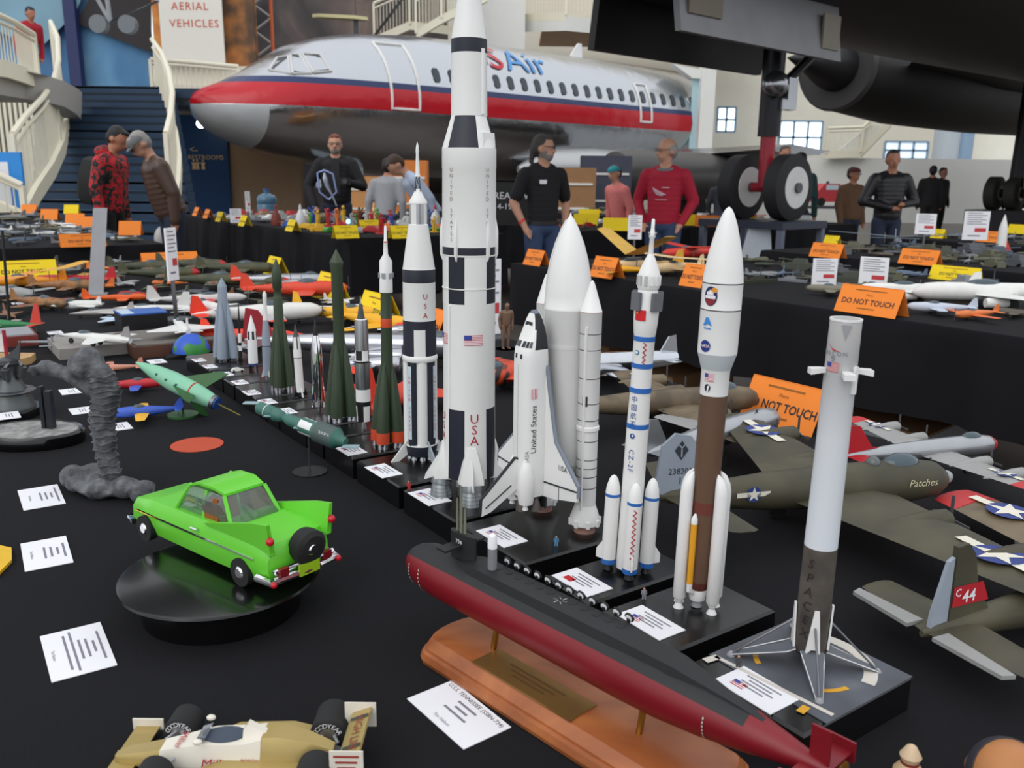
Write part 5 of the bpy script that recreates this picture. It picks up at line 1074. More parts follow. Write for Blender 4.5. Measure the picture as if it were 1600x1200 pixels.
for f in (.06,.42,.98):
    for e in (-1,1): O('solar_panel',MB().box((0,0,0),(.026,.016,.0014),tf=lambda q:q0+ax*L*f+Vector((e*.024*(.9),-e*.016,-e*.006))+q),M((150,176,182),.4),t)
mb=MB(); text(mb,'ЗАРЯ',.0085,lambda X,Y:tuple(q0+ax*(L*.86+X*1.0)+Vector((-.004,-.0165,.0075+Y*.8)))); O('lettering',mb,PAPER,t)
m_=q0+ax*L*.62; O('stand_rod',MB().tube([(m_.x,m_.y,.001),(m_.x,m_.y,m_.z-.01)],.0015,6),STEEL,t); O('stand_foot',MB().lathe([(.028,0),(.028,.002)],22,c=(m_.x,m_.y)),BLACK,t)
# striped globe and tan finial at the lower right corner
p=at(1566,1268,ZT); t=T('striped_ball','tan and brown ball with dark curved bands at the lower right corner','ball',p)
O('ball',MB().ball((0,0,.029),.029,28),M((176,116,66),.45,var=.12,scale=40),t); O('band',MB().lathe([(.0298,.024),(.0302,.029),(.0298,.034)],28,tf=lambda q:Vector((q.x,q.y*.5-(q.z-.029)*.86,.029+q.y*.86+(q.z-.029)*.5))),M((46,46,54),.5),t); O('cross_band',MB().lathe([(.0298,.026),(.0303,.029),(.0298,.032)],28),M((80,40,34),.5),t)
p=at(1418,1218,ZT); t=T('turned_finial','small cream turned finial near the lower right corner','finial',p); O('lower_bead',MB().lathe([(.010,0),(.012,.008),(.0065,.016)],16),M((200,172,134),.5),t); O('collar',MB().lathe([(.0072,.0155),(.0072,.0175)],16),M((130,50,40),.5),t); O('upper_bead',MB().lathe([(.0065,.017),(.0085,.022),(.004,.030),(.001,.032)],16),M((206,180,146),.5),t)
t=T('yellow_wing_tip','yellow pointed wing tip at the left edge of the table','wing',at(-14,884,ZT+.001)); O('wing',MB().prism([(-.04,.06),(.0,.045),(.02,.01),(.0265,-.035),(.012,-.01),(-.04,.0)],.004,t0=.0),M((226,180,20),.45),t)
# ================================================================ MODEL AIRCRAFT
ROUND=[M((40,60,130),.6),M((226,222,206),.6),M((190,30,40),.6)]
def esec(x,ry,rz,cz,n=14,pw=1.0):
    return [(x,ry*math.cos(2*PI*i/n),cz+rz*math.sin(2*PI*i/n)) for i in range(n)]
def fusprof(kind):
    return {'prop':[(.5,.25,.25,0),(.47,.62,.62,0),(.42,.9,.9,0),(.25,1,1.05,0),(.0,.92,1,.0),(-.25,.55,.62,.08),(-.45,.2,.28,.18),(-.5,.06,.12,.2)],
            'bomber':[(.5,.12,.12,-.05),(.485,.5,.5,-.05),(.45,.82,.85,-.02),(.35,1,1.08,0),(.1,1,1.05,0),(-.15,.88,.9,.04),(-.35,.55,.58,.1),(-.47,.28,.32,.15),(-.5,.12,.15,.16)],
            'jet':[(.5,.04,.04,-.1),(.42,.3,.28,-.08),(.3,.62,.6,0),(.1,1,.95,0),(-.2,1,.9,0),(-.42,.85,.78,0),(-.5,.62,.6,0)],
            'liner':[(.5,.1,.1,-.15),(.475,.5,.55,-.1),(.43,.85,.9,-.03),(.36,1,1,0),(-.2,1,1,0),(-.36,.7,.72,.18),(-.47,.25,.28,.4),(-.5,.08,.1,.45)]}[kind]
def wingmesh(span,cr,ct,sweep,dih,th,x0,z0,n=5,tip=.5):
    rings=[]
    ys=[-1,-.97,-.5,0,.5,.97,1]
    for y in ys:
        a=abs(y); c=cr+(ct-cr)*a
        if a==1: c*=tip
        xc=x0-sweep*a; z=z0+dih*a; t=max(th*c,.0008)
        rings.append([(xc+c*.5,y*span/2,z),(xc+c*.25,y*span/2,z+t*.55),(xc-c*.1,y*span/2,z+t*.5),(xc-c*.5,y*span/2,z+.0003),(xc-c*.1,y*span/2,z-t*.3),(xc+c*.3,y*span/2,z-t*.3)])
    return MB().loft(rings)
def plane(name,label,pos,head,L,span,fc,wc=None,tc=None,kind='prop',rad=.055,wz=-.3,wx=.08,cr=.22,ct=.12,sweep=.0,dih=.03,eng=0,nose=None,gear=True,canopy=True,prop=True,fin=None,marks=None,wtip=None,bi=False,group=None,twin=False,finmat=None,cat='model aircraft',pitch=0,zoff=None,fs=1.0):
    wc=wc or fc; tc=tc or fc; r=rad*L; gz=(r*1.25+.03*L) if gear else r*1.02
    if zoff is not None: gz=zoff
    t=T(name,label,cat,pos,head,group)
    if pitch: t.rotation_euler=(0,pitch,head)
    pr=fusprof(kind)
    fu=O('fuselage',MB().loft([esec(x*L,r*a,r*b,gz+r*c) for x,a,b,c in pr]),fc,t,sharp=60)
    O('wing',wingmesh(span,cr*L,ct*L,sweep*L,dih*span*.5,.12,wx*L,gz+wz*r),wc,t,sharp=50)
    if bi:
        O('upper_wing',wingmesh(span*1.04,cr*L,ct*L,sweep*L,dih*span*.5,.1,wx*L+.02*L,gz+wz*r+.16*L),wc,t,sharp=50)
        for s_ in (-1,1):
            for dx in (-.05,.05): O('wing_strut',MB().tube([(wx*L+dx*L,s_*span*.33,gz+wz*r+.01*L),(wx*L+dx*L,s_*span*.33,gz+wz*r+.165*L)],.004*L,5),DGREY,t)
    O('tailplane',wingmesh(span*.36,.13*L,.08*L,sweep*.5*L,0,.1,-.43*L,gz+r*(.2 if kind!='jet' else 0)),tc,t,sharp=50)
    fp=fin or [(-.36,.0),(-.44,.13),(-.49,.14),(-.51,.0)]
    ft=.012*L
    for yy in ((-.17*span,.17*span) if twin else (0,)):
        O('fin',MB().prism([(x*L,gz+r*.3+z*L*fs) for x,z in fp],ft,0,lambda p:Vector((p.x,yy+p.z,p.y))),finmat or tc,t)
    if nose: O('nose_cap',MB().loft([esec(x*L,r*a*1.03,r*b*1.03,gz+r*c) for x,a,b,c in pr[:3]]),nose,t,sharp=60)
    if canopy: O('canopy',MB().ball((.12*L if kind!='bomber' else .32*L,0,gz+r*.8),(.10*L if kind!='bomber' else .07*L,r*.55,r*.62),12),M((70,84,92),.12),t)
    def propel(x,y,z,s_):
        pp=O('propeller',MB().tube([(x,y,z),(x+.02*L,y,z)],[.014*L,.004*L],8).box((x+.008*L,y,z),(.004*L,.010*L,s_*1.7)).box((x+.008*L,y,z),(.004*L,s_*1.7,.010*L)),DGREY,t)
    if eng:
        for i in range(eng//2):
            for s_ in (-1,1):
                y=s_*span*(.17+.16*i); a=abs(y)/(span/2); xw=wx*L-sweep*L*a; z=gz+wz*r+dih*span*.5*a
                if kind=='liner' or kind=='jet': O('engine',MB().lathe([(.022*L,-.06*L),(.028*L,-.03*L),(.028*L,.05*L),(.024*L,.06*L)],12,tf=lambda p:Vector((xw+.06*L+p.z,y+p.x,z-.035*L+p.y))),nose or fc,t)
                else:
                    O('engine_nacelle',MB().lathe([(.004*L,-.16*L),(.022*L,-.06*L),(.032*L,.03*L),(.033*L,.085*L),(.027*L,.095*L)],14,tf=lambda p:Vector((xw+.05*L+p.z,y+p.x,z+p.y))),wc,t); propel(xw+.145*L,y,z,.085*L)
    elif prop and kind=='prop': propel(.5*L,0,gz,.13*L)
    if gear:
        for x,y in ((.12,.09*span),(.12,-.09*span),(-.44,0)) if kind=='prop' else ((.33,0),(-.03,.07*span),(-.03,-.07*span)):
            wr=.03*L if x>0 or kind!='prop' else .012*L
            ge=O('landing_gear',MB().tube([(x*L,y,wr),(x*L*.95,y,gz+wz*r*.5)],.006*L,6),STEEL,t); O('wheel',MB().tube([(x*L,y-.009*L,wr),(x*L,y+.009*L,wr)],wr,12),TYRE,ge)
    if wtip:
        for s_ in (-1,1):
            mb=MB(); z=gz+wz*r+dih*span*.5
            rings=[]
            for a in (.84,.97,1.0):
                c=(cr+(ct-cr)*a)*L*(1.03 if a<1 else .55); xc=wx*L-sweep*L*a; zz=gz+wz*r+dih*span*.5*a; tt_=.13*c
                rings.append([(xc+c*.5,s_*a*span/2,zz),(xc+c*.25,s_*a*span/2,zz+tt_*.6),(xc-c*.1,s_*a*span/2,zz+tt_*.55),(xc-c*.5,s_*a*span/2,zz+.0006),(xc,s_*a*span/2,zz-tt_*.35)])
            O('wing_tip',mb.loft(rings),wtip,t)
    if marks:
        for s_ in (-1,1):
            a=.68; y=s_*a*span/2; c=(cr+(ct-cr)*a)*L; xc=wx*L-sweep*L*a+c*.06; z=gz+wz*r+dih*span*.5*a+c*.12*.72
            zy=lambda yy,e:z+dih*span*.5*(abs(yy)-abs(y))/(span/2)+e
            g=lambda e,sg=1:(lambda X,Y:(xc+sg*Y,y-X,zy(y-X,e)))
            mb=MB(); rr_=c*.30
            if marks=='star':
                gridquad(mb,g(.0004),-rr_*2,rr_*2,-rr_*.28,rr_*.28,1,2,1); disc2(mb,g(.0009,-1),0,0,rr_,0,16); star(mb,g(.0014,-1),0,0,rr_,1)
            else: disc2(mb,g(.0005,-1),0,0,rr_,1,14); disc2(mb,g(.001,-1),0,0,rr_*.78,2,14)
            O('roundel',mb,ROUND,t)
    return t
def plane2(name,label,nosep,tailp,zc,span,fc,**k):
    a=at(*nosep,zc); b=at(*tailp,zc); d=a-b; L=d.length; c=(a+b)/2
    return plane(name,label,(c.x,c.y,ZT),math.atan2(d.y,d.x),L,span,fc,zoff=zc-ZT,**k),L
OLD=Mnoise('olive_drab',[(.35,(62,60,46)),(.6,(76,72,54)),(.8,(86,80,60))],14,.6); TANM=Mnoise('tan_camo',[(.35,(84,72,56)),(.55,(112,98,76)),(.8,(126,112,88))],20,.55); SILP=M((172,174,178),.32,.75,var=.08); LG=M((150,150,148),.5); FABG=M((148,158,170),.55)
# right side of the near table
bm,L=plane2('bomber_model','olive bomber with pale grey tail fin lying behind the brown rocket',(1478,745),(1030,782),.862,.74,OLD,kind='bomber',rad=.066,wz=-.35,wx=.09,cr=.36,ct=.15,sweep=-.10,dih=.03,eng=4,gear=True,prop=True,marks='star',finmat=FABG,fin=[(-.34,0),(-.37,.12),(-.41,.175),(-.46,.185),(-.50,.15),(-.515,.05),(-.5,0)])
z0=.062; 
mb=MB(); r_=.062*L
def ff(X,Y): return (-.44*L+X,-.0075*L,z0+r_*.3+.10*L+Y)
disc=[(0,.03*L),(.022*L,0),(0,-.03*L),(-.022*L,0)]; mb.add([ff(x,y+.035*L) for x,y in disc],[(0,3,2,1)]); text(mb,'238201',.026*L,lambda X,Y:ff(X,Y-.03*L)); text(mb,'I',.03*L,lambda X,Y:ff(X,Y-.06*L)); O('fin_marking',mb,[M((50,52,62),.6)],bm)
mb=MB(); 
for p_ in ([(0,.004),(.012,.018),(.008,.02),(-.002,.008)],[(0,.004),(-.012,.018),(-.008,.02),(.002,.008)],[(-.0025,.004),(-.0025,-.02),(.0025,-.02),(.0025,.004)]): mb.add([tuple(Vector(ff(x*L,y*L+.035*L))+Vector((0,-.0006,0))) for x,y in p_],[(0,1,2,3)])
O('fin_emblem',mb,FABG,bm)
fs_=lambda X,Y:(-.22*L+X,-r_*.86,z0+r_*.25+Y); mb=MB(); disc2(mb,fs_,0,0,.024*L,0,16); gridquad(mb,fs_,-.055*L,.055*L,-.0075*L,.0075*L,1,1,1); star(mb,lambda X,Y:(-.22*L+X,-r_*.86-.0006,z0+r_*.25+Y),0,0,.024*L,1); O('side_star',mb,ROUND,bm)
mb=MB(); text(mb,'Patches',.034*L,lambda X,Y:(.36*L+X,-r_*1.09,z0+r_*.2+Y),shear=.2); O('nose_lettering',mb,M((214,206,170),.6),bm)
O('turret',MB().ball((.22*L,0,z0+r_*1.05),.024*L,12),M((90,96,96),.15),bm); O('turret',MB().ball((.5*L,0,z0),.022*L,10),M((150,156,160),.15),bm)
p=at(1440,990,.838); q=at(1600,948,.838); hd=math.atan2(q.y-p.y,q.x-p.x); Lc=.52; LF=.36; kf=LF/Lc
c_=p+(q-p).normalized()*Lc*.5
X4=lambda x:-.5*Lc+(x+.5)*LF
c4=plane('bomber_model','olive bomber with a red band numbered 44 on its fin at the right edge',(c_.x,c_.y,ZT),hd,Lc,.56,OLD,wc=TANM,tc=OLD,kind='bomber',rad=.046,zoff=.034,cr=.25,ct=.15,wx=.19,sweep=-.02,gear=True,eng=2,marks='star',wtip=M((190,40,44),.5),fin=[(-.5+(x+.5)*kf,z*kf) for x,z in [(-.24,0),(-.31,.09),(-.34,.20),(-.37,.235),(-.41,.23),(-.412,0)]])
O('rudder',MB().prism([(X4(-.415),.036),(X4(-.415),.036+.215*LF),(X4(-.435),.036+.205*LF),(X4(-.475),.036+.06*LF),(X4(-.48),.036)],.0042,0,lambda v:Vector((v.x,v.z,v.y))),FABG,c4)
O('red_band',MB().add([(X4(-.27),-.0042,.034+.075*LF),(X4(-.411),-.0042,.034+.075*LF),(X4(-.411),-.0042,.034+.135*LF),(X4(-.30),-.0042,.034+.135*LF)],[(3,2,1,0)]),M((180,30,42),.55),c4)
mb=MB(); text(mb,'44',.052*LF,lambda X,Y:(X4(-.352)+X,-.005,.034+.10*LF+Y),bold=.008); text(mb,'C',.032*LF,lambda X,Y:(X4(-.395)+X,-.005,.034+.116*LF+Y),bold=.008); O('fin_lettering',mb,PAPER,c4)
for s_ in (-1,1): O('elevator',MB().prism([(X4(-.45),s_*.015),(X4(-.47),s_*.092),(X4(-.505),s_*.088),(X4(-.51),s_*.015)],.004,0,lambda v:Vector((v.x,v.y,.0405+v.z))),LG,c4)
plane2('bomber_model','silver bomber with red nose, red tail and red wing tips on the right',(1556,692),(1318,716),.848,.40,SILP,tc=M((176,26,36),.5),wc=LG,kind='bomber',rad=.055,wz=-.35,cr=.24,ct=.13,eng=4,nose=M((180,30,36),.45),wtip=M((190,36,40),.5),marks='star',fin=[(-.10,0),(-.33,.03),(-.42,.15),(-.5,.16),(-.51,0)])
plane2('airliner_model','silver twin-engined propeller plane in front of the orange sign',(1214,650),(1010,712),.852,.30,SILP,kind='bomber',rad=.06,wz=-.4,wx=.14,cr=.24,ct=.09,sweep=.06,eng=2,wc=LG,canopy=False)
plane('bomber_model','tan bomber with crumpled foil engines behind the blue-ringed rocket',at(1030,668,ZT),R(15),.42,.56,TANM,kind='bomber',rad=.06,cr=.26,ct=.13,eng=4,marks='star',zoff=.05)
plane('jet_model','bright silver aircraft between the shuttle stack and the blue-ringed rocket',at(952,592,ZT),R(200),.36,.3,M((206,210,216),.15,1),kind='jet',rad=.07,eng=2,cr=.3,ct=.16,canopy=False,gear=True)
plane('jet_model','orange and black tiger-striped jet behind the shuttle nose',at(790,610,ZT),R(225),.34,.3,Mnoise('tiger_stripes',[(.46,(206,70,36)),(.5,(206,70,36)),(.53,(40,34,34)),(1,(30,28,30))],9,.5,detail=1,dist=2),kind='jet',rad=.07,cr=.5,ct=.1,sweep=.22,wx=-.1,canopy=True)
# left part of the near table, nearest first. (label, px,py, heading deg, L, span, colours, extra)
YEL=M((238,178,36),.5); DRED=M((150,34,32),.5); ORR=M((216,72,44),.5); WHT=M((224,224,220),.45); CAMO=Mnoise('brown_camo',[(.35,(110,74,48)),(.5,(160,110,64)),(.65,(84,78,60)),(.8,(180,130,80))],16,.6); JGR=Mnoise('green_camo',[(.35,(60,66,52)),(.55,(82,82,58)),(.75,(108,92,58))],12,.6)
BRR=M((232,62,36),.5)
plane('jet_model','white swing-wing jet with red intakes on a grey square base',at(148,540,ZT+.03),R(160),.24,.17,WHT,kind='jet',rad=.05,cr=.3,ct=.1,sweep=.18,wx=-.05,eng=0,tc=LG,gear=True)
t=T('square_base','flat pale grey square base under the white swing-wing jet','base',at(148,547,ZT),AZ); O('slab',MB().box((0,0,.014),(.20,.2,.028)),M((146,142,136),.7),t); O('felt',MB().box((0,0,.0005),(.19,.19,.001)),DGREY,t)
plane('jet_model','white delta jet on a wood-edged grey base beside the globe dome',at(283,520,ZT+.035),R(120),.24,.2,WHT,kind='jet',rad=.05,cr=.5,ct=.08,sweep=.2,wx=-.12,gear=True)
t=T('square_base','grey diorama base with brown wooden edge beside the globe dome','base',at(283,540,ZT),AZ); O('frame',MB().box((0,0,.015),(.3,.26,.03)),M((92,58,42),.5),t); O('ground',MB().box((0,0,.031),(.28,.24,.004)),M((112,108,102),.8),t)
plane('airliner_model','white airliner with blue cheat line behind the globe dome',at(326,512,ZT),R(135),.22,.2,WHT,kind='liner',rad=.07,cr=.24,ct=.09,sweep=.14,eng=2,gear=True,zoff=.07)
t=T('display_box','black display box with blue lid among the white jets','box',at(222,518,ZT),AZ); O('box',MB().box((0,0,.03),(.13,.11,.06)),BLACK,t); O('lid',MB().box((0,0,.062),(.132,.112,.004)),M((46,96,176),.5),t); O('label_sheet',MB().box((-.045,0,.0645),(.035,.1,.001)),M((190,206,222),.6),t)
plane('jet_model','white needle-nosed jet with tall fin behind the blue-lidded box',at(238,490,ZT),R(185),.26,.1,WHT,kind='jet',rad=.04,cr=.2,ct=.1,sweep=.08,gear=True,fin=[(-.3,0),(-.42,.2),(-.5,.2),(-.5,0)])
plane('jet_model','small white shuttle-like glider left of the blue-lidded box',at(120,487,ZT),R(200),.16,.12,WHT,kind='jet',rad=.1,cr=.5,ct=.1,sweep=.2,wx=-.15,gear=True)
plane('jet_model','grey and white arrow-shaped jet beside the white glider',at(160,496,ZT),R(205),.2,.12,M((186,182,178),.5),kind='jet',rad=.05,cr=.5,ct=.08,sweep=.22,wx=-.1,gear=True)
plane('jet_model','pale blue and white jet standing beside the black display box',at(178,506,ZT),R(150),.14,.12,M((190,206,222),.5),kind='jet',rad=.06,cr=.4,ct=.1,sweep=.14,gear=True)
plane('racer_model','dark red stubby racing plane beside the orange plane',at(216,472,ZT),R(170),.16,.18,DRED,rad=.1,kind='prop',wc=M((224,96,36),.5),fs=1.6)
plane('jet_model','orange twin-boom plane beside the dark red racer',at(185,474,ZT),R(20),.24,.2,M((226,98,36),.5),kind='prop',rad=.05,cr=.2)
plane('fighter_model','brown and orange camouflaged fighter at the left of the table',at(62,485,ZT),R(-20),.26,.26,CAMO,kind='prop',rad=.07,cr=.26,marks='rising')
plane('fighter_model','brown camouflaged seaplane behind the orange one',at(105,460,ZT),R(10),.28,.3,CAMO,kind='prop',rad=.08,cr=.22)
plane('biplane_model','red fuselage biplane with long yellow wings below the yellow sign',at(118,447,ZT),R(185),.34,.42,M((186,36,44),.5),wc=YEL,kind='prop',rad=.05,cr=.16,ct=.15,bi=True)
plane('floatplane_model','orange-yellow high-wing plane in front of the yellow sign',at(45,452,ZT),R(190),.30,.34,M((238,150,30),.5),kind='prop',rad=.07,wz=.9,cr=.18,ct=.16)
plane('fighter_model','grey and white propeller plane at the left edge behind the thin black pole',at(12,470,ZT),R(-30),.34,.34,LG,kind='prop',rad=.06)
plane('jet_model','green and grey plane with big red tail at the left edge',at(6,520,ZT),R(175),.24,.2,M((40,120,70),.5),wc=M((150,146,140),.5),tc=M((206,70,56),.5),kind='prop',rad=.06,fs=1.9)
t=T('grey_board','tall thin pale grey board standing upright among the models','board',at(138,462,ZT),R(20)); O('board',MB().prism([(0,0),(.055,.002),(.098,.34),(.048,.34)],.008,0,lambda p:Vector((p.x,p.z,p.y))),M((172,174,178),.5),t); O('foot',MB().box((.02,0,.004),(.1,.06,.008)),GREY,t)
i=0
for px,py,hd,L_,lab in ((250,440,15,.34,'green and tan fighter with red roundels nearest the thin white signboard'),(330,452,10,.36,'green and tan fighter with red roundels right of the thin white signboard'),(300,425,5,.34,'dark green fighter with red roundels in front of the orange tent sign'),(370,432,12,.36,'dark green fighter with red roundels by the yellow tent sign'),(400,452,-5,.30,'mottled green twin-tailed fighter beside the red-tailed one'),(225,428,20,.32,'olive fighter with tall rounded fin left of the orange tent sign')):
    plane('fighter_model',lab,at(px,py,ZT),R(hd),L_,L_*1.15,JGR,kind='prop',rad=.07,cr=.24,marks='rising',nose=M((60,60,58),.5) if i%2 else M((190,40,44),.5)); i+=1
plane('racer_model','cream and red trainer plane in front of the green fighters',at(310,480,ZT),R(20),.34,.3,M((206,202,200),.45),kind='prop',rad=.05,wc=M((206,40,44),.5),wtip=WHT)
plane('fighter_model','plain orange-red propeller plane behind the short green rocket',at(462,470,ZT),R(15),.40,.40,ORR,kind='prop',rad=.07,cr=.24)
plane('fighter_model','white plane with red tail and silver wings behind the bulb-tipped rocket',at(405,512,ZT),R(25),.40,.36,WHT,tc=BRR,wc=M((200,198,200),.3,.6),kind='prop',rad=.07,wtip=BRR)
plane('fighter_model','silver aircraft with orange-red tail beyond the plain orange-red plane',at(438,452,ZT),R(10),.40,.38,SILP,tc=ORR,kind='bomber',rad=.06,eng=2)
plane('trainer_model','yellow trainer plane with square tail beside the sharp-nosed green rocket',at(530,505,ZT),R(0),.30,.30,YEL,kind='prop',rad=.07,fs=1.5,marks='star')
plane('trainer_model','yellow plane with blue star roundels behind the silver checked rocket',at(590,522,ZT),R(-35),.34,.36,YEL,kind='prop',rad=.07,cr=.26,marks='star',fs=1.3)
pb_=plane('bomber_model','long silver bomber with dark red round fin behind the green rockets',at(570,570,ZT),R(-4),.62,.7,M((186,188,194),.25,.85),kind='bomber',rad=.045,cr=.2,ct=.09,eng=4,marks='star',wtip=BRR,finmat=M((150,28,40),.5),fs=.9)
plane('jet_model','bright orange-red drop tank and wing behind the stubby white rocket',at(400,540,ZT),R(5),.30,.24,BRR,kind='jet',rad=.06,cr=.2,canopy=False)
plane('jet_model','red jet with pale stripe right of the orange-banded green rocket',at(632,640,ZT+.0),R(75),.36,.26,M((206,66,44),.5),kind='jet',rad=.06,cr=.3,ct=.12,tc=BRR,fs=1.6)
plane('fighter_model','small salmon pink plane beside the grey statue',at(176,580,ZT),R(200),.14,.16,M((206,142,120),.5),kind='prop',rad=.06,gear=False)
plane('fighter_model','red, yellow and blue toy plane between statue and pale green rocket',at(205,612,ZT),R(20),.13,.13,M((196,40,50),.5),wc=M((56,90,190),.5),tc=YEL,kind='prop',rad=.08)
plane('fighter_model','blue and yellow toy plane behind the green toy car',at(232,655,ZT),R(200),.13,.14,M((60,96,196),.5),wc=YEL,kind='prop',rad=.08)
t=T('red_mat','flat orange-red oval mat behind the green toy car','mat',at(308,695,ZT)); O('mat',MB().lathe([(.045,0),(.045,.001)],30,sy=1),M((190,74,44),.7),t)
t=T('wood_ship_base','tan wooden base with small white sail and red mast at the left edge','model ship',at(12,568,ZT)); O('base',MB().prism([(-.08,-.04),(.045,-.04),(.06,.0),(.045,.05),(-.08,.05)],.018,t0=0),M((190,154,104),.6),t); O('mast',MB().tube([(.0,0,.018),(.0,0,.085)],.0045,8),M((160,24,50),.5),t); O('sail',MB().prism([(-.004,.03),(-.004,.078),(-.06,.03)],.002,0,lambda p:Vector((p.x,p.z,p.y))),WHT,t)
t=T('wood_base_model','grey topped base with red-brown edge at the left of the table','base',at(5,536,ZT),AZ); O('frame',MB().box((0,0,.014),(.16,.16,.028)),M((120,46,36),.5),t); O('ground',MB().box((0,0,.03),(.145,.145,.004)),GREY,t)
# white cards on the left
for px,py,lab in ((86,520,'white card left of the swing-wing jet'),(200,527,'white card right of the swing-wing jet'),(222,549,'white card in front of the wood-edged base'),(245,565,'white card behind the pale green toy rocket'),(110,612,'white card left of the grey statue body'),(127,642,'white card behind the grey statue'),(186,667,'white card at the right foot of the grey statue'),(28,474,'white card beside the thin black pole'),(12,650,'white card on the dark engine base')):
    card(px,py,.055,.04,lab,[.6,.4,.5],ZT+.0002 if px!=12 else ZT+.017,None,'cards lying among the left models',AZ-PI/2,tsize=.004)
# ================================================================ tent signs
FRONT={'A':AZ-PI/2,'B':0}
def sign(px,py,col,orient,w,h,label,z=ZT,txt=True,group='folded paper tent signs',rz=None):
    p=at(px,py,z); r=(AZ-PI/2 if orient=='A' else AZ) if rz is None else rz
    t=T('tent_sign',label,'sign',p,r,group); m=ORANGE if col=='O' else YELLOW; d=h*.45
    # front face looks to local -y ; local x runs right along the sign
    for nm,s_ in (('front_panel',-1),('back_panel',1)):
        O(nm,MB().add([(-w/2,s_*d,0),(w/2,s_*d,0),(w/2,0,h),(-w/2,0,h),(-w/2,s_*d-s_*.0012,0),(w/2,s_*d-s_*.0012,0),(w/2,-s_*.0012,h),(-w/2,-s_*.0012,h)],[(0,1,2,3),(7,6,5,4),(0,4,5,1),(3,2,6,7),(1,5,6,2),(0,3,7,4)]),m,t)
    if txt:
        f=lambda y0:(lambda X,Y:(X,-d*(1-(y0+Y)/h)-.001,y0+Y))
        mb=MB(); text(mb,'DO NOT TOUCH',h*.27,f(h*.42),0,sx=min(1,w/(h*2.2)),bold=.018); O('lettering',mb,INK,t)
        
        for s0_,k0_,k1_ in (('Please',.11,.68),('',.25,.84),('',.14,.2)): mb=MB(); text(mb,s0_,h*k0_,f(h*k1_)) if s0_ else gridquad(mb,f(h*k1_),-w*k0_,w*k0_,-h*.02,h*.02,0,1,1); O('small_lettering',mb,M((150,96,40),.8),t)
    return t
sign(1228,662,'O','A',.175,.085,'orange tent sign behind the silver twin-engined plane on the right'); sign(672,525,'O','A',.2,.09,'orange tent sign half hidden behind the tallest rocket'); sign(592,505,'Y','A',.2,.1,'yellow tent sign behind the orange-banded green rocket'); sign(517,466,'Y','A',.18,.1,'yellow tent sign behind the sharp-nosed green rocket'); sign(432,430,'Y','A',.16,.09,'yellow tent sign behind the bullet-nosed green rocket')
sign(38,436,'Y','B',.27,.085,'long yellow tent sign at the left end of the near table'); sign(266,418,'O','B',.28,.08,'long orange tent sign at the far end of the near table')
sign(130,385,'O','B',.28,.085,'long orange tent sign on the second table at the left')
sign(1360,490,'O','A',.25,.1,'big orange tent sign on the right table front edge'); sign(948,433,'O','A',.17,.1,'orange tent sign on the right table beside the big shuttle tank'); sign(838,414,'O','A',.16,.085,'orange tent sign at the left corner of the right table'); sign(1088,447,'O','A',.14,.1,'orange tent sign partly behind the brown rocket nose')
sign(1293,402,'O','A',.23,.09,'orange tent sign on the second right row, left one'); sign(1437,413,'O','A',.24,.09,'orange tent sign on the second right row, right one'); sign(1492,438,'Y','A',.25,.07,'long yellow tent sign at the back of the right table'); sign(1545,378,'O','A',.2,.09,'orange tent sign on the third right row'); sign(1466,372,'Y','A',.12,.08,'small yellow tent sign between the white placards at the right'); sign(1300,382,'Y','A',.13,.07,'small yellow tent sign left of the man in the dark jacket',txt=False); sign(1590,365,'Y','A',.18,.09,'yellow tent sign at the far right edge',txt=False)
for px,py,c,lab in ((627,372,'Y','yellow tent sign on the corner table left of the white capsule rocket'),(540,372,'Y','yellow tent sign at the near corner of the photographer table'),(458,361,'Y','yellow tent sign in front of the bearded photographer'),(577,361,'Y','yellow tent sign deeper on the photographer table'),(383,353,'Y','yellow tent sign on the middle table, fourth from its left end'),(346,346,'Y','yellow tent sign on the middle table beside white stand'),(326,341,'O','orange tent sign on the middle table, second from left'),(309,337,'O','orange tent sign on the middle table, leftmost')):
    sign(px,py,c,'A' if px<535 else 'B',.2 if px>500 else .17,.1,lab)
for px,py,c,lab in ((205,367,'O','orange tent sign by the legs of the man with the cap'),(142,358,'O','orange tent sign on the second left table, third from the right'),(119,352,'O','orange tent sign on the second left table, fourth from the right'),(79,343,'O','small orange tent sign far back on the left table'),(47,334,'O','small orange tent sign farthest back on the left table'),(113,334,'Y','yellow tent sign in front of the blue stairs')):
    sign(px,py,c,'A' if c=='O' else 'B',.17,.11,lab,txt=False,rz=R(8))
for px,py,c,lab in ((963,360,'Y','yellow tent sign beside the red sweatshirt sleeve'),(915,352,'Y','yellow tent sign right of the white shuttle tank tip'),(1070,352,'Y','yellow tent sign right of the red sweatshirt'),(1105,354,'O','small orange tent sign behind the brown rocket nose'),(920,342,'Y','small yellow tent sign farthest back behind the tank tip'),(1160,355,'Y','yellow tent sign under the front wheel')):
    sign(px,py,c,'A',.26,.12,lab,txt=False,rz=R(-10))
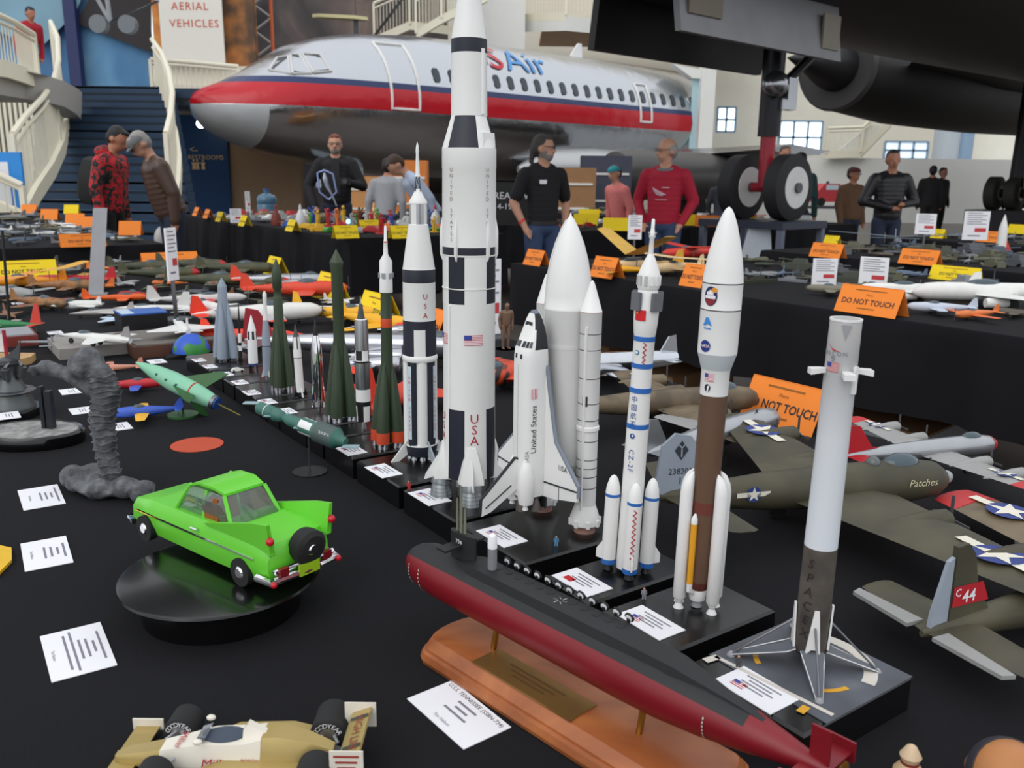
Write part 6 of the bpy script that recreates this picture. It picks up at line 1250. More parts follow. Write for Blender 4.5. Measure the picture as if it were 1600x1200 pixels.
# ---- info boards on poles
def board(px,py0,py1,ybase,w,label,tilt=0):
    b=at(px,ybase,ZT); t=T('info_sign',label,'sign',b,-math.atan2(b.x,b.y)+R(tilt)); z1=zat(b.x,b.y,py0)-ZT; z0=zat(b.x,b.y,py1)-ZT
    O('panel',MB().box((0,0,(z0+z1)/2),(w,.006,z1-z0)),PAPER,t)
    mb=MB(); H=z1-z0
    for i in range(6): gridquad(mb,lambda x,y:(x,-.0038,y),-w*.38,w*(.38 if i%2 else .2),z0+H*(.93-i*.075)-H*.012,z0+H*(.93-i*.075)+H*.012,0,1,1)
    gridquad(mb,lambda x,y:(x,-.0038,y),-w*.05,w*.4,z0+H*.28,z0+H*.42,1,1,1); gridquad(mb,lambda x,y:(x,-.0038,y),-w*.3,w*.2,z0+H*.13,z0+H*.17,0,1,1); O('print',mb,[INKL,FRED],t)
    if z0>.02: O('pole',MB().tube([(0,0,0),(0,.004,z0+.01)],.007,8),STEEL,t)
    O('foot',MB().lathe([(.05,0),(.05,.006)],18),DGREY,t); return t
board(276,356,438,500,.055,'narrow white information sign on a pole among the left models',55); board(990,336,374,404,.085,'white information sign on a pole above the balsa models',10); board(1286,404,446,452,.11,'white information placard left of centre on the right table',20); board(1362,402,450,456,.12,'white information placard behind the big orange tent sign',-15); board(1441,334,366,395,.13,'white information sign on a pole before the man in the dark jacket'); board(768,405,522,528,.06,'tall white and red information board behind the tallest rocket',30); board(1520,330,375,392,.18,'large white tilted placard on the third right row',25); board(389,299,330,350,.05,'narrow white sign on the middle table',20); board(369,326,348,350,.11,'small white placard on the middle table among yellow signs')
# thin poles at left
t=T('thin_pole','thin black pole standing at the left of the table','pole',at(16,515,ZT)); O('pole',MB().tube([(0,0,0),(.012,0,.3)],.004,6),BLACK,t); O('foot',MB().lathe([(.03,0),(.03,.005)],16),BLACK,t)
# ================================================================ balsa planes on the right table
BAL=M((214,172,84),.6,var=.12,scale=30); BALP=M((226,198,150),.6)
plane('balsa_plane_model','balsa high-wing plane with long yellow upswept wings on the right table',at(1000,428,ZT),R(200),.5,.75,BALP,wc=BAL,tc=M((206,160,50),.5),kind='prop',rad=.05,wz=2.2,cr=.2,ct=.16,dih=.3)
plane('balsa_plane_model','pale balsa biplane in front of the red plane on the right table',at(1060,430,ZT),R(215),.36,.5,BALP,wc=BALP,kind='prop',rad=.07,bi=True,cr=.2,ct=.18)
plane('balsa_plane_model','red high-wing plane behind the pale balsa biplane',at(1085,408,ZT),R(210),.5,.6,M((206,50,34),.5),kind='prop',rad=.06,wz=1,cr=.2,dih=.08)
plane('jet_model','yellow and red rubber-band glider lying behind the blue-ringed rocket tip',at(975,430,ZT),R(160),.3,.5,YEL,wc=M((214,170,60),.5),kind='prop',rad=.06)
for px,py,hd,L_,sp_,m_,kd,lab in ((1432,470,178,.5,.26,WHT,'liner','slim white supersonic airliner on the right table'),(1565,482,178,.7,.55,WHT,'liner','large white airliner at the right edge of the right table'),(1470,492,170,.24,.2,M((190,200,214),.5),'prop','small white and blue plane on the front edge of the right table'),(1525,500,200,.2,.22,M((220,120,60),.5),'prop','small white plane with orange wings on the right table edge'),(1305,462,160,.24,.25,M((120,116,100),.6),'prop','tan grey plane below the left white placard'),(1370,460,190,.26,.3,JGR,'prop','olive plane below the right white placard')):
    plane('airliner_model' if kd=='liner' else 'fighter_model',lab,at(px,py,ZT),R(hd),L_,sp_,m_,kind=kd,rad=.05 if kd=='liner' else .07,cr=.24,sweep=.12 if kd=='liner' else 0,eng=2 if kd=='liner' else 0,wc=M((224,104,40),.5) if 'orange' in lab else None)
# ================================================================ crowded far tables: small models, many alike
def proto(kind):
    mb=MB()
    if kind=='plane':
        mb.loft([esec(x,.07*a,.07*b,.09+.07*c,8) for x,a,b,c in fusprof('prop')]); w=wingmesh(1.1,.24,.13,.03,.03,.1,.08,.08); mb.add(w.v,w.f); w=wingmesh(.4,.13,.08,0,0,.1,-.43,.1); mb.add(w.v,w.f); mb.prism([(-.36,.1),(-.45,.26),(-.5,.26),(-.5,.1)],.02,0,lambda p:Vector((p.x,p.z,p.y))); mb.tube([(.15,.12,0),(.12,.1,.08)],.02,5); mb.tube([(.15,-.12,0),(.12,-.1,.08)],.02,5)
    elif kind=='jet':
        mb.loft([esec(x,.06*a,.06*b,.1+.06*c,8) for x,a,b,c in fusprof('jet')]); w=wingmesh(.7,.4,.1,.22,0,.06,-.08,.1); mb.add(w.v,w.f); mb.prism([(-.3,.12),(-.45,.3),(-.52,.3),(-.5,.12)],.02,0,lambda p:Vector((p.x,p.z,p.y))); mb.tube([(.1,.08,0),(.1,.06,.1)],.015,5); mb.tube([(.1,-.08,0),(.1,-.06,.1)],.015,5)
    elif kind=='tank':
        mb.box((0,0,.1),(.9,.42,.2),taper=.9); mb.box((-.03,0,.27),(.45,.32,.14),taper=.8); mb.tube([(.15,0,.28),(.7,0,.31)],.025,6); 
        for s_ in (-1,1): mb.loft([[(x,s_*.2,z),(x,s_*.32,z)]+[(x,s_*.32,z+.03),(x,s_*.2,z+.03)] for x,z in ((-.5,.1),(-.35,.0),(.35,0),(.5,.1))])
    elif kind=='car':
        mb.loft([[(x,-w,.05),(x,w,.05),(x,w*.9,h),(x,-w*.9,h)] for x,w,h in ((-.5,.18,.17),(-.4,.2,.2),(-.2,.2,.32),(.1,.2,.32),(.25,.2,.2),(.5,.17,.16))])
        for x in (-.3,.3): mb.tube([(x,-.21,.07),(x,.21,.07)],.075,10)
    elif kind=='figure':
        mb.lathe([(.3,0),(.3,.05),(.28,.06)],14); mb.tube([(-.08,0,.06),(-.06,0,.45),(0,0,.5),(0,0,.8)],[.06,.08,.12,.13],8); mb.tube([(.09,0,.06),(.06,0,.47)],[.06,.08],8); mb.ball((0,0,.93),.09,8); mb.tube([(-.13,0,.78),(-.25,-.1,.55)],.045,6); mb.tube([(.13,0,.78),(.3,-.05,.95)],.045,6)
    elif kind=='ship':
        mb.loft([[(x,-w,.0),(x,w,.0),(x,w*1.3,.09),(x,-w*1.3,.09)] for x,w in ((-.5,.03),(-.4,.06),(.2,.065),(.5,.004))]); mb.box((-.05,0,.14),(.3,.08,.1)); mb.tube([(0,0,.1),(0,0,.4)],.01,5); mb.box((-.25,0,.12),(.1,.07,.06))
    return mb.mesh(kind+'_small')
PM={}
REG=[]
SCAT=[]
for o_ in bpy.data.objects:
    if o_.parent is None and o_.get('category') in ('model aircraft','sign','card','box','base','model ship','pole','board') and o_.location.z>.5:
        me_=[c.dimensions for c in o_.children if c.type=='MESH']; REG.append((o_.location.x,o_.location.y,.04 if o_['category']!='model aircraft' else .065))
def scatter(a0,a1,b0,b1,n,kinds,mats,size,seed,labels,group,names,keep=None,spin=None):
    rnd=random.Random(seed); na=max(1,int(math.sqrt(n*(a1-a0)/(b1-b0)))); nb=max(1,-(-n//na)); k_=0
    for i in range(na):
        for j in range(nb):
            a=a0+(a1-a0)*(i+.5+rnd.uniform(-.3,.3))/na; b=b0+(b1-b0)*(j+.5+rnd.uniform(-.3,.3))/nb
            kd=rnd.choice(kinds); m=rnd.choice(mats); s_=size*rnd.uniform(.75,1.2)
            if keep and not keep(a,b): continue
            P_=AB(a,b); rr_=s_*.35
            if any((P_.x-x)**2+(P_.y-y)**2<(rr_+r)**2 for x,y,r in REG): continue
            REG.append((P_.x,P_.y,rr_))
            key=(kd,m[0])
            if key not in PM: me=proto(kd); me.materials.append(m[1]); PM[key]=me
            o=bpy.data.objects.new(names[kd],PM[key]); COL.objects.link(o); SCAT.append(o); o.location=AB(a,b,ZT+.0005); o.rotation_euler=(0,0,AZ+(rnd.uniform(0,2*PI) if spin is None else spin+rnd.uniform(-.4,.4))); o.scale=(s_,)*3
            tag(o,labels.replace('%k',m[0]+' '+{'plane':'model plane','jet':'model jet','tank':'model tank','car':'model car','figure':'painted figurine','ship':'model ship'}[kd]),{'plane':'model aircraft','jet':'model aircraft','tank':'model tank','car':'model car','figure':'figurine','ship':'model ship'}[kd],group+' ('+m[0]+' '+kd+')')
GM=[('grey',M((132,136,140),.55)),('olive',M((92,92,74),.6)),('pale grey',M((176,178,178),.5)),('dark grey',M((84,88,94),.55)),('blue-grey',M((96,112,132),.55)),('tan',M((150,132,104),.6))]
GD=[('grey',GM[0][1]),('olive',GM[1][1]),('dark grey',GM[3][1]),('dark green',M((58,62,50),.6)),('brown-grey',M((92,84,74),.6)),('blue-grey',M((70,82,98),.55)),('olive',GM[1][1])]
CM=[('red',M((186,40,44),.5)),('white',WHT),('yellow',M((226,180,40),.5)),('blue',M((50,90,170),.5)),('green',M((60,150,60),.5)),('orange',M((226,120,50),.5))]
NM={'plane':'small_plane_model','jet':'small_jet_model','tank':'small_tank_model','car':'small_car_model','figure':'small_figurine','ship':'small_ship_model'}
scatter(6.6,9.6,.0,1.4,90,['plane','plane','jet'],GM+[('white',WHT)],.2,3,'small %k on the table before the stairs','small models on the table before the stairs',NM)
scatter(9.7,12.3,.0,1.4,22,['plane','jet'],GM,.3,4,'small %k far back before the stairs','far models on the table before the stairs',NM)
scatter(6.75,8.6,3.05,4.3,64,['figure','figure','car','tank'],CM+[('brown',M((120,74,48),.6)),('grey',GREY)],.16,5,'small %k on the photographer table','toys on the photographer table',NM)
scatter(8.6,11.0,3.05,4.3,44,['plane','tank','car','ship'],GM+CM[:2],.22,6,'small %k beyond the photographer table toys','models on the far half of the photographer table',NM)
scatter(-.2,3.95,3.25,4.3,120,['tank','plane','jet','ship'],GD,.17,8,'small %k on the right table','small models on the right table',NM,keep=lambda a,b:not(a>3.0 and b<3.9))
scatter(-.2,3.9,5.2,6.4,120,['plane','plane','tank','jet'],GD,.19,9,'small %k on the second right row','small models on the second right row',NM)
scatter(.2,4.4,7.45,8.6,70,['plane','jet','ship'],GD+[('white',WHT)],.22,10,'small %k on the third right row','small models on the third right row',NM)
scatter(6.65,11.0,5.45,6.7,50,['car','car','tank','ship'],CM+GM[:2],.2,11,'small %k behind the black shirt person','small models behind the black shirt man',NM)
scatter(6.5,10.6,8.1,9.3,40,['car','tank','ship','plane'],CM[:3]+GM,.24,12,'small %k behind the red sweatshirt person','small models behind the red sweatshirt man',NM)
scatter(2.6,5.15,.05,1.38,110,['plane','jet'],GM[:4]+[('brown',M((130,90,60),.6)),('white',WHT),('orange',M((226,120,50),.5))],.17,13,'small %k at the near table back end','small models in the far crowd of the near table',NM)
# big gull-winged glider on the second right row
plane('glider_model','large pale grey gull-winged plane on the second right row',at(1400,385,ZT),R(250),.5,1.0,M((120,130,140),.5),kind='prop',rad=.05,wz=1.2,cr=.14,ct=.08,dih=.06)
t=T('toy_building','white and red rocket-shaped model tower on the third right row','model',at(1563,392,ZT)); O('tower',MB().lathe([(.035,0),(.03,.16),(.02,.2),(.003,.26)],14),WHT,t); O('fin',MB().prism([(.02,0),(.08,0),(.025,.1)],.006,0,lambda p:Vector((p.x,p.z,p.y))),BRR,t)
# things on the photographer table
t=T('snake_trophy','silver and blue hooded snake sculpture with looping arms','trophy',at(522,336,ZT)); p=t.location; Yp=p.y
def lq(x,y): v=atY(x,y,Yp)-p; return (v.x,v.y,v.z)
O('hood',MB().tube([lq(*q) for q in ((526,322),(519,305),(511,290),(508,278),(507,270))],[.02,.03,.07,.075,.03],14,sy=.4),M((186,192,206),.25,.6),t)
for s_ in ((496,270,499,300),(520,272,526,300)): O('arm',MB().tube([lq(507,266),lq(s_[0],s_[1]),lq(s_[2],s_[3]),lq(514,312)],.012,8),M((150,165,215),.3,.4),t)
O('foot',MB().lathe([(.07,0),(.07,.02),(.02,.05)],18),M((60,56,120),.4),t)
t=T('water_jug','large translucent blue water jug behind the middle table','jug',AB(9.2,3.6,ZT)); t.location=at(418,335,ZT); O('body',MB().lathe([(.1,0),(.125,.02),(.125,.12),(.118,.13),(.125,.14),(.125,.2),(.1,.24),(.035,.265),(.035,.3)],24),M((86,130,160),.2,trans=.4),t); O('cap',MB().lathe([(.04,.298),(.04,.32)],16),M((40,80,150),.5),t)
t=T('glowing_toy','tiny toy with a bright blue-white glowing lamp on the photographer table','toy',at(545,354,ZT)); O('body',MB().lathe([(.03,0),(.035,.02),(.02,.035)],14),GREY,t); O('lamp',MB().ball((0,-.01,.05),.022,10),M((130,220,255),.3,emit=5),t)
for px,py,cm,lab in ((432,352,M((120,50,40),.6),'brown clay pot figure on the photographer table'),(470,352,M((220,222,226),.6),'white castle-like model on the photographer table'),(585,348,M((240,190,130),.6),'tall cartoonish-coloured figurine right of the glowing toy'),(680,352,M((200,30,40),.5),'white and red glue bottle behind the white capsule rocket')):
    t=T('tabletop_piece',lab,'model',at(px,py,ZT)); O('body',MB().lathe([(.05,0),(.055,.05),(.035,.11),(.012,.16)],14),cm if 'bottle' not in lab else WHT,t); O('top',MB().lathe([(.012,.16),(.016,.175),(.004,.21)],10),cm,t)
# black board with white lettering behind the tallest rocket
p=at(800,352,ZT); t=T('black_board','black board with big white lettering right of the tallest rocket','sign',p,R(-4)); O('board',MB().box((0,0,.22),(.62,.02,.44)),BLACK,t)
mb=MB(); text(mb,'THE GREAT WAR',.10,lambda X,Y:(X-.09,-.012,.30+Y)); O('lettering',mb,PAPER,t); mb=MB(); text(mb,'1914-1918',.085,lambda X,Y:(X-.1,-.012,.19+Y)); O('lettering',mb,PAPER,t)
t=T('green_bowl','small bright green dish right of the white capsule rocket','dish',at(682,362,ZT)); O('dish',MB().lathe([(.04,0),(.07,.03),(.068,.034),(.03,.006)],20),M((60,170,70),.5),t); O('foot',MB().lathe([(.03,0),(.03,.004)],14),GRN,t)
# ================================================================ AIRLINER
NX,NY=-7.12,20.0; DRZ=math.atan2(.663,.749)
def paint737():
    m=bpy.data.materials.new('polished_airliner'); m.use_nodes=True; n=m.node_tree.nodes; l=m.node_tree.links; b=n['Principled BSDF']
    t=n.new('ShaderNodeTexCoord'); s=n.new('ShaderNodeSeparateXYZ'); l.new(t.outputs['Object'],s.inputs[0])
    mr=n.new('ShaderNodeMapRange'); mr.inputs[1].default_value=0; mr.inputs[2].default_value=6; l.new(s.outputs[2],mr.inputs[0])
    def ramp(st):
        r=n.new('ShaderNodeValToRGB'); r.color_ramp.interpolation='CONSTANT'; l.new(mr.outputs[0],r.inputs[0])
        while len(r.color_ramp.elements)<len(st): r.color_ramp.elements.new(.5)
        for e,(p,c) in zip(r.color_ramp.elements,st): e.position=p/6; e.color=(*c,1)
        return r.outputs[0]
    red,blu,sil=lin((190,14,32)),lin((34,52,98)),lin((196,199,204))
    col=ramp([(0,lin((186,188,190))),(2.80,red),(3.30,blu),(3.43,sil)]); met=ramp([(0,(1,1,1)),(2.80,(.0,.0,.0)),(3.43,(1,1,1))]); rg=ramp([(0,(.2,)*3),(2.8,(.25,)*3),(3.43,(.24,)*3)])
    # grey radome: x<1.25 and z<2.8
    lt=n.new('ShaderNodeMath'); lt.operation='LESS_THAN'; lt.inputs[1].default_value=1.25; l.new(s.outputs[0],lt.inputs[0])
    l2=n.new('ShaderNodeMath'); l2.operation='LESS_THAN'; l2.inputs[1].default_value=2.8; l.new(s.outputs[2],l2.inputs[0])
    ml=n.new('ShaderNodeMath'); ml.operation='MULTIPLY'; l.new(lt.outputs[0],ml.inputs[0]); l.new(l2.outputs[0],ml.inputs[1])
    mx=n.new('ShaderNodeMix'); mx.data_type='RGBA'; mx.inputs[7].default_value=(*lin((182,186,188)),1); l.new(ml.outputs[0],mx.inputs[0]); l.new(col,mx.inputs[6]); l.new(mx.outputs[2],b.inputs['Base Color'])
    m2=n.new('ShaderNodeMix'); l.new(ml.outputs[0],m2.inputs[0]); l.new(met,m2.inputs[2]); m2.inputs[3].default_value=0; l.new(m2.outputs[0],b.inputs['Metallic'])
    l.new(rg,b.inputs['Roughness'])
    no=n.new('ShaderNodeTexNoise'); no.inputs['Scale'].default_value=1.6; no.inputs['Detail'].default_value=3; l.new(t.outputs['Object'],no.inputs['Vector']); bp=n.new('ShaderNodeBump'); bp.inputs['Strength'].default_value=.35; bp.inputs['Distance'].default_value=.08; l.new(no.outputs['Fac'],bp.inputs['Height']); l.new(bp.outputs[0],b.inputs['Normal'])
    return m
al=T('airliner','silver airliner with red and blue stripe parked behind the tables','aircraft',(NX,NY,0),DRZ)
SE=[(0,2.93,2.78,.07),(.12,3.08,2.5,.38),(.35,3.2,2.28,.62),(.76,3.36,2.08,.95),(1.25,3.62,1.9,1.22),(1.75,3.92,1.76,1.42),(2.28,4.24,1.66,1.56),(3.08,4.5,1.52,1.72),(4,4.68,1.4,1.82),(5.6,4.82,1.3,1.88),(8,4.88,1.25,1.88),(16.35,4.88,1.25,1.88)]
NS=36
def s737(x):
    for a,b in zip(SE,SE[1:]):
        if a[0]<=x<=b[0]: k=(x-a[0])/(b[0]-a[0]); return [a[i]+(b[i]-a[i])*k for i in (1,2,3)]
def surf(x,z,off=.015,side=-1):
    t_,b_,h=s737(x); zc=(t_+b_)/2; v=(z-zc)/((t_-b_)/2); v=max(-.99,min(.99,v)); return Vector((x,side*(h*math.sqrt(1-v*v)+off),z))
fus=O('fuselage',MB().loft([[(x,-h*math.cos(2*PI*i/NS),(t_+b_)/2+(t_-b_)/2*math.sin(2*PI*i/NS)) for i in range(NS)] for x,t_,b_,h in SE]),paint737(),al,sharp=60)
for i in range(23):
    x=5.4+i*.478
    pts=[surf(x+u_,3.72+v_) for u_,v_ in ((-.1,-.1),(-.06,-.17),(.06,-.17),(.1,-.1),(.1,.1),(.06,.17),(-.06,.17),(-.1,.1))]
    O('cabin_window',MB().add(pts,[tuple(range(8))]),M((52,60,70),.2),fus)
for q in ([(1.5,3.58),(1.8,3.5),(2.0,3.92),(1.82,3.88)],[(1.85,3.5),(2.2,3.52),(2.2,3.96),(2.06,3.95)],[(2.26,3.54),(2.66,3.6),(2.6,3.98),(2.26,3.98)]):
    w_=O('cockpit_window',MB().add([surf(x,z,.012) for x,z in q],[(0,1,2,3)]),M((60,64,66),.12),fus); O('window_surround',MB().tube([surf(x,z,.012) for x,z in q+[q[0]]],.035,6),M((206,206,204),.4),w_)
def frame(x0,x1,z0,z1,label):
    zs_=[z0+(z1-z0)*i/8 for i in range(9)]
    O(label,MB().tube([surf(x0,z,.01) for z in zs_[::-1]]+[surf(x0+(x1-x0)*i/4,z0,.01) for i in (1,2,3)]+[surf(x1,z,.01) for z in zs_]+[surf(x1+(x0-x1)*i/4,z1,.01) for i in (1,2,3)]+[surf(x0,z1,.01)],.035,6),M((226,226,222),.4),fus)
frame(4.05,4.82,2.86,4.4,'door_outline'); frame(12.85,13.35,3.0,4.1,'door_outline')
def lettr(s0,x,mt):
    mb=MB(); text_fine(mb,s0,1.2,lambda X,Y:(lambda a:(x+X,-1.88*1.012*math.cos(a),3.065+1.815*1.012*math.sin(a)))(R(44)+Y/1.85),ax='LEFT'); O('lettering',mb,mt,fus)
lettr('U',6.5,M((196,40,52),.5)); lettr('S',7.26,M((196,40,52),.5)); lettr('Air',7.86,M((86,150,210),.5))
# wing, nacelle, nose gear
O('wing',MB().loft([[(x0,y,z),(x0+c*.3,y,z+.16*k),(x0+c,y,z+.02),(x0+c*.4,y,z-.22*k)] for y,x0,c,z,k in ((0,10.2,5.8,1.75,2),(-1.9,10.6,5.2,1.8,2),(-4.6,12.2,3.8,2.0,1.4),(-6.2,13.1,3.2,2.15,1))]),M((150,152,154),.25,.9),al,sharp=40)
O('wing',MB().loft([[(x0,y,z),(x0+c*.3,y,z+.16*k),(x0+c,y,z+.02),(x0+c*.4,y,z-.22*k)] for y,x0,c,z,k in ((0,10.2,5.8,1.75,2),(1.9,10.6,5.2,1.8,2),(4.6,12.2,3.8,2.0,1.4),(6.2,13.1,3.2,2.15,1))]),M((150,152,154),.25,.9),al,sharp=40)
for yy in (-4.7,4.7):
    na=O('engine_nacelle',MB().lathe([(.42,8.6),(.56,8.65),(.62,9.2),(.64,11),(.6,13.5),(.45,14.6)],24,tf=lambda p:Vector((p.z,yy+p.x,1.42+p.y))),M((66,64,62),.4),al)
    O('inlet',MB().lathe([(.42,8.59),(.42,8.62)],24,tf=lambda p:Vector((p.z,yy+p.x,1.42+p.y))),BLACK,na)
O('wing_fairing',MB().loft([[(x,-1.4-w*.6*math.cos(2*PI*i/12),1.55+h*math.sin(2*PI*i/12)) for i in range(12)] for x,w,h in ((8.4,.1,.1),(9.4,.8,.6),(11,1.1,.7),(15,1,.6),(17,.2,.2))]),M((196,198,198),.35,.5),al)
O('nose_gear',MB().tube([(3.6,0,.36),(3.6,0,1.7)],.09,10).tube([(3.6,-.28,.36),(3.6,.28,.36)],.06,8),STEEL,al)
for y in (-.22,.22): O('wheel',MB().tube([(3.6,y-.08,.36),(3.6,y+.08,.36)],.34,20),TYRE,al)
gd=O('gear_door',MB().box((3.3,-.62,1.28),(1.3,.04,.5)),M((186,200,206),.4),al); mb=MB(); text(mb,'2',.32,lambda X,Y:(3.45+X,-.645,1.3+Y)); O('numerals',mb,M((60,90,130),.5),gd)
O('antenna',MB().prism([(11.6,4.8),(12.0,5.3),(12.15,5.3),(12.2,4.8)],.05,0,lambda p:Vector((p.x,p.z,p.y))),WHITE,al)
for y in (-2.6,2.6): O('main_gear',MB().tube([(14.6,y,.45),(14.4,y,1.7)],.12,8).tube([(14.6,y-.25,.45),(14.6,y+.25,.45)],.44,18),TYRE,al)
# ================================================================ DARK JET OVERHEAD
BB=M((30,30,32),.5,var=.15,scale=2); BB2=M((44,43,43),.55,var=.2,scale=1.5)
GX,GY=2.55,9.1; brz=math.atan2(.65,.76)
bj=T('black_spy_jet','huge dark matte jet overhead at the upper right on landing gear','aircraft',(GX,GY,0),brz)
def bsec(x,hw,zb,zt,n=20):
    pts=[]
    zc=zb+(zt-zb)*.42
    for i in range(n):
        a=2*PI*i/n; ca,sa=math.cos(a),math.sin(a); pts.append((x,hw*math.copysign(abs(ca)**1.35,ca),zc+(zt-zc if sa>0 else zc-zb)*math.copysign(abs(sa)**.9,sa)))
    return pts
O('fuselage',MB().loft([bsec(-9.5,.1,3.5,3.75),bsec(-8,.55,3.25,4.0),bsec(-5,1.1,2.95,4.25),bsec(-1,1.55,2.78,4.4),bsec(4,1.75,2.78,4.5),bsec(10,1.8,2.85,4.5),bsec(18,1.2,3.1,4.4),bsec(23,.3,3.5,4.0)]),BB,bj,sharp=50)
O('wing',MB().loft([[(x0,y,z+.03),(x0+c*.4,y,z+.18),(x0+c,y,z+.03),(x0+c*.4,y,z-.12)] for y,x0,c,z in ((-8.3,17.5,3.2,3.5),(-5.2,12.6,8.0,3.5),(-1.2,6.0,15,3.5),(1.2,6.0,15,3.5),(5.2,12.6,8,3.5),(8.3,17.5,3.2,3.5))]),BB2,bj,sharp=40)
for s_ in (-1,1):
    tfn=lambda p:Vector((p.z,s_*4.35+p.x,3.5+p.y))
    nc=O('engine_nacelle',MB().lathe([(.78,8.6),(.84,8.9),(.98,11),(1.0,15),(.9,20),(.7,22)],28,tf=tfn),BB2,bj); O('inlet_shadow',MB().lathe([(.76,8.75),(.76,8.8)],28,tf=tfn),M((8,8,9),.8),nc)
    O('inlet_spike',MB().lathe([(.005,6.9),(.18,7.5),(.42,8.3),(.56,9.0)],24,tf=tfn),BB,nc)
    O('inlet_lip',MB().lathe([(.76,8.62),(.80,8.56),(.85,8.66)],28,tf=tfn,cap=False),M((70,70,70),.4),nc)
    O('tail_fin',MB().prism([(17,4.3),(19.6,7),(21.6,7),(22,4.3)],.14,0,lambda p:Vector((p.x,s_*4.35+p.z,p.y))),BB,nc)
    mg=O('main_gear',MB().tube([(13.0,s_*2.4,1.1),(13.1,s_*2.4,3.5)],.16,10).tube([(13.0,s_*2.4-.55,1.1),(13.0,s_*2.4+.55,1.1)],.09,8).tube([(13.05,s_*2.4,1.7),(14.6,s_*2.2,3.4)],.07,8),M((40,40,44),.4,.5),bj)
    for y in (-.42,0,.42):
        w_=O('wheel',MB().tube([(13,s_*2.4+y-.13,1.1),(13,s_*2.4+y-.1,1.1),(13,s_*2.4+y+.1,1.1),(13,s_*2.4+y+.13,1.1)],[.3,.36,.36,.3],22),M((52,50,46),.7),bj); O('hub',MB().tube([(13,s_*2.4+y-.14,1.1),(13,s_*2.4+y+.14,1.1)],.17,14),M((150,140,134),.5),w_)
    O('stand',MB().box((13,s_*2.4,.37),(1.0,1.6,.74)),M((36,36,40),.6),bj)
# nose-gear doors
O('gear_door',MB().add([(-1.9,.62,2.42),(.7,.62,2.41),(.7,.55,2.95),(-1.9,.55,2.95),(-1.9,.70,2.42),(.7,.70,2.41),(.7,.63,2.95),(-1.9,.63,2.95)],[(0,1,2,3),(7,6,5,4),(0,4,5,1),(1,5,6,2),(2,6,7,3),(3,7,4,0)]),M((22,22,24),.5),bj)
gd=O('gear_door',MB().add([(-2.25,-.60,2.40),(.1,-.60,2.38),(.1,-.52,2.92),(-2.25,-.52,2.92),(-2.25,-.66,2.40),(.1,-.66,2.38),(.1,-.58,2.92),(-2.25,-.58,2.92)],[(3,2,1,0),(4,5,6,7),(1,5,4,0),(2,6,5,1),(3,7,6,2),(0,4,7,3)]),M((128,128,130),.45,.3,var=.1,scale=5),bj); O('door_panel',MB().box((-1.95,-.645,2.72),(.42,.02,.36)),M((110,100,86),.5),gd); O('door_panel',MB().box((-.1,-.65,2.62),(.28,.02,.3)),M((126,118,104),.5),gd)
ng=O('nose_gear',MB().tube([(0,0,1.22),(0,0,2.0)],.075,14).tube([(0,-.3,1.22),(0,.3,1.22)],.05,10),M((160,26,44),.4),bj)
O('gear_leg',MB().tube([(0,0,1.72),(0,0,2.9)],.11,14).tube([(.0,0,2.1),(1.2,0,2.9)],.05,8),M((40,40,44),.35,.6),bj); O('gear_fittings',MB().ball((-.12,-.12,2.2),.13,12).box((.08,-.14,2.12),(.16,.1,.3)),M((170,172,176),.2,.9),bj)
for y in (-.27,.27):
    w_=O('wheel',MB().tube([(0,y-.1,1.22),(0,y-.075,1.22),(0,y+.075,1.22),(0,y+.1,1.22)],[.27,.325,.325,.27],32),M((34,34,36),.7),bj)
    for e in (-1,1): O('wheel_disc',MB().tube([(0,y+e*.085,1.22),(0,y+e*.105,1.22)],[.215,.2],28),M((214,214,212),.4),w_); O('hub',MB().tube([(0,y+e*.1,1.22),(0,y+e*.135,1.22)],.05,14),M((90,92,94),.4,.6),w_)
t=T('wheel_stand','dark blue-grey platform with posts under the front wheels of the dark jet','stand',(GX,GY,0),brz); O('platform',MB().box((0,0,.86),(.8,1.0,.07)),M((46,50,66),.5),t)
for x in (-.36,.36):
    for y in (-.46,.46): O('post',MB().box((x,y,.41),(.06,.06,.83)),M((100,106,122),.5),t)
p=at(1180,408,.5); t=T('tapered_signboard','tall white tapering panel below the front wheel','panel',(p.x,p.y,0),R(-20)); O('panel',MB().prism([(-.26,0),(.22,0),(.12,.86),(-.08,.86)],.03,0,lambda q:Vector((q.x,q.z,q.y))),M((196,204,214),.5),t); O('foot',MB().box((0,0,.02),(.5,.4,.04)),GREY,t)
# ================================================================ things hung high at the back
t=T('hanging_helicopter','dark helicopter-like craft with cream rotor blade hung above the airliner','aircraft',atY(545,30,27)); O('rotor_blade',MB().loft([[(x,-w,0),(x,w,0),(x,w,.09),(x,-w,.09)] for x,w in ((-.75,.05),(-.5,.2),(.5,.22),(.85,.08))],tf=lambda p:Vector((p.x-.3,p.y,p.z-p.x*.04))),M((206,198,150),.5),t)
O('rotor_blade',MB().box((0,0,0),(1.5,.2,.06),tf=lambda p:Vector((1.1+p.x*.6+p.z*.8,p.y,p.x*.72))),M((30,30,34),.5),t); O('body',MB().loft([[(x,r*math.cos(2*PI*i/12),-1.0+r*math.sin(2*PI*i/12)) for i in range(12)] for x,r in ((-.4,.1),(.0,.4),(.8,.5),(1.4,.3),(3.2,.1))]),M((56,56,62),.5),t); O('mast',MB().tube([(.2,0,-.8),(.2,0,.1)],.07,8),DGREY,t); O('suspension_wire',MB().tube([(.2,0,.1),(.2,0,9)],.015,4),DGREY,t)
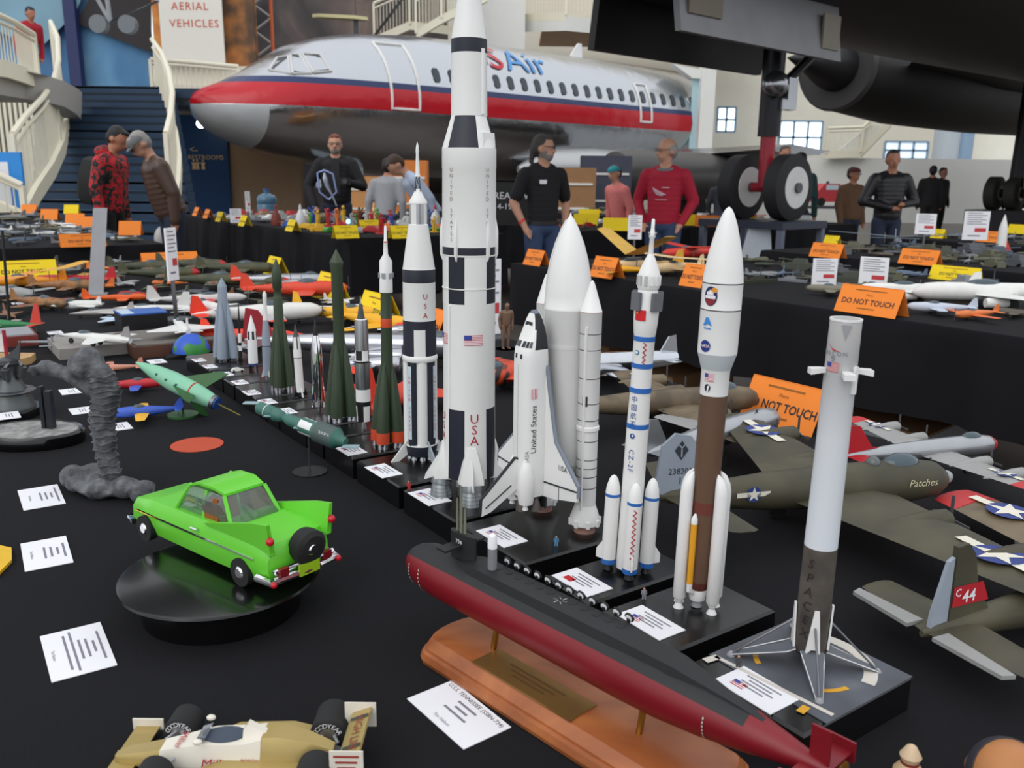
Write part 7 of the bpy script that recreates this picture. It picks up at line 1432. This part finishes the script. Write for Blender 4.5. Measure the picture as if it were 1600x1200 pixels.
t=T('hanging_frame_plane','pale tube-frame aircraft hung in the upper left','aircraft',atY(178,20,21)); O('frame',MB().tube([(-1,0,1.6),(-.1,0,-.2),(1,0,.25),(.3,0,2)],.05,6).tube([(-.1,0,-.2),(-.2,0,1.8)],.05,6),M((150,156,160),.4),t); O('wing',MB().box((.9,0,1.1),(1.3,1.0,.08),tf=lambda p:Vector((p.x,p.y,p.z-(p.x-.9)*.6))),M((150,184,206),.5),t)
for x in (-.35,.3): O('wheel',MB().tube([(x,-.1,-.25),(x,.1,-.25)],.2,14),M((110,116,122),.4),t)
O('suspension_wire',MB().tube([(.3,0,2),(.3,0,9)],.015,4),DGREY,t)
p=atY(398,60,26); t=T('lattice_tower','white and orange lattice tower left of the airliner cockpit','tower',(p.x,p.y,0)); mb=MB()
for i in range(14):
    z=.7*i; 
    for s_ in (-1,1): mb.tube([(s_*.5,0,z),(-s_*.5,0,z+.7)],.03,4)
o=O('bracing',mb,M((170,166,160),.5),t); o['kind']='stuff'
for s_ in (-1,1): O('mast',MB().tube([(s_*.5,0,0),(s_*.5,0,10)],.05,6),M((206,96,46),.5),t)
# small red car exhibit and cupboards far right
p=at(1290,322,.86); t=T('red_vehicle_model','red and white model vehicle far behind the front wheels','model car',p,R(10)); t.scale=(.26,)*3
O('body',MB().loft([[(x,-.6,.3),(x,.6,.3),(x,.58,h),(x,-.58,h)] for x,h in ((-1.1,.9),(-.9,1.1),(-.5,1.55),(.6,1.55),(.9,1.1),(1.2,1.0))]),M((196,40,50),.4),t); O('glass',MB().box((.05,-.59,1.3),(.9,.04,.34)),M((200,214,222),.2),t); O('roof_lamp',MB().ball((.0,0,1.62),.12,8),DGREY,t)
for x in (-.7,.75): O('wheel',MB().tube([(x,-.64,.3),(x,-.5,.3)],.3,16),TYRE,t)
t=T('side_table','dark side table under the red and white model vehicle','table',(p.x,p.y,0)); O('tabletop',MB().box((0,0,.84),(1.2,.7,.04)),DGREY,t)
for x in (-.5,.5):
    for y in (-.28,.28): O('leg',MB().box((x,y,.41),(.05,.05,.82)),DGREY,t)
for px,Y,w_,h_,m_,lab in ((880,17,1.2,1.5,CARD,'brown shelf unit far behind the black shirt man'),(945,18,1.0,1.75,M((60,64,80),.6),'dark blue cabinet far behind the tables'),(640,17,.7,1.6,M((206,120,50),.6),'orange poster board standing behind the middle table'),(590,18.5,1.6,1.3,M((196,140,84),.6),'light wooden counter under the airliner nose')):
    q=atY(px,300,Y); t=T('cabinet' if 'poster' not in lab else 'poster_board',lab,'cabinet' if 'poster' not in lab else 'board',(q.x,Y,0)); O('body',MB().box((0,0,h_/2),(w_,.4,h_)),m_,t); [O('rail',MB().box((0,-.21,h_*f_),(w_*.9,.02,.04)),OFFW,t) for f_ in (.5,.8)]
# ================================================================ PEOPLE
SKIN=M((196,146,120),.55,var=.05,scale=20); SKIN2=M((178,122,96),.55,var=.05,scale=20); JEANS=M((52,70,104),.8,var=.12,scale=14); DJEAN=M((36,44,66),.8,var=.1); BLKT=M((22,22,25),.85); SHOE=M((30,28,28),.6); EYE=M((30,24,22),.4); LIP=M((150,90,80),.5)
def person(label,px,top,Y,face,mats,lean=0,arms=None,hair='short',beard=False,turn=0,fat=1.0,vox=.013,headlean=0,baseZ=0,legs=True,glasses=False,jacket=1.0,sleeves='long',Hset=None,cap=None,collar=None,beardm=None):
    # mats: skin, top, pants, hair
    q=atY(px,top,Y); H=(q.z-baseZ) if Hset is None else Hset
    skin,topm,pants,hairm=mats
    sl=math.sin(R(lean)); Hs=H
    H=H/(1-.42*(1-math.cos(R(lean)))) if lean else H
    pts=Matrix.Rotation(R(lean),3,'X'); hipz=.53*H
    def U(x,y,z):   # upper body, leaning forward (towards -y)
        v=Vector((x*H,y*H,z*H-hipz)); v=pts@v; return (v.x,v.y,v.z+hipz)
    def Lw(x,y,z): return (x*H,y*H,z*H)
    pr=[]
    C=lambda m,a,b,r0,r1: pr.append(('cap',m,a,b,r0*H,r1*H))
    E=lambda m,c,r,rot=0: pr.append(('ell',m,c,tuple(v*H for v in r),rot))
    tilt=pts
    # legs
    for s_ in (-1,1):
        C(2,Lw(s_*.052,.0,.50),Lw(s_*.058,-.005,.285),.055*fat,.04); C(2,Lw(s_*.058,-.005,.285),Lw(s_*.06,.012,.06),.039,.028); C(3,Lw(s_*.06,.02,.022),Lw(s_*.068,-.085,.018),.024,.02)
    E(2,Lw(0,0.005,.515),(.098*fat,.072*fat,.06))
    # torso
    k=jacket
    for i_ in range(9):
        f_=i_/8; z_=.545+.235*f_; wx_=(.086*fat+(.104-.086*fat)*f_**1.2)*k; wy_=(.070*fat+(.066-.070*fat)*f_)*k
        E(1,U(0,-.004*math.sin(PI*f_)*fat,z_),(wx_,wy_,.058),tilt)
    C(1,U(-.082,.008,.797),U(.082,.008,.797),.040*k,.040*k); C(1,U(-.05,.008,.822),U(.05,.008,.822),.034,.034)
    # neck, head
    C(0,U(0,.005,.82),U(0,-.008,.885),.033,.031)
    hl=Matrix.Rotation(R(headlean),3,'X'); tz=Matrix.Rotation(R(turn),3,'Z'); nb=Vector((0,-.006*H,.865*H))
    def Hd(x,y,z):
        v=tz@(hl@(Vector((x*H,y*H,z*H))-Vector((0,-.006*H,.865*H)))); v=pts@(v+nb-Vector((0,0,hipz))); return (v.x,v.y,v.z+hipz)
    hr=pts@tz@hl
    E(0,Hd(0,-.004,.942),(.046,.056,.054),hr); E(0,Hd(0,-.022,.905),(.034,.036,.036),hr); C(0,Hd(0,-.056,.93),Hd(0,-.066,.915),.006,.009)
    for s_ in (-1,1): E(0,Hd(s_*.047,.004,.925),(.007,.013,.018),hr); E(5,Hd(s_*.018,-.0545,.936),(.0075,.004,.0042),hr)
    E(6,Hd(0,-.0565,.893),(.013,.003,.003),hr)
    if hair!='bald':
        E(4,Hd(0,.012,.957),(.0495,.052,.050),hr); E(4,Hd(0,.026,.935),(.047,.038,.05),hr); E(4,Hd(0,-.022,.984),(.036,.03,.014),hr)
        if hair=='long': C(4,Hd(0,.04,.94),Hd(0,.05,.84),.04,.03)
        if hair=='tail': C(4,Hd(0,.05,.95),Hd(0,.065,.86),.02,.014)
        if hair=='ring': pr[-3]=('ell',0,Hd(0,-.002,.955),(.046*H,.056*H,.05*H),hr); pr[-1]=('ell',0,Hd(0,0,.95),(.04*H,.04*H,.04*H),hr); E(4,Hd(.04,.014,.938),(.012,.03,.03),hr); E(4,Hd(-.04,.014,.938),(.012,.03,.03),hr); E(4,Hd(0,.034,.942),(.042,.028,.04),hr)
    if beard: E(7,Hd(0,-.026,.884),(.034,.030,.024),hr); E(7,Hd(.029,-.006,.903),(.013,.024,.024),hr); E(7,Hd(-.029,-.006,.903),(.013,.024,.024),hr); E(7,Hd(0,-.05,.904),(.02,.01,.006),hr)
    # arms
    arms=arms or {}
    for s_ in (-1,1):
        el,wr=arms.get(s_,((s_*.145,.012,.64),(s_*.14,-.03,.49)))
        sh=U(s_*.108,.005,.795); e_=U(*el); w_=U(*wr)
        C(1,sh,e_,.042*k,.033*k)
        sm=1 if sleeves=='long' else 0
        if sleeves=='short':
            m_=tuple(sh[i]+(e_[i]-sh[i])*.75 for i in range(3)); pr.pop(); C(1,sh,m_,.041*k,.038*k); C(0,m_,e_,.029,.027)
        C(sm,e_,w_,.03*k if sm else .026,.024*k if sm else .018)
        d=(Vector(w_)-Vector(e_)).normalized(); d2=(d+Vector((0,-.35,-.15))).normalized(); pw=Vector(w_)+d*.03*H
        sd=d.cross(Vector((0,0,1))); sd=sd.normalized() if sd.length>.1 else Vector((1,0,0)); 
        C(0,tuple(Vector(w_)),tuple(pw),.017,.019)
        for j,(o_,ln) in enumerate(((-.013,.038),(-.0045,.044),(.0045,.041),(.013,.032))):
            b0=pw+sd*o_*H; b1=b0+d*ln*.5*H; b2=b1+d2*ln*.55*H; C(0,tuple(b0),tuple(b1),.0056,.0052); C(0,tuple(b1),tuple(b2),.0052,.0044)
        tb=Vector(w_)+d*.012*H; th=tb+(sd*-1+d*.6+Vector((0,-.5,0))).normalized()*.035*H; C(0,tuple(tb),tuple(th),.007,.0055)
    me=blob(pr,vox,4)
    t=T('person',label,'person',(q.x,q.y,baseZ),R(face))
    O('body',me,[skin,topm,pants,SHOE,hairm,EYE,LIP,beardm or hairm],t)
    if glasses:
        mb=MB()
        for s_ in (-1,1): mb.tube([Hd(s_*.019+.013*math.cos(a),-.062,.936+.009*math.sin(a)) for a in [2*PI*j/10 for j in range(11)]],.0018*H,5); mb.tube([Hd(s_*.032,-.062,.938),Hd(s_*.049,-.01,.94)],.0015*H,4)
        mb.tube([Hd(-.006,-.064,.938),Hd(.006,-.064,.938)],.0015*H,4); O('glasses',mb,DGREY,t)
    if cap:
        cm,vis=cap; O('cap',MB().ball((0,0,0),(.052*H,.062*H,.042*H),18,0,lambda v:Vector(Hd(0,0,0))+(hr@Vector((v.x,v.y-.004*H,v.z+.958*H)) if True else v),-.12),cm,t)
        if vis: O('cap_visor',MB().prism([(.042*H*math.cos(a),-.045*H-.042*H*math.sin(a)) for a in [PI*j/10 for j in range(11)]],.006*H,0,lambda v:Vector(Hd(0,0,0))+hr@Vector((v.x,v.y,v.z+.956*H+(v.y+.045*H)*.25))),cm,t)
    if collar: O('collar',MB().tube([U(.042*math.cos(a),.0-.038*math.sin(a)*1.0,.835-.012*math.sin(a)) for a in [2*PI*j/14 for j in range(15)]],.014*H,6),collar,t)
    return t,H,U,Hd
CAMOR=Mnoise('red_camo_cloth',[(.0,(26,24,26)),(.42,(60,52,52)),(.5,(188,34,42)),(.62,(206,40,46)),(.68,(30,28,30))],17,.8,detail=2,interp='CONSTANT',dist=.6)
LEATH=M((78,58,48),.42,var=.15,scale=8)
BLH=M((24,20,18),.6); GRH=M((150,146,142),.7); BRH=M((66,48,38),.7); REDH=M((120,62,46),.7); DKGH=M((60,56,54),.7); SALT=M((128,122,118),.7)
# facing: 0 = towards camera, +90 turns to the viewer's right (local -y -> +x)
tp,H,U,Hd=person('person in a red and black camouflage jacket with a black backpack',160,196,9.1,86,(SKIN2,CAMOR,BLKT,BLH),lean=8,headlean=22,jacket=1.12)
tb=T('backpack','black backpack on the back of the red camouflage jacket','backpack',tp.location,R(86)); O('pack',MB().loft([[U(x,.07+y,z) for x,y in ((-.085*k,0),(.085*k,0),(.08*k,.075*k),(-.08*k,.075*k))] for z,k in ((.54,.8),(.57,1),(.72,1.05),(.79,.9),(.81,.6))]),M((26,28,28),.7),tb); O('pocket',MB().loft([[U(x,.145+y,z) for x,y in ((-.06,0),(.06,0),(.055,.025),(-.055,.025))] for z in (.57,.67)]),M((34,36,34),.7),tb); O('hood',MB().ball((0,0,0),(.085*H,.05*H,.04*H),12,0,lambda v:Vector(U(0,.045,.845))+v),CAMOR,tp)
tp,H,U,Hd=person('person in a brown leather jacket and grey cap holding a plastic bag',258,204,8.8,-55,(SKIN,LEATH,DJEAN,GRH),lean=16,headlean=25,jacket=1.2,fat=1.1,cap=(M((110,112,112),.8),True),glasses=True)
w_=U(-.14,-.03,.47); t=T('plastic_bag','crumpled white plastic bag hanging beside the brown leather jacket','bag',tp.location,R(-55)); O('bag',blob([('ell',0,(w_[0],w_[1]-.02,w_[2]-.16),(.07,.09,.13),0),('ell',0,(w_[0]+.02,w_[1]+.03,w_[2]-.22),(.06,.06,.09),0),('cap',0,(w_[0],w_[1],w_[2]-.02),(w_[0],w_[1],w_[2]-.1),.02,.05)],.014,1),M((206,204,200),.4),t); O('handle',MB().tube([(w_[0]-.02,w_[1],w_[2]+.02),(w_[0]-.03,w_[1],w_[2]-.06)],.008,6),M((206,204,200),.4),t)
tp,H,U,Hd=person('bearded person in glasses and black jacket holding a camera',523,210,11.7,8,(SKIN,BLKT,DJEAN,REDH),beard=True,beardm=SALT,glasses=True,jacket=1.15,fat=1.08,arms={1:((.19,-.04,.64),(.09,-.17,.665)),-1:((-.2,-.02,.64),(-.15,-.12,.5))})
O('striped_shirt',MB().loft([[U(x,y,z) for x,y in ((-.03,-.078),(.03,-.078),(.028,-.085),(-.028,-.085))] for z in (.58,.68,.76,.82)]),Mramp('shirt_stripes','Z',[(0,(226,222,206)),(.5,(226,222,206)),(.51,(40,40,40)),(1,(40,40,40))],.8,rng=(0,1)),tp)
q_=U(.07,-.21,.675); t=T('camera','small black camera in the hand of the bearded person','camera',tp.location,R(8)); O('camera_body',MB().box(q_,(.14,.06,.09)),BLACK,t); O('lens',MB().tube([(q_[0],q_[1]-.03,q_[2]),(q_[0],q_[1]-.07,q_[2])],.032,14),DGREY,t)
person('person in a grey shirt with dark hair turned away behind the toys',600,247,10.9,170,(SKIN2,M((150,152,156),.8),DJEAN,BLH),lean=14,vox=.018)
person('person in a pale blue shirt bending over the table behind the tall rockets',676,240,10.0,-70,(SKIN,M((176,190,212),.8),BLKT,BRH),lean=35,headlean=20,vox=.016)
tp,H,U,Hd=person('bearded person in a black polo shirt with name tag and jeans',850,211,8.05,28,(SKIN,BLKT,JEANS,DKGH),beard=True,beardm=SALT,hair='tail',glasses=True,turn=52,fat=1.05,sleeves='short',arms={-1:((-.165,.03,.64),(-.125,-.03,.515)),1:((.165,.03,.64),(.13,-.03,.515))},vox=.012)
O('name_tag',MB().box(U(-.042,-.0745,.755),(.07,.008,.036)),PAPER,tp); O('wristband',MB().tube([Vector(U(-.137,-.012,.548)),Vector(U(-.132,-.02,.538))],.022*H,12),M((220,60,70),.5),tp); O('belt',MB().lathe([(.1*H,.528*H),(.1*H,.545*H)],20,sy=.78),M((30,28,28),.5),tp)
tp,H,U,Hd=person('grey-haired person in a red sweatshirt with hands near pockets',1043,217,8.6,-22,(SKIN,M((166,18,48),.8,var=.05),JEANS,GRH),hair='ring',glasses=True,turn=-50,fat=1.08,jacket=1.05,collar=M((110,110,114),.8),arms={-1:((-.165,.03,.65),(-.115,-.05,.53)),1:((.165,.03,.65),(.115,-.05,.53))},vox=.012)
mb=MB(); pf=lambda X,Y:tuple(Vector(U(X,-.0865,.70+Y)))
mb.add([pf(x,y) for x,y in ((-.055,.03),(-.02,.012),(.03,-.012),(.0,-.016),(-.04,.0))],[(0,1,2,3,4)]); mb.add([pf(x,y) for x,y in ((-.05,.012),(-.015,-.004),(.01,-.022),(-.03,-.012))],[(0,1,2,3)]); gridquad(mb,lambda X,Y:pf(X,Y),-.0,.045,.026,.031,0,3,1); gridquad(mb,lambda X,Y:pf(X,Y),-.035,.035,-.042,-.038,0,3,1); O('chest_print',mb,M((206,170,180),.8),tp)
person('person in a teal cap and pink and white top beside the red sweatshirt',972,258,11.0,-60,(SKIN,M((214,120,116),.8),DJEAN,BRH),lean=10,vox=.018,cap=(M((30,140,150),.7),False))
person('person with long fair hair in dark clothes far behind the brown rocket nose',1130,270,15,160,(SKIN,M((34,36,46),.8),DJEAN,M((206,170,100),.7)),hair='long',vox=.02)
person('person in a dark green shirt behind the front wheels',1253,238,12.6,140,(SKIN,M((26,62,62),.8),DJEAN,BLH),vox=.018)
person('person with dark hair half hidden behind the front wheel strut',1228,228,15.5,10,(SKIN2,M((60,60,64),.8),DJEAN,DKGH),vox=.02)
person('person in a brown jacket and dark red beret at the right',1335,261,12.6,25,(SKIN2,M((104,74,50),.75,var=.12),DJEAN,BLH),fat=1.1,jacket=1.15,glasses=True,turn=15,vox=.016,cap=(M((84,34,34),.8),False))
person('young person in a black leather jacket with folded hands at the right',1397,234,10.6,0,(SKIN2,M((26,26,29),.45),DJEAN,BLH),jacket=1.15,arms={-1:((-.185,.0,.64),(-.03,-.12,.60)),1:((.185,.0,.64),(.05,-.13,.625))},vox=.013,turn=-8)
for px,top,Y,f_,lab in ((1458,268,19,160,'person in dark clothes standing left of the jet main wheels'),(1474,270,21,30,'person in dark clothes behind the left dark bystander'),(1592,268,20,-20,'person in dark clothes right of the jet main wheels')):
    person(lab,px,top,Y,f_,(SKIN2,BLKT,BLKT,BLH),vox=.024,jacket=1.15,Hset=1.66)
person('person in a red jacket leaning on the upper left balcony rail',38,12,17.2,60,(SKIN2,M((170,26,44),.8),DJEAN,M((30,34,60),.7)),lean=14,vox=.022,baseZ=atY(38,12,17.2).z-1.66,Hset=1.66)
# brown-jacketed standing figurine on the near table
p=at(790,545,ZT); me=bpy.data.objects['person'].children[0].data
t=T('pilot_figurine','small standing pilot figurine in brown jacket behind the shuttle nose','figurine',p,R(20)); fg=O('figure',bpy.data.meshes.new_from_object(bpy.data.objects['person']) if False else me.copy(),[],t); fg.scale=(.075,.075,.075)
fg.data.materials.clear()
for m_ in (M((120,92,74),.6),M((108,90,76),.6),M((92,80,70),.6),SHOE,M((84,78,70),.6),EYE): fg.data.materials.append(m_)
O('base',MB().lathe([(.03,-.002),(.03,.0)],18),DGREY,t)

# ================================================================ keep only the small models that can be seen, and tell alike ones apart
bpy.context.view_layer.update(); dg=bpy.context.evaluated_depsgraph_get(); vis={}
for o in SCAT:
    mw=o.matrix_world; vs=o.data.vertices; n=len(vs); hits=0
    for i in range(0,n,max(1,n//14)):
        p=mw@vs[i].co; d=depth(p)
        if d<=0: continue
        u=p.y*sP+(p.z-ZC)*cP; a_,b_=p.x/d,u/d; X=800+F*(a_*cR+b_*sR); Yp=600-F*(-a_*sR+b_*cR)
        if not(0<X<1600 and 0<Yp<1200): continue
        c0_=Vector((0,0,ZC)); ok,loc,nr,ix,ob_,mx_=sc.ray_cast(dg,c0_,(p-c0_).normalized())
        if ok and (ob_.original==o or ob_.name==o.name): hits+=1
    c=mw@Vector((0,0,.1)); d=depth(c)
    if hits>=2: vis.setdefault(o['label'],[]).append((c.x/d,o))
    else: bpy.data.objects.remove(o)
ORD='first second third fourth fifth sixth seventh eighth ninth tenth eleventh twelfth thirteenth fourteenth fifteenth sixteenth seventeenth eighteenth nineteenth twentieth'.split()
NUM='one two three four five six seven eight nine ten eleven twelve thirteen fourteen fifteen sixteen seventeen eighteen nineteen twenty'.split()
for lab,l_ in vis.items():
    l_.sort(key=lambda q:q[0]); n=len(l_)
    for i,(x,o) in enumerate(l_):
        if n==2: o['label']=lab+(', the left one of two' if i==0 else ', the right one of two')
        elif n>2: o['label']=lab+', %s from left of %s'%(ORD[i] if i<20 else str(i+1)+'th',NUM[n-1] if n<=20 else str(n))
